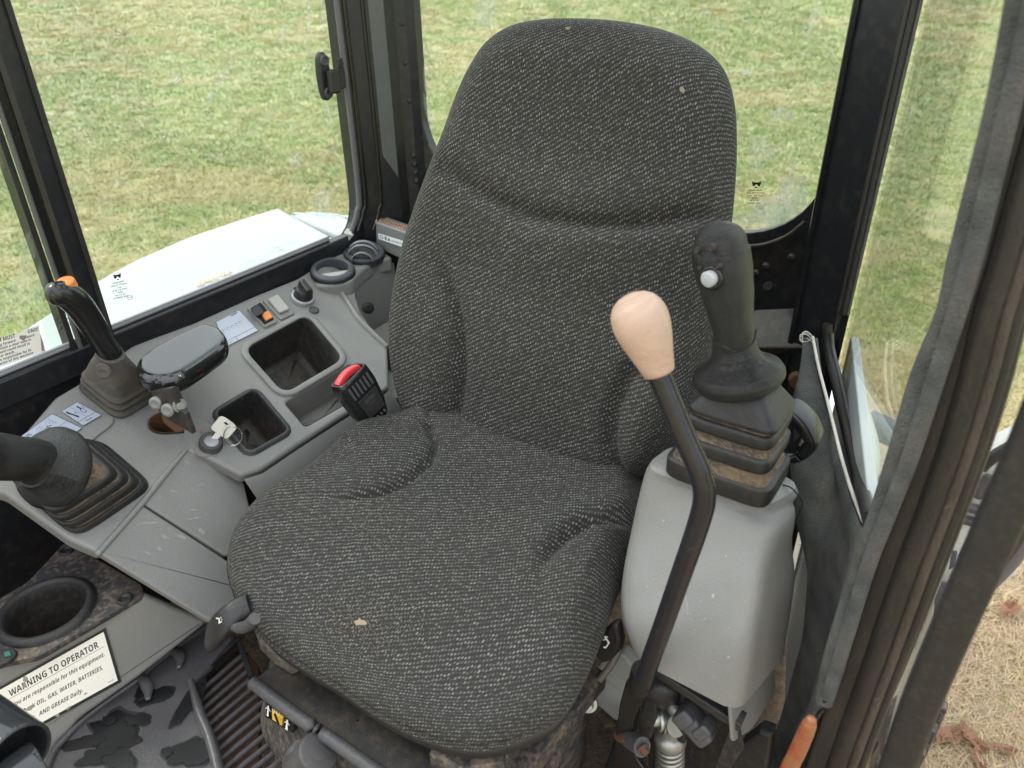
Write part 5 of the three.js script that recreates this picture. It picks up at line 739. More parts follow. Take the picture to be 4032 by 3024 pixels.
  part(ln, 'raised_lip', spine([[-0.2327,0.222,0.4773],[-0.1815,0.222,0.5023],[-0.1448,0.222,0.5171],[-0.1039,0.222,0.5375],[-0.0739,0.222,0.5551]], [[0.004, 0.004], [0.0065, 0.007], [0.006, 0.007], [0.0065, 0.007], [0.0065, 0.007]], { n: 16 }), M.liner);
  let nb = 0; const damp = std({ color: rgb(0.02, 0.02, 0.021), roughness: 0.3, transparent: true, opacity: 0.45 });
  for (const [px0, a, b, t] of [[[-0.2573,0.2156,0.574], 0.030, 0.023, 0.3], [[-0.2419,0.2156,0.5777], 0.028, 0.016, 0.5], [[-0.2742,0.2156,0.6055], 0.026, 0.010, 0.7], [[-0.2655,0.2156,0.5934], 0.014, 0.008, 0.4], [[-0.2582,0.2156,0.5145], 0.018, 0.010, 0.9], [[-0.2592,0.2156,0.5266], 0.013, 0.007, 0.9], [[-0.2432,0.2156,0.5482], 0.016, 0.008, 0.6], [[-0.2739,0.2156,0.5677], 0.009, 0.006, 0.2], [[-0.24,0.2156,0.6027], 0.024, 0.010, 0.9], [[-0.1494,0.2156,0.5381], 0.024, 0.017, 0.8], [[-0.2107,0.2156,0.4992], 0.032, 0.010, 2.0], [[-0.2111,0.2156,0.5935], 0.022, 0.012, 0.3], [[-0.1729,0.2156,0.5573], 0.008, 0.006, 0], [[-0.2754,0.2156,0.5195], 0.010, 0.014, 0.4]]) {
    const px = [px0[0], px0[1] + 0.00025 * nb++, px0[2]], P2 = [], n = 22, k0 = Math.floor(px[0] * 9000 + px[2] * 7000); for (let i = 0; i < n; i++) { const th = i / n * 6.283, q = 0.62 + 0.7 * vn(Math.cos(th) * 2.2 + 5, Math.sin(th) * 2.2 + 5, 0, k0), x = a * q * Math.cos(th), y = b * q * Math.sin(th); P2.push([px[0] + x * Math.cos(t) - y * Math.sin(t), px[1], px[2] - x * Math.sin(t) - y * Math.cos(t)]); }
    const H2 = P2.map(q => [px[0] + (q[0] - px[0]) * 1.16 + 0.002 * (rnd() - 0.5), px[1] - 0.0006 + 0.00012, px[2] + (q[2] - px[2]) * 1.2 + 0.002 * (rnd() - 0.5)]); part(ln, 'damp_edge', plate(H2, 0.0002, { n: [0, 1, 0], b: 0, r: 0.003 }), damp);
    part(ln, 'wet_blotch', plate(P2, 0.0008, { n: [0, 1, 0], b: 0.0003, r: 0.002 }), M.wet);
  }
  // heater grille bars
  const gr = thing('heater_grille', 'slanted metal grille bars over a rusty opening between floor liner and seat base', 'grille', [-0.28, 0.08, 0.4]);
  part(gr, 'grille_bed', plate([[-0.2707,0.165,0.4592],[-0.2728,0.165,0.3751],[-0.2185,0.165,0.3876],[-0.0693,0.165,0.5181],[-0.1266,0.165,0.5544]], 0.02, { n: [0, 1, 0] }), M.rust);
  part(gr, 'grille_frame', [bar([-0.2392,0.205,0.4726], [-0.2449,0.205,0.3921], [0, 1, 0], 0.008, 0.018), bar([-0.2474,0.202,0.3907], [-0.1794,0.202,0.4252], [0, 1, 0], 0.007, 0.016), bar([-0.2394,0.202,0.4717], [-0.1032,0.202,0.5391], [0, 1, 0], 0.006, 0.016)], M.blackDirty);
  for (let i = 0; i < 13; i++) { const t = i / 12, a = mid([...[-0.2273,0.198,0.4791]]).lerp(v3([-0.0755,0.198,0.5585]), t), b = v3([-0.2274,0.198,0.3971]).lerp(v3([-0.0611,0.198,0.4814]), t); part(gr, 'grille_bar', rod(a, b, 0.0037, { n: 10 }), M.graphite); }
  // tubes at the very corner
  for (const [l, r, label] of [[[[-0.2913,0.42,0.7048],[-0.1983,0.42,0.6965],[-0.1275,0.42,0.691]], 0.031, 'upper shiny black tube end poking in at the bottom left corner'], [[[-0.117,0.4,0.7229],[-0.1192,0.4,0.7014],[-0.1161,0.4,0.6808]], 0.026, 'lower shiny black tube end poking in at the bottom left corner']]) {
    const t = thing('tube_handle', label, 'handle', l[2], 'shiny tube ends at the lower left corner'), dir = v3(l[2]).sub(v3(l[1])).normalize();
    const c = curveOf(l), B = basis(dir, [0, 1, 0]), R = []; for (let i = 0; i <= 10; i++) R.push(ring(c.getPoint(i / 10), B.U, B.V, r, r, 40)); for (const [q, d] of [[0.97, 0.002], [0.90, 0.002], [0.86, 0], [0.84, -0.03]]) R.push(ring(off(l[2], dir, d), B.U, B.V, r * q, r * q, 40));
    part(t, 'tube_body', loft(R), M.tubeGloss);
  }
}

/* ---------- seat ---------- */
const P2 = l => l.map(p => new THREE.Vector2(p[0], p[1]));
const FB = {o:[0,0.38,0.03],U:[1,0,0],V:[0,0.9659,-0.259],N:[0,0.259,0.9659]}, FCu = {o:[0,0.4,0.2],U:[1,0,0],V:[0,0,-1],N:[0,1,0]};
function polyDist(poly, x, y) { let best = 1e9, side = 0, tt = 0; for (let i = 0; i < poly.length - 1; i++) { const a = poly[i], b = poly[i + 1], ex = b.x - a.x, ey = b.y - a.y, t = clamp(((x - a.x) * ex + (y - a.y) * ey) / (ex * ex + ey * ey)), dx = x - a.x - ex * t, dy = y - a.y - ey * t, d = Math.hypot(dx, dy); if (d < best) { best = d; side = Math.sign(ex * (y - a.y) - ey * (x - a.x)); tt = (i + t) / (poly.length - 1); } } return { d: best, s: side, t: tt }; }
const smoothCurve = (pts, n, closed) => { const c = new THREE.CatmullRomCurve3(pts.map(p => new THREE.Vector3(p[0], p[1], 0)), closed, 'centripetal'); return c.getSpacedPoints(n).slice(0, closed ? n : n + 1).map(p => new THREE.Vector2(p.x, p.y)); };
// stuffed cushion over an outline in a plane: front(u, v, d) gives the height of the cover above the outline's plane at distance d from the border
function pillow(F, outline, c, front, back, N = 340, K = 84) {
  const o = smoothCurve(outline, N, true), closed = [...o, o[0]], pos = [], uv = [], ix = [];
  const row = [];
  for (let k = 0; k <= K; k++) { const q = k / K; row.push(Math.pow(q, 1.6)); } // 0 border .. 1 centre
  for (const side of [0, 1]) for (let k = 0; k <= K; k++) for (let i = 0; i < N; i++) {
    const r = 1 - row[k] * 0.999, u = c.x + (o[i].x - c.x) * r, v = c.y + (o[i].y - c.y) * r, d = k === 0 ? 0 : polyDist(closed, u, v).d;
    const h = side ? -back(u, v, d) : front(u, v, d), p = at3(F, u, v, h); pos.push(p.x, p.y, p.z);
    const dirx = (o[i].x - c.x), diry = (o[i].y - c.y), L = Math.hypot(dirx, diry) || 1, ext = side ? 0.05 + 2 * d - h : 0.05 - round(d, 0.05, 0.05); // cloth wraps round the border, measured along it
    uv.push(u + dirx / L * ext + 0.5, v + diry / L * ext);
  }
  const H = (K + 1) * N;
  for (let k = 0; k < K; k++) for (let i = 0; i < N; i++) { const a = k * N + i, b = k * N + (i + 1) % N, e = a + N, f = b + N; ix.push(a, b, e, b, f, e); ix.push(H + a, H + e, H + b, H + b, H + e, H + f); }
  const g = new THREE.BufferGeometry(); g.setAttribute('position', new THREE.Float32BufferAttribute(pos, 3)); g.setAttribute('uv', new THREE.Float32BufferAttribute(uv, 2)); g.setIndex(ix); g.computeVertexNormals();
  const n = g.attributes.normal; for (let i = 0; i < N; i++) { const v = new THREE.Vector3().fromBufferAttribute(n, i).add(new THREE.Vector3().fromBufferAttribute(n, H + i)).normalize(); n.setXYZ(i, v.x, v.y, v.z); n.setXYZ(H + i, v.x, v.y, v.z); }
  return g;
}
const round = (d, r, T, e = 0.5) => T * Math.pow(Math.max(0, 1 - Math.pow(1 - Math.min(1, d / r), 2.2)), e);
const seat = thing('operator_chair', 'dark fabric operator seat flecked with grey, with side bolsters, on a black suspension base', 'seat', [0, 0.28, 0.2]);
const backOutline = [[-0.1769,0.0154],[-0.2106,0.0448],[-0.2378,0.1092],[-0.2471,0.1679],[-0.2489,0.2268],[-0.2434,0.2925],[-0.2278,0.3504],[-0.2091,0.4031],[-0.1912,0.4535],[-0.174,0.508],[-0.1572,0.5452],[-0.1337,0.5787],[-0.1008,0.5989],[-0.0619,0.6076],[-0.0098,0.6111],[0.054,0.6098],[0.1156,0.6011],[0.1587,0.5857],[0.1864,0.565],[0.2052,0.5314],[0.2179,0.4867],[0.2277,0.4302],[0.2345,0.3659],[0.2387,0.3102],[0.2419,0.2523],[0.2429,0.1917],[0.2368,0.1329],[0.2157,0.0798],[0.1697,0.0396],[0.0936,0.0232],[0.0013,0.017],[-0.1076,0.0076]];
{
  const leftC = P2([[-0.1677,0.301],[-0.1386,0.2668],[-0.1121,0.2322],[-0.0933,0.1891],[-0.086,0.1356],[-0.0899,0.0846],[-0.1006,0.0373]]), rightC = P2([[0.2125,0.3317],[0.2003,0.2786],[0.177,0.229],[0.1568,0.187],[0.1499,0.1442],[0.1535,0.1001],[0.1717,0.0568]]), top = P2([[-0.1591,0.4078],[-0.1273,0.3935],[-0.0794,0.3789],[-0.0118,0.3653],[0.0562,0.367],[0.1185,0.3762],[0.1756,0.3901],[0.2384,0.4097]]);
  const front = (u, v, d) => {
    let h = round(d, 0.055, 0.052);
    const L = polyDist(leftC, u, v), R = polyDist(rightC, u, v), T = polyDist(top, u, v), edge = sstep(0, 0.03, d);
    const leftSide = L.s < 0 ? 1 : 0, rightSide = R.s > 0 ? 1 : 0, low = 1 - sstep(0.16, 0.34, v);
    h += edge * low * 0.017 * leftSide * sstep(0, 0.05, L.d) + edge * low * 0.022 * rightSide * sstep(0, 0.045, R.d);
    h -= 0.015 * Math.exp(-((L.d / 0.009) ** 2)) * sstep(0, 0.3, L.t) * edge + 0.015 * Math.exp(-((R.d / 0.011) ** 2)) * sstep(0.1, 0.5, R.t) * edge;
    { const below = T.s < 0 ? 1 : 0, deep = 0.5 + 0.5 * sstep(0.15, 0.5, T.t); h += edge * deep * below * 0.013 * sstep(0, 0.012, T.d) * (1 - sstep(0.02, 0.11, T.d)); h -= edge * deep * 0.010 * Math.exp(-((T.d / 0.011) ** 2)); h += edge * (1 - below) * 0.006 * Math.exp(-(((T.d - 0.035) / 0.025) ** 2)); } // fold under the shoulder part
    h += 0.016 * edge * Math.exp(-(((v - 0.19) / 0.10) ** 2)) * Math.exp(-((u / 0.15) ** 2)); // lumbar swell
    h -= 0.014 * edge * Math.exp(-((u / 0.10) ** 2)) * sstep(0.30, 0.5, v);                    // dished shoulders
    h += 0.0025 * (fbm(u * 9 + 4, v * 9 + 2, 3, 0, 95) - 0.5) * edge;
    return h;
  };
  part(seat, 'backrest', pillow(FB, backOutline, new THREE.Vector2(0, 0.28), front, (u, v, d) => round(d, 0.04, 0.045)), M.fabric);
  const mt = std({ color: rgb(0.24, 0.2, 0.145), roughness: 1 });
  for (const [[u, v], r] of [[[[0.1619,0.5341]][0], 0.0045], [[[-0.0013,0.5939]][0], 0.003]]) { const pts = []; for (let i = 0; i < 11; i++) { const t = i / 11 * 6.283, q = r * (0.45 + 0.8 * hash(i, 31, Math.round(r * 1e4))), x = u + q * 1.1 * Math.cos(t), y = v + q * 0.75 * Math.sin(t); pts.push(at3(FB, x, y, front(x, y, 0.06) + 0.0018).toArray()); } part(seat, 'mud_spot', plate(pts, 0.0016, { n: FB.N, b: 0.0004 }), mt); }
  const shell = backOutline.map(([u, v]) => [u * 0.955, 0.28 + (v - 0.28) * 0.955]);
  part(seat, 'backrest_shell', pillow({ ...FB, o: off(FB.o, FB.N, -0.034) }, shell, new THREE.Vector2(0, 0.28), (u, v, d) => 0.004, (u, v, d) => round(d, 0.03, 0.03), 120, 12), M.rubber);
}
const cushOutline = [[-0.1741,0.1419],[-0.1923,0.1082],[-0.2252,0.0559],[-0.2251,-0.0119],[-0.2209,-0.0608],[-0.2296,-0.1234],[-0.218,-0.1732],[-0.19,-0.2092],[-0.1508,-0.2358],[-0.1042,-0.2547],[-0.0558,-0.2657],[-0.0064,-0.2682],[0.0471,-0.2676],[0.1029,-0.2698],[0.1555,-0.2656],[0.2014,-0.2527],[0.2256,-0.2374],[0.25,-0.2058],[0.2665,-0.1714],[0.2645,-0.119],[0.2543,-0.0607],[0.243,-0.0076],[0.2321,0.0665],[0.213,0.1363],[0.1761,0.1997],[0.1023,0.2314],[-0.0194,0.2346],[-0.125,0.1969]];
{
  const lc = P2([[-0.1687,-0.1131],[-0.1315,-0.1009],[-0.0964,-0.079],[-0.07,-0.0472],[-0.0568,-0.0073],[-0.0581,0.0337],[-0.0724,0.0665],[-0.1064,0.0954]]), rc = P2([[0.2329,0.0948],[0.2096,0.0651],[0.1825,0.0383],[0.17,0.0035],[0.1686,-0.0341],[0.1746,-0.0649],[0.1863,-0.0942]]);
  const end = rc[rc.length - 1], [bu, bv] = [[0.2422,-0.0141]][0];
  const front = (u, v, d) => {
    const fz = -v, edge = sstep(0, 0.035, d), waterfall = 0.030 * sstep(0.10, 0.27, fz);
    let h = round(d, 0.05, 0.05) - waterfall * 0.9 * (0.4 + 0.6 * edge);
    const L = polyDist(lc, u, v), R = polyDist(rc, u, v);
    const ls = L.s > 0 ? 1 : 0, fadeR = sstep(0.0, 0.10, Math.hypot(u - end.x, v - end.y));
    const fadeL = sstep(0.05, 0.4, L.t); h += edge * 0.006 * ls * fadeL * sstep(0, 0.035, L.d);
    h -= 0.011 * Math.exp(-((L.d / 0.0065) ** 2)) * edge * fadeL;
    h += edge * 0.020 * Math.exp(-(((u - bu) / 0.075) ** 2) - (((v - bv) / 0.085) ** 2)) + edge * 0.010 * (R.s < 0 ? 1 : 0) * sstep(0, 0.03, R.d) * (1 - sstep(0.45, 0.9, R.t)); // thigh bolster
    h -= 0.014 * Math.exp(-((R.d / 0.009) ** 2)) * edge * (0.15 + 0.85 * fadeR);
    h -= 0.010 * edge * Math.exp(-(((u - 0.03) / 0.11) ** 2)) * Math.exp(-(((fz + 0.02) / 0.14) ** 2));
    h += 0.003 * (fbm(u * 8 + 14, v * 8 + 9, 3, 0, 97) - 0.5) * edge;
    return h;
  };
  part(seat, 'seat_cushion', pillow(FCu, cushOutline, new THREE.Vector2(0.03, -0.06), front, (u, v, d) => round(d, 0.03, 0.028)), M.fabric);
  const rimO = cushOutline.map(([u, v]) => [0.03 + (u - 0.03) * 0.985, -0.06 + (v + 0.06) * 0.985]);
  part(seat, 'seat_pan', pillow({ ...FCu, o: [0, 0.386, 0.2] }, rimO, new THREE.Vector2(0.03, -0.06), () => 0.002, (u, v, d) => round(d, 0.02, 0.032), 160, 10), M.rubber);
  // dried mud on the cloth: one crumb patch with specks thrown round it
  const mud = std({ color: rgb(0.25, 0.195, 0.135), roughness: 1 });
  const spot = (u, v, r, k) => { const n = 14, pts = []; for (let i = 0; i < n; i++) { const t = i / n * 6.283, q = r * (0.45 + 0.85 * hash(i, k, 8)), x = u + q * 1.3 * Math.cos(t), y = v + q * 0.8 * Math.sin(t); pts.push(at3(FCu, x, y, front(x, y, 0.1) + 0.0016).toArray()); } return plate(pts, 0.0016, { n: FCu.N, b: 0.0004 }); };
  const [mu, mv] = [[0.0385,-0.2129]][0];
  part(seat, 'mud_spot', spot(mu, mv, 0.006, 3), mud, 'tan patch of dried mud on the seat cushion');
  const cr = []; for (let i = 0; i < 620; i++) { const a = rnd() * 6.283, q = 0.05 * Math.sqrt(-Math.log(1 - rnd() * 0.95)) * 0.62, st = i % 3 ? [mu, mv] : i % 2 ? [mu + 0.035, mv + 0.03] : [mu - 0.09, mv + 0.10]; cr.push(spot(st[0] + q * 1.3 * Math.cos(a), st[1] + q * 0.9 * Math.sin(a), 0.00035 + 0.0005 * rnd() * rnd(), i)); }
  part(seat, 'mud_crumbs', cr, std({ color: rgb(0.20, 0.165, 0.12), roughness: 1 })).userData.kind = 'stuff';
}
// recline and weight levers
{
  const hd = part(seat, 'recline_lever', loft([[452, 1395, 1.0], [462, 1378, 1.1], [476, 1358, 1.1], [492, 1340, 1.05], [512, 1322, 1.0], [530, 1310, 0.9]].map(([x, y, s], i) => { const t = [[-0.1382,0.3593,0.49], [-0.1283,0.3764,0.487], [-0.1158,0.3949,0.482], [-0.1078,0.4057,0.475], [-0.1004,0.4139,0.465], [-0.0962,0.4151,0.45]][i], B = basis([0.6, 0.25, -0.75], [0.3, 0.9, 0.5]); const k = [0.5, 0.95, 1.05, 1, 0.95, 0.8][i]; return ring(t, B.U, B.V, 0.011 * k, 0.0155 * k, 28, 2.8); })), M.rubber);
  part(hd, 'lever_loop', tube([...[[-0.0963,0.4051,0.475],[-0.084,0.408,0.475],[-0.0681,0.4218,0.475],[-0.0527,0.4408,0.475]]], 0.0065, { n: 14, m: 24 }), M.graphite);
  part(hd, 'lever_mark', quad(...[[-0.0811,0.4493,0.502],[-0.0677,0.4639,0.502],[-0.0616,0.458,0.502],[-0.0767,0.4422,0.502]]), print(96, 96, (c, w, h) => { c.clearRect(0, 0, w, h); c.strokeStyle = '#e8e8ea'; c.lineWidth = 15; c.beginPath(); c.moveTo(20, 10); c.lineTo(52, 40); c.lineTo(20, 80); c.lineTo(56, 84); c.stroke(); c.fillStyle = '#e8e8ea'; c.fillRect(64, 60, 12, 12); c.fillRect(70, 36, 12, 12); }, { transparent: true }));
  part(seat, 'slide_bracket', [plate([[-0.1285,0.345,0.4332],[-0.11,0.345,0.4301],[-0.0823,0.345,0.4371],[-0.0458,0.345,0.4424],[-0.0497,0.345,0.4494],[-0.0775,0.345,0.45],[-0.1091,0.345,0.4444]], 0.02, { n: [0, 1, 0], b: 0.003 }), plate([[-0.1332,0.3261,0.43],[-0.113,0.3431,0.43],[-0.1013,0.3317,0.43],[-0.1113,0.3116,0.43],[-0.128,0.3044,0.43]], 0.012, { n: [0, 0, 1], b: 0.002 })], M.dusty);
  // right-hand lever with its white print, cable and lever shaft
  const wl = part(seat, 'slide_lever', plate([[0.2427,0.3745,0.25],[0.2558,0.4002,0.25],[0.2634,0.4048,0.25],[0.2703,0.3772,0.25],[0.2684,0.363,0.25],[0.2559,0.3379,0.25],[0.2479,0.3327,0.25],[0.2385,0.3393,0.25],[0.2379,0.3515,0.25]], 0.016, { n: [-0.3, 0.35, 1], b: 0.005, bs: 4, r: 0.008 }), M.rubber);
  part(wl, 'lever_mark', quad(...offs([[0.2502,0.3854,0.252],[0.2627,0.3871,0.252],[0.2588,0.3666,0.252],[0.2473,0.3625,0.252]], [-0.3, 0.35, 1], 0.0012)), print(96, 96, (c, w, h) => { c.clearRect(0, 0, w, h); c.strokeStyle = '#e8e8ea'; c.lineWidth = 14; c.beginPath(); c.moveTo(14, 10); c.lineTo(70, 46); c.lineTo(56, 88); c.lineTo(30, 88); c.stroke(); c.lineWidth = 8; c.beginPath(); c.moveTo(8, 40); c.lineTo(30, 28); c.moveTo(30, 6); c.lineTo(46, 8); c.stroke(); }, { transparent: true }));
}
// suspension base in front of the seat
{
  const fr = [[-0.0889,0.318,0.4758], [-0.0187,0.318,0.4793], [0.1013,0.318,0.4801], [0.1591,0.318,0.4799]];
  part(seat, 'base_plate', plate([...[[-0.0858,0.322,0.4776],[-0.0817,0.322,0.4427],[-0.0571,0.322,0.4366],[-0.02,0.322,0.4132],[0.1316,0.322,0.3625],[0.1982,0.322,0.4133],[0.1967,0.322,0.483],[0.1608,0.322,0.4816],[0.1041,0.322,0.4826],[-0.0164,0.322,0.4806]]], 0.006, { n: [0, 1, 0], b: 0.002, holes: [{ pts: [[0.0504,0.322,0.4541],[0.0512,0.322,0.4476],[0.0574,0.322,0.4484],[0.0562,0.322,0.4545]] }] }), M.blackDirty);
  part(seat, 'base_roll', spine([[-0.0833,0.322,0.479],[-0.0142,0.322,0.4827],[0.0482,0.322,0.4832],[0.1058,0.322,0.4845],[0.1632,0.322,0.4845]], Array(5).fill([0.0075, 0.0075]), { n: 18, m: 30 }), M.graphite);
  const down = (p, d) => [p[0], p[1] - d, p[2]];
  const f0 = [-0.0907,0.305,0.4725], f1 = [0.1551,0.305,0.4765];
  part(seat, 'base_front', plate([f0, f1, down(f1, 0.09), down(f0, 0.09)], 0.006, { n: [-0.5, 0.2, 1], lift: -0.004 }), M.dusty);
  for (const p of [[-0.0328,0.265,0.4715], [0.0181,0.265,0.4732], [0.063,0.265,0.4729]]) part(seat, 'base_rivet', turned(p, [-0.3, 0.2, 1], [[0.0085, -0.01], [0.0085, 0.003], [0.006, 0.0045]], 16), M.graphite);
  // rubber bellows of the suspension, rounded ribs below the plate
  const bc = [-0.02, 0.10, 0.34], U = [0.86, 0, 0.5], V = [-0.5, 0, 0.86];
  const R = (y, g) => ring([0.045, y, 0.33], v3([1, 0, 0]), v3([0, 0, 1]), 0.175 + g, 0.155 + g, 72, 3.6);
  part(seat, 'suspension_bellows', loft([R(0.315, -0.02), R(0.305, -0.008), R(0.27, -0.004), R(0.245, 0.006), R(0.225, 0.012), R(0.205, 0.006), R(0.198, -0.002), R(0.192, 0.006), R(0.175, 0.013), R(0.150, 0.008), R(0.142, -0.002), R(0.135, 0.008), R(0.115, 0.014), R(0.09, 0.008), R(0.082, 0), R(0.05, 0.012), R(0.0, 0.012)]), M.dusty);
  const wi = part(seat, 'weight_indicator', plate([[-0.0564,0.3171,0.484],[-0.0101,0.3177,0.484],[-0.0214,0.2804,0.484],[-0.0695,0.2753,0.484]], 0.008, { n: [-0.25, 0.3, 1], b: 0.002, r: 0.003 }), M.glossBlack);
  part(wi, 'indicator_print', quad(...offs([[-0.057,0.3151,0.484],[-0.0112,0.3161,0.484],[-0.0221,0.2807,0.484],[-0.068,0.2781,0.484]], [-0.25, 0.3, 1], 0.002)), print(300, 170, (c, w, h) => { c.clearRect(0, 0, w, h); c.strokeStyle = c.fillStyle = '#eef0f2'; c.lineWidth = 9; for (const [x, y, k] of [[42, 36, 1], [248, 52, 1.35]]) { c.beginPath(); c.arc(x, y, 10, 0, 6.3); c.fill(); c.beginPath(); c.moveTo(x - 26, y + 34); c.lineTo(x, y + 12); c.lineTo(x + 26, y + 34); c.stroke(); c.beginPath(); c.moveTo(x - 11 * k, y + 100); c.lineTo(x - 5, y + 14); c.lineTo(x + 5, y + 14); c.lineTo(x + 11 * k, y + 100); c.fill(); } c.lineWidth = 5; for (const x of [88, 108, 132, 160]) { c.beginPath(); c.moveTo(x, 22); c.lineTo(x, 54); c.stroke(); } }, { transparent: true }));
  part(wi, 'indicator_window', plate(offs([[-0.0466,0.3046,0.484],[-0.0292,0.3052,0.484],[-0.0341,0.2875,0.484],[-0.0502,0.2871,0.484]], [-0.25, 0.3, 1], 0.003), 0.003, { n: [-0.25, 0.3, 1], b: 0.0006 }), M.yellow);
  part(wi, 'indicator_pointer', bar(off([-0.0353,0.3143,0.488], [0, 0, 1], 0.003), off([-0.0333,0.2978,0.488], [0, 0, 1], 0.003), [0, 0, 1], 0.0022, 0.002), M.hole);
  const kd = v3([-0.35, 0.45, 1]).normalize(); 
  part(seat, 'adjuster_knob', [turned([0.0264,0.2935,0.5], v3([0.0559,0.3396,0.5]).sub(v3([0.0246,0.2927,0.51])).normalize(), [[0.020, -0.03], [0.0225, -0.026], [0.0225, 0.020], [0.0205, 0.024], [0.001, 0.0242]], 32)], M.graphite);
  part(seat, 'adjuster_crank', plate([[-0.0182,0.2665,0.51],[0.0003,0.3016,0.51],[0.0138,0.3107,0.51],[0.0257,0.2977,0.51],[0.0364,0.2651,0.51],[-0.023,0.195,0.51]], 0.02, { n: [-0.2, 0.4, 1], b: 0.005, r: 0.006 }), M.lavender);
}
// belt buckle
{
  const bk = thing('seat_belt_buckle', 'black seat belt buckle with a red press button standing beside the backrest', 'buckle', [-0.1969,0.4257,0.12]);
  const c = v3([-0.2121,0.485,0.128]), A = v3([-0.26, 0.93, 0.26]).normalize(), W = v3([0.05, 0.27, -0.96]); W.addScaledVector(A, -W.dot(A)).normalize(); const T = new THREE.Vector3().crossVectors(W, A).multiplyScalar(-1); if (T.x < 0) T.negate();
  const R = (h, w, t, k = 0, p = 5) => ring(c.clone().addScaledVector(A, h).addScaledVector(T, k), W, T, w, t, 40, p);
  const body = part(bk, 'buckle_body', loft([R(-0.058, 0.006, 0.004), R(-0.055, 0.012, 0.006), R(-0.042, 0.021, 0.011), R(-0.020, 0.0275, 0.0145), R(0.015, 0.0305, 0.016), R(0.034, 0.029, 0.016), R(0.040, 0.028, 0.0155), R(0.0415, 0.026, 0.0135), R(0.040, 0.024, 0.0115), R(0.032, 0.0235, 0.011)]), M.glossBlack);
  part(body, 'press_button', loft([-1, -0.75, -0.4, 0, 0.4, 0.75, 1].map(s => ring(c.clone().addScaledVector(W, s * 0.0225).addScaledVector(A, 0.036 + 0.006 * (1 - s * s)).addScaledVector(T, -0.003), T, A, 0.0065, 0.0055, 20, 4))), M.red);
  for (let i = 0; i < 6; i++) { const w = -0.019 + i * 0.0075; part(body, 'grip_rib', rod(c.clone().addScaledVector(W, w).addScaledVector(T, 0.0160).addScaledVector(A, 0.012), c.clone().addScaledVector(W, w).addScaledVector(T, 0.0152).addScaledVector(A, 0.032), 0.0022, { n: 10 }), M.graphite); }
  const q = (w, a) => c.clone().addScaledVector(W, w).addScaledVector(T, 0.0172).addScaledVector(A, a).toArray();
  part(body, 'maker_panel', plate([q(-0.0195, 0.006), q(0.0195, 0.006), q(0.0165, -0.028), q(-0.0165, -0.028)], 0.002, { n: T, b: 0.0005, r: 0.002 }), M.rubber);
  part(body, 'maker_print', quad(...[[-0.018, 0.004], [0.018, 0.004], [0.016, -0.026], [-0.016, -0.026]].map(([w, a]) => off(q(w, a), T, 0.0006))), print(256, 220, (x, w, h) => { x.clearRect(0, 0, w, h); x.fillStyle = '#4a4a4c'; x.textAlign = 'center'; x.font = 'bold 58px sans-serif'; x.fillText('IMMI', w / 2, 64); x.font = 'bold 30px sans-serif'; x.fillText('PRESS', w / 2, 108); x.font = '22px sans-serif'; x.fillText('SAFETY BELT', w / 2, 150); x.fillText('USA', w / 2, 186); }, { transparent: true }));
  for (let i = 0; i < 4; i++) part(body, 'lower_tooth', block(q(-0.0105 + i * 0.007, -0.034), W, T, 0.003, 0.004, 0.004), M.graphite);
  part(bk, 'webbing', plate([c.clone().addScaledVector(A, -0.05).addScaledVector(W, -0.014).toArray(), c.clone().addScaledVector(A, -0.05).addScaledVector(W, 0.012).toArray(), c.clone().addScaledVector(A, -0.15).addScaledVector(W, 0.016).addScaledVector(T, 0.01).toArray(), c.clone().addScaledVector(A, -0.15).addScaledVector(W, -0.02).addScaledVector(T, 0.01).toArray()], 0.003, { n: T }), M.rubber);
  const an = thing('belt_anchor_strap', 'grey steel belt anchor strap in the gap between console and seat', 'bracket', [-0.2, 0.4, 0.02]);
  part(an, 'strap', plate([[-0.2057,0.4212,0.06],[-0.1952,0.4316,0.06],[-0.1895,0.4156,0.06],[-0.2096,0.3868,0.06],[-0.2363,0.3573,0.06],[-0.2534,0.3483,0.06],[-0.2261,0.3854,0.06]], 0.006, { n: [0.4, 0.5, 0.8], b: 0.001 }), M.graphite);
  part(an, 'strap_bracket', plate([[-0.2524,0.3653,0],[-0.2195,0.3655,0],[-0.2109,0.3518,0],[-0.2482,0.3291,0],[-0.2614,0.3387,0]], 0.02, { n: [0, 1, 0.4] }), M.blackDirty);
}

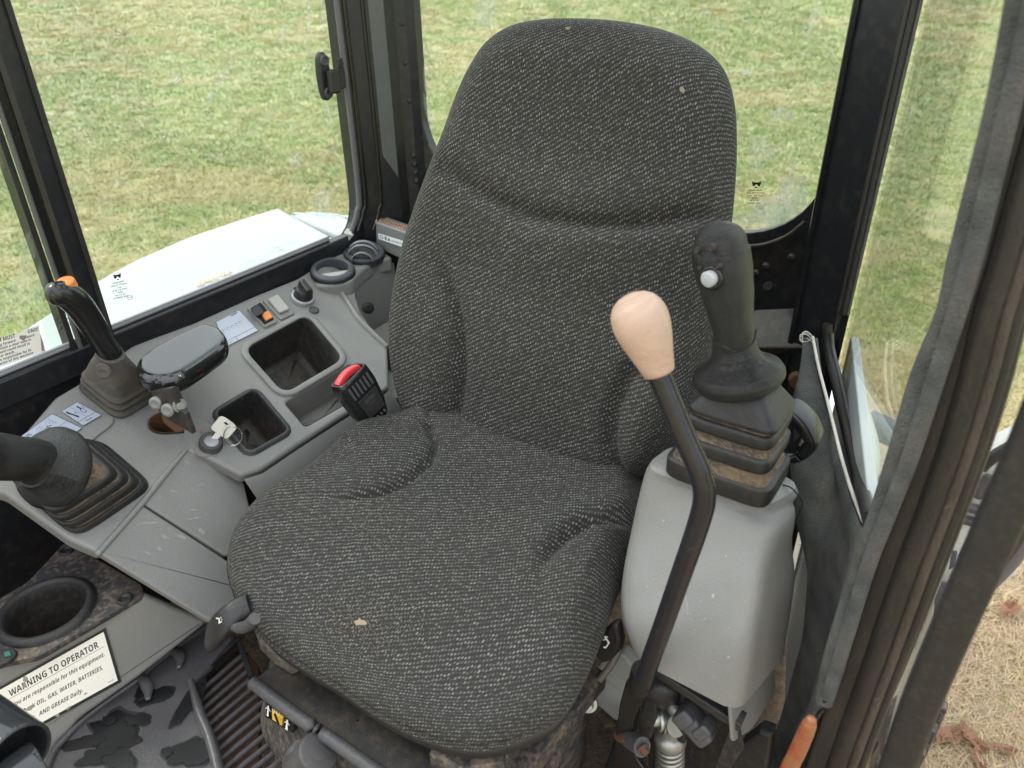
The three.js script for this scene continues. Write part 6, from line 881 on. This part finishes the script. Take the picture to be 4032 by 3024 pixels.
/* ---------- left-hand control box ---------- */
{
  const box = thing('control_box', 'grey plastic control box at the right of the seat carrying the second joystick', 'console', [0.32, 0.3, 0.12]);
  // stacked rings: front-left, front-right, back-right, back-left corners
  const sec = (fl, fr, br, blk, p, n = 56) => { const q = [fl, fr, br, blk].map(v3), out = [], r = p; const sh = resample(roundedPath(q.map(a => new THREE.Vector2(a.x, a.z)), r, THREE.Shape), n); const c = q.reduce((a, b) => a.add(b), new THREE.Vector3()).divideScalar(4); const e1 = q[1].clone().sub(q[0]), e2 = q[3].clone().sub(q[0]), N = e1.clone().cross(e2).normalize(); for (const s of sh) { const y = q[0].y - (N.x * (s.x - q[0].x) + N.z * (s.y - q[0].z)) / N.y; out.push(new THREE.Vector3(s.x, y, s.y)); } return out; };
  const shr = (l, k, dy) => { const c = l.reduce((a, p) => a.add(v3(p)), new THREE.Vector3()).divideScalar(4); return l.map(p => { const d = v3(p).sub(c); const s = 1 - k / d.length(); return [c.x + d.x * s, p[1] + dy, c.z + d.z * s]; }); };
  const T0 = [[0.2335,0.548,0.1574], [0.3786,0.548,0.1489], [0.4032,0.548,0.084], [0.2467,0.548,0.0903]];
  const T1 = [[0.234,0.4772,0.185], [0.3852,0.5292,0.172], [0.4047,0.4881,0.1], [0.262, 0.49, 0.05]];
  const T2 = [[0.2444,0.4305,0.225], [0.3915,0.4941,0.21], [0.4092,0.449,0.11], [0.268, 0.43, 0.05]];
  const T3 = [[0.2582,0.4068,0.25], [0.3994,0.4532,0.242], [0.4213,0.4034,0.12], [0.278, 0.39, 0.06]];
  const T4 = [[0.2797,0.3824,0.262], [0.4069,0.3745,0.262], [0.4306,0.3011,0.14], [0.292, 0.37, 0.07]];
  for (const t of [T1, T2, T3]) { const y = (t[0][1] + t[1][1]) / 2; t[2][1] = y + (t[1][1] - t[0][1]) / 2; t[3][1] = y - (t[1][1] - t[0][1]) / 2; }
  const RR = [0.03, 0.017, 0.03, 0.02]; const ringsB = [sec(...shr(T0, 0.030, 0.008), RR), sec(...shr(T0, 0.014, 0.007), RR), sec(...shr(T0, 0.004, 0.002), RR), sec(...shr(T0, 0.0, -0.008), RR), sec(...T1, RR), sec(...T2, RR), sec(...T3, RR), sec(...T4, RR)];
  // dense smooth interpolation between the stacked rings
  const dense = []; for (let k = 0; k < 3; k++) dense.push(ringsB[k]); { const S = ringsB.slice(2), n = S[0].length, cs = []; for (let i = 0; i < n; i++) cs.push(new THREE.CatmullRomCurve3(S.map(r => r[i]), false, 'centripetal')); for (let k = 1; k <= 40; k++) dense.push(cs.map(c => c.getPoint(k / 40))); }
  part(box, 'box_cover', loft(dense), M.grey);
  part(box, 'cover_seam', tube([...[[0.38,0.5555,0.1097],[0.3906,0.5555,0.1114]], ...[[0.4035,0.5449,0.115],[0.4021,0.5229,0.115],[0.3992,0.4889,0.115],[0.4001,0.4414,0.115],[0.4029,0.3995,0.115],[0.4111,0.3431,0.115]]], 0.0008, { n: 6 }), M.hole);
  part(box, 'lower_lip', plate([[0.4064,0.3815,0.262], [0.4192,0.3293,0.262], [0.4265,0.301,0.215], [0.4336,0.2921,0.145], [0.4272,0.3363,0.145]], 0.004, { n: [0.9, 0.1, 0.35], b: 0.0012, r: 0.004, lift: -0.007 }), M.grey);
  // mud flecks and nicks on its front
  const fleckMat = std({ color: rgb(0.36, 0.31, 0.25), roughness: 1 }), fl = [], nR = dense[0].length;
  for (let i = 0; i < 34; i++) { const k = 12 + Math.floor(rnd() * 28), j = Math.floor(nR * 0.29 * rnd()), a = dense[k][j], b = dense[k][j + 1], c = dense[k + 1][j], n = b.clone().sub(a).cross(c.clone().sub(a)).normalize(); if (n.z < 0) n.negate(); const r = 0.0004 + 0.0014 * Math.pow(rnd(), 3), p = a.clone().lerp(b, rnd()).addScaledVector(n, 0.0006), B = basis(n), pts = []; for (let q = 0; q < 7; q++) { const t = q / 7 * 6.283, w = r * (0.6 + 0.7 * rnd()); pts.push(p.clone().addScaledVector(B.U, w * Math.cos(t)).addScaledVector(B.V, w * 1.3 * Math.sin(t)).toArray()); } fl.push(plate(pts, 0.0005, { n, b: 0 })); }
  part(box, 'mud_flecks', fl, fleckMat).userData.kind = 'stuff';
  // second joystick
  const js = thing('joystick', 'upright black joystick with a white thumb button and square ribbed gaiter on the control box', 'joystick', [0.3297,0.56,0.1125], 'joysticks either side of the seat');
  const U = v3([0.3679,0.56,0.1466]).sub(v3([0.2625,0.56,0.1443])).normalize(), V = v3([0, 1, 0]).cross(U).normalize().negate(); const N = v3([0, 1, 0]);
  const c0 = mid([0.2625,0.56,0.1443], [0.3813,0.56,0.0959]).toArray();
  const F = { U: U.toArray(), V: V.toArray(), N: [0, 1, 0] };
  const gr = (list) => list.map(([h, a, b, dx = 0, dz = 0, p = 7]) => ring([c0[0] + dx, c0[1] + h, c0[2] + dz], U, V, a, b, 60, p));
  const y0 = 0.56;
  const rib = (h, a, b, dx, dz, t) => loft(gr([[h, a - 0.005, b - 0.005, dx, dz], [h + 0.001, a - 0.0015, b - 0.0015, dx, dz], [h + 0.004, a, b, dx, dz], [h + t - 0.004, a, b, dx, dz], [h + t - 0.001, a - 0.002, b - 0.002, dx, dz], [h + t, a - 0.006, b - 0.006, dx, dz]]));
  part(js, 'gaiter_rib', rib(-0.006, 0.0575, 0.043, 0, 0, 0.025), M.rubber);
  part(js, 'gaiter_rib', rib(0.033, 0.050, 0.042, 0.002, -0.001, 0.018), M.rubber);
  part(js, 'gaiter_rib', rib(0.060, 0.046, 0.040, 0.004, -0.002, 0.016), M.rubber);
  part(js, 'gaiter_fold', loft(gr([[0.0, .05, .04], [0.018, .053, .040], [0.026, .044, .036, .001, -.001], [0.034, .047, .039, .002, -.001], [0.050, .046, .038, .003, -.001], [0.056, .040, .034, .003, -.002], [0.062, .043, .037, .004, -.002], [0.075, .042, .036, .004, -.002], [0.079, .037, .032, .005, -.002], [0.084, .042, .036, .005, -.002], [0.09, .036, .032, .005, -.002]])), M.fold);
  part(js, 'gaiter_top', loft(gr([[0.080, .043, .037, .005, -.001], [0.0815, .0455, .0395, .005, -.001], [0.086, .0453, .039, .005, -.001], [0.104, .031, .029, .005, 0, 6], [0.1055, .029, .027, .005, 0, 5], [0.112, .026, .024, .005, 0, 3]])), M.rubber);
  const fc = [0.3184,0.6752,0.12];
  const ec = off([0.3264,0.6564,0.146], [0, 0.5, 1], -0.001), B = basis([0, 0.45, 1], [1, 0, 0]);
  part(js, 'gaiter_emblem', [0.0155, 0.0108].map((r, k) => tube(Array.from({ length: 25 }, (_, i) => v3(ec).addScaledVector(B.U, r * (k ? 0.9 : 0.85) * Math.cos(i / 24 * 6.283)).addScaledVector(B.V, r * (k ? 0.6 : 0.95) * Math.sin(i / 24 * 6.283)).toArray()), 0.0006, { n: 6, m: 60 })).concat([tube([[-0.006, -0.002], [-0.002, 0.003], [0, -0.001], [0.002, 0.003], [0.006, -0.002]].map(([a, b]) => v3(ec).addScaledVector(B.U, a).addScaledVector(B.V, b).toArray()), 0.0009, { n: 6 })]), M.fold);
  const ax = v3([0.2818,0.811,0.12]).sub(v3(fc)).normalize();
  part(js, 'grip_flange', turned(fc, ax, [[0.030, -0.014], [0.040, -0.010], [0.0455, -0.002], [0.0455, 0.003], [0.0425, 0.009], [0.035, 0.0135], [0.0275, 0.018], [0.0232, 0.025], [0.0212, 0.034], [0.0202, 0.045]], 48), M.grip);
  const gp = part(js, 'grip', spine([[0.3131,0.696,0.12],[0.3094,0.7157,0.12],[0.3024,0.7392,0.12],[0.2956,0.7622,0.12],[0.2885,0.7845,0.12],[0.2837,0.7999,0.12],[0.2821,0.8088,0.12]], [[.0178, .0185], [.0185, .0205], [.0205, .023], [.0238, .0262], [.0262, .0285], [.0266, .0275], [.0238, .0245]], { round: 'end', n: 40, m: 50, flat: 0.85, p: 2.3 }), M.grip);
  part(gp, 'grip_seam', tube([[1553, 752], [1570, 758], [1600, 756], [1628, 738], [1634, 700]].map((_, i) => [[0.3006,0.711,0.14], [0.3109,0.7105,0.144], [0.3232,0.7156,0.142], [0.3294,0.7204,0.13], [0.3284,0.7298,0.12]][i]), 0.0009, { n: 6, m: 30 }), M.hole);
  const bc = [0.2872,0.7843,0.1455], bn = v3([-0.15, 0.1, 1]);
  part(gp, 'thumb_button', [turned(bc, bn, [[0.0115, -0.008], [0.0115, 0.0035], [0.0102, 0.005], [0.0084, 0.005], [0.0084, 0.003]], 32)], M.glossBlack);
  part(gp, 'button_cap', turned(off(bc, bn, 0.002), v3([-0.35, -0.05, 1]), [[0.0077, 0], [0.0077, 0.0065], [0.0066, 0.0078], [0.001, 0.0082]], 28), M.buttonWhite);
  for (const [p, r] of [[[0.2684,0.8067,0.1445], 0.0028], [[0.2828,0.8137,0.1495], 0.0033], [[0.274,0.7914,0.146], 0.0021], [[0.2921,0.798,0.1505], 0.0022]]) part(gp, 'screw_hole', turned(p, [-0.25, 0.1, 1], [[r * 1.1, -0.005], [r, 0.0012], [r * 0.8, 0.0011], [r * 0.6, 0.0006], [0.0003, 0.0005]], 18), M.holeDust);
  // black loop handle behind the gaiter
  const lp = thing('loop_handle', 'glossy black moulded loop handle behind the ribbed gaiter against the felt', 'handle', [0.38, 0.5, 0.02]);
  const LP = [[0.3298,0.593,0.03],[0.3495,0.6008,0.03],[0.3643,0.5983,0.03],[0.378,0.5895,0.03],[0.3879,0.5768,0.03],[0.3896,0.5699,0.03],[0.3854,0.5569,0.03],[0.3785,0.5466,0.03],[0.3681,0.54,0.03]];
  part(lp, 'handle_loop', spine(LP, [[.008, .016], [.010, .018], [.011, .019], [.0105, .019], [.009, .018], [.008, .017], [.007, .016], [.006, .015], [.005, .014]], { n: 22, m: 50, p: 3, ref: [0.6, 0.8, 0] }), M.glossBlack);
  part(lp, 'handle_web', plate([[0.3503,0.5787,0.02],[0.3707,0.5814,0.02],[0.3765,0.572,0.02],[0.3728,0.5462,0.02],[0.3626,0.5377,0.02],[0.3549,0.5514,0.02]], 0.012, { n: [0, 0, 1], b: 0.002 }), M.rubber);
  part(lp, 'handle_tab', plate([[0.366,0.5765,0.03],[0.3702,0.5818,0.03],[0.3757,0.5712,0.03],[0.3724,0.5636,0.03],[0.3681,0.5582,0.03]], 0.006, { n: [0, 0, 1], b: 0.001 }), M.graphite);
}
// bent lever with its pale knob
{
  const lv = thing('lock_lever', 'bent black rod lever with a worn pale tan knob in front of the control box', 'lever', [0.3105,0.3914,0.275]);
  const path = [[0.2967,0.7512,0.285],[0.3085,0.7293,0.285],[0.3237,0.7007,0.285],[0.3384,0.6754,0.285]], bend = [[0.3429,0.6651,0.285],[0.3466,0.6543,0.285],[0.3482,0.6414,0.285],[0.3477,0.6279,0.285]], low = [[0.3443,0.5988,0.285],[0.3368,0.5472,0.285],[0.3271,0.4803,0.285],[0.3178,0.4188,0.285],[0.3138,0.3874,0.285]];
  const all = [...path, ...bend, ...low];
  part(lv, 'lever_rod', spine(all, all.map((_, i) => [0.0098, 0.0098]), { n: 26, m: 90 }), M.rodPaint);
  const k0 = v3([0.297,0.7522,0.285]), k1 = v3([0.276,0.7953,0.285]), kd = k1.clone().sub(k0), L = kd.length(); kd.normalize();
  const pr = [[0.0, 0], [0.0125, 0], [0.0138, 0.001], [0.0145, 0.004], [0.0165, 0.012], [0.0195, 0.023], [0.0225, 0.034], [0.0242, 0.043], [0.0247, 0.050], [0.0240, 0.057], [0.0218, 0.0635], [0.0180, 0.069], [0.0125, 0.0728], [0.0065, 0.0748], [0.0005, 0.0755]];
  part(lv, 'knob', turned(k0, kd, pr.map(([r, h]) => [r * 0.94, h * 0.93]), 48), M.knob);
  const tab = part(lv, 'lever_plate', plate([[0.2989,0.3689,0.268],[0.3119,0.3573,0.268],[0.315,0.3457,0.268],[0.3043,0.3144,0.268],[0.2996,0.2864,0.268],[0.3014,0.2539,0.268],[0.3089,0.2248,0.268],[0.3226,0.2092,0.268],[0.3385,0.1955,0.268],[0.2961,0.1585,0.268],[0.282,0.1936,0.268],[0.2806,0.255,0.268],[0.282,0.3063,0.268],[0.287,0.3495,0.268]], 0.010, { n: [0.5, 0.15, 1], b: 0.002, bs: 2, r: 0.006 }), M.glossBlack);
  part(lv, 'lever_plate', plate([[0.3069,0.3342,0.25],[0.3178,0.337,0.25],[0.3196,0.28,0.25],[0.3184,0.2536,0.25],[0.3139,0.2379,0.25],[0.3035,0.235,0.25],[0.2999,0.2652,0.25]], 0.010, { n: [0.6, 0.1, 1], b: 0.002, r: 0.004 }), M.blackDirty);
  part(lv, 'rod_clamp', turned([0.3054,0.3723,0.272], v3([0.3018,0.3408,0.272]).sub(v3([0.3062,0.3818,0.272])), [[0.0125, -0.012], [0.0125, 0.018], [0.010, 0.024]], 24), M.glossBlack);
  part(lv, 'pivot_roller', [rod([0.2984,0.255,0.268], [0.316,0.2676,0.278], 0.0105, { n: 28 })], M.graphite);
  part(lv, 'pivot_washer', rod([0.3169,0.2687,0.279], [0.3183,0.2698,0.2797], 0.0112, { n: 28 }), M.graphite);
  part(lv, 'pivot_bolt', [...hexBolt([0.319,0.2699,0.28], v3([0.7, -0.15, 0.4]), 0.0048, 0.008), rod([0.2836,0.2407,0.26], [0.3,0.2594,0.272], 0.008, { n: 14 })], M.rust);
  part(lv, 'clamp_boss', turned([0.316,0.3161,0.235], [0.35, -0.3, 1], [[0.026, -0.02], [0.026, 0.004], [0.021, 0.012], [0.001, 0.016]], 30), M.rubber);
}
// works under the control box
{
  const br = thing('pedestal_bracket', 'black steel bracket under the control box with an open dark bay', 'bracket', [0.36, 0.2, 0.18]);
  part(br, 'bracket_rail', bar([0.3063,0.3671,0.245], [0.4116,0.3431,0.245], [0, 1, 0], 0.020, 0.012), M.blackDirty);
  part(br, 'bracket_back', plate([[0.2694,0.1997,0.14],[0.3958,0.1975,0.14],[0.4092,0.0599,0.14],[0.2692,-0.0649,0.14]], 0.01, { n: [0, 0, 1] }), M.blackDirty);
  part(br, 'bracket_side', plate([[0.4037,0.3545,0.25], [0.4193,0.308,0.25], [0.3985,0.205,0.25], [0.3885,0.1961,0.25]], 0.006, { n: [-0.6, 0.2, 1] }), M.blackDirty);
  part(br, 'bracket_fork', [plate([[0.3386,0.3506,0.235],[0.3525,0.3508,0.235],[0.3549,0.3211,0.235],[0.3522,0.2866,0.235],[0.3533,0.245,0.235],[0.3442,0.2448,0.235],[0.3379,0.2675,0.235],[0.3363,0.2996,0.235]], 0.010, { n: [-0.2, 0.2, 1], b: 0.002, r: 0.004 })], M.rubber);
  part(br, 'rubber_stop', [block([0.365,0.3116,0.25], [0.86, -0.5, 0.1], [0, 0.3, 1], 0.045, 0.028, 0.022), block([0.3541,0.3203,0.252], [0.86, -0.5, 0.1], [0, 0.3, 1], 0.018, 0.028, 0.022), block([0.3759,0.3151,0.252], [0.86, -0.5, 0.1], [0, 0.3, 1], 0.014, 0.028, 0.02)], M.graphite);
  part(br, 'lower_cover', plate([[0.409,0.2436,0.2],[0.4247,0.283,0.2],[0.4389,0.2856,0.2],[0.4465,0.1774,0.2],[0.387,0.1043,0.2]], 0.02, { n: [0, 0.3, 1], b: 0.004 }), M.rubber);
  const sp = thing('return_spring', 'silver coil spring hung on a bolted eye under the control box', 'spring', [0.3342,0.1835,0.22]);
  const sd = v3([0.3387,0.1227,0.215]).sub(v3([0.3315,0.2073,0.215])).normalize(), Bs = basis(sd), s0 = v3([0.3303,0.2199,0.215]);
  const sv = []; for (let i = 0; i <= 200; i++) { const t = i / 200 * 9 * 6.283; sv.push(s0.clone().addScaledVector(sd, 0.008 + i / 200 * 0.078).addScaledVector(Bs.U, 0.0155 * Math.cos(t)).addScaledVector(Bs.V, 0.0155 * Math.sin(t)).toArray()); }
  part(sp, 'coil', spine(sv, sv.map(() => [0.0028, 0.0028]), { n: 9, m: 640 }), M.springSteel);
  part(sp, 'spring_cup', turned(s0, sd.clone().negate(), [[0.018, -0.012], [0.0195, -0.008], [0.0195, 0.003], [0.013, 0.006], [0.011, 0.008]], 30), M.springSteel);
  part(sp, 'rod_eye', [rod(s0, [0.328,0.2577,0.22], 0.0115, { n: 22 }), rod([0.3237,0.2569,0.225], [0.3414,0.2718,0.235], 0.013, { n: 22 })], M.springSteel);
  part(sp, 'eye_bolt', [...hexBolt([0.321,0.2692,0.235], [-0.7, 0.1, 0.6], 0.0095, 0.012), rod([0.323,0.2623,0.23], [0.3088,0.2729,0.24], 0.0045, { n: 14 }), turned([0.3225,0.2643,0.232], [-0.7, 0.1, 0.6], [[0.016, 0], [0.016, 0.002]], 24)], M.zinc);
  part(sp, 'pivot_pin', rod([0.3361,0.3052,0.24], [0.3465,0.3041,0.245], 0.007, { n: 16, round: 1 }), M.zinc);
  // white cab bracket with the lever's cable
  const wb = thing('white_floor_bracket', 'dirty white painted steel bracket between the seat and the lever', 'bracket', [0.25, 0.2, 0.2]);
  part(wb, 'bracket_face', plate([[0.1853,0.1544,0.16],[0.2123,0.2291,0.16],[0.2379,0.2527,0.16],[0.2768,0.2172,0.16],[0.2614,0.1592,0.16],[0.2368,0.1112,0.16],[0.1861,0.1351,0.16]], 0.02, { n: [-0.1, 0.6, 1], b: 0.004, r: 0.006 }), M.whiteDirty);
  part(wb, 'bracket_leg', plate([[0.2882,0.1863,0.15],[0.3203,0.1904,0.15],[0.3168,0.1299,0.15],[0.2796,0.1315,0.15]], 0.02, { n: [0, 0.4, 1], b: 0.003 }), M.whiteDirty);
  const cb = thing('control_cable', 'steel wire cable running from the right seat lever down to a bolt', 'cable', [0.2146,0.2218,0.22]);
  part(cb, 'wire_rope', tube([[0.2653,0.3618,0.24],[0.2589,0.3343,0.24],[0.2458,0.2981,0.24],[0.2335,0.2694,0.24],[0.2242,0.2473,0.24]], 0.0042, { m: 40, n: 12 }), M.springSteel);
  part(cb, 'cable_bolt', [...hexBolt([0.2274,0.2315,0.235], [0.3, 0.5, 1], 0.0085, 0.010), turned([0.2248,0.2314,0.235], [0.3, 0.5, 1], [[0.014, -0.004], [0.014, 0.001]], 22)], M.zinc);
  part(cb, 'cable_nut', hexBolt([0.2009,0.2067,0.22], [0.1, 0.5, 1], 0.007, 0.01), M.zinc);
  const rail = thing('seat_slide_rail', 'dark dusty seat slide rail running down under the right front of the seat', 'rail', [0.2, 0.2, 0.25]);
  part(rail, 'rail_bar', [bar([0.2347,0.28,0.2285], [0.2197,0.28,0.3986], [0, 1, 0], 0.025, 0.03), bar([0.2112,0.22,0.2286], [0.231,0.22,0.3539], [0, 1, 0], 0.016, 0.04)], M.dusty);
  part(rail, 'rail_stop', bar([0.2585,0.14,0.1579], [0.2804,0.14,0.2787], [0, 1, 0], 0.02, 0.05), M.rubber);
  part(rail, 'front_fitting', [block([0.176,0.33,0.4312], [1, 0, 0], [0, 0, 1], 0.05, 0.04, 0.03), bar([0.1943,0.335,0.4318], [0.2212,0.34,0.4127], [0, 1, 0], 0.02, 0.02)], M.dusty);
  const pan = thing('floor_pan', 'sandy dirt covered floor pan showing between seat rail and lever bracket', 'floor pan', [0.2, 0.05, 0.2]);
  part(pan, 'pan_sheet', plate([[0.0727,0.1,0.1811],[0.2537,0.1,0.0858],[0.3266,0.1,0.2494],[0.1582,0.1,0.3562]], 0.02, { n: [0, 1, 0] }), M.dirtFloor);
  part(pan, 'pan_clip', plate([[0.2139,0.112,0.1577],[0.2299,0.112,0.1459],[0.2377,0.112,0.1618],[0.2259,0.112,0.1727]], 0.01, { n: [0, 1, 0], b: 0.002 }), M.dirtFloor);
  const ob = thing('red_bar_handle', 'worn red and orange painted bar handle at the foot of the door post', 'handle', [0.4691,0.3583,0.27]);
  part(ob, 'bar', spine([[0.4738,0.4221,0.27],[0.4735,0.4149,0.27],[0.4723,0.3973,0.27],[0.4701,0.3703,0.27],[0.4668,0.3375,0.27],[0.4612,0.2808,0.27]], [[0.005, 0.005], [0.0068, 0.007], [0.0076, 0.0076], [0.008, 0.008], [0.008, 0.008], [0.008, 0.008]], { n: 22, m: 30, round: 1 }), M.redBar);
}

renderer.render(scene, camera);
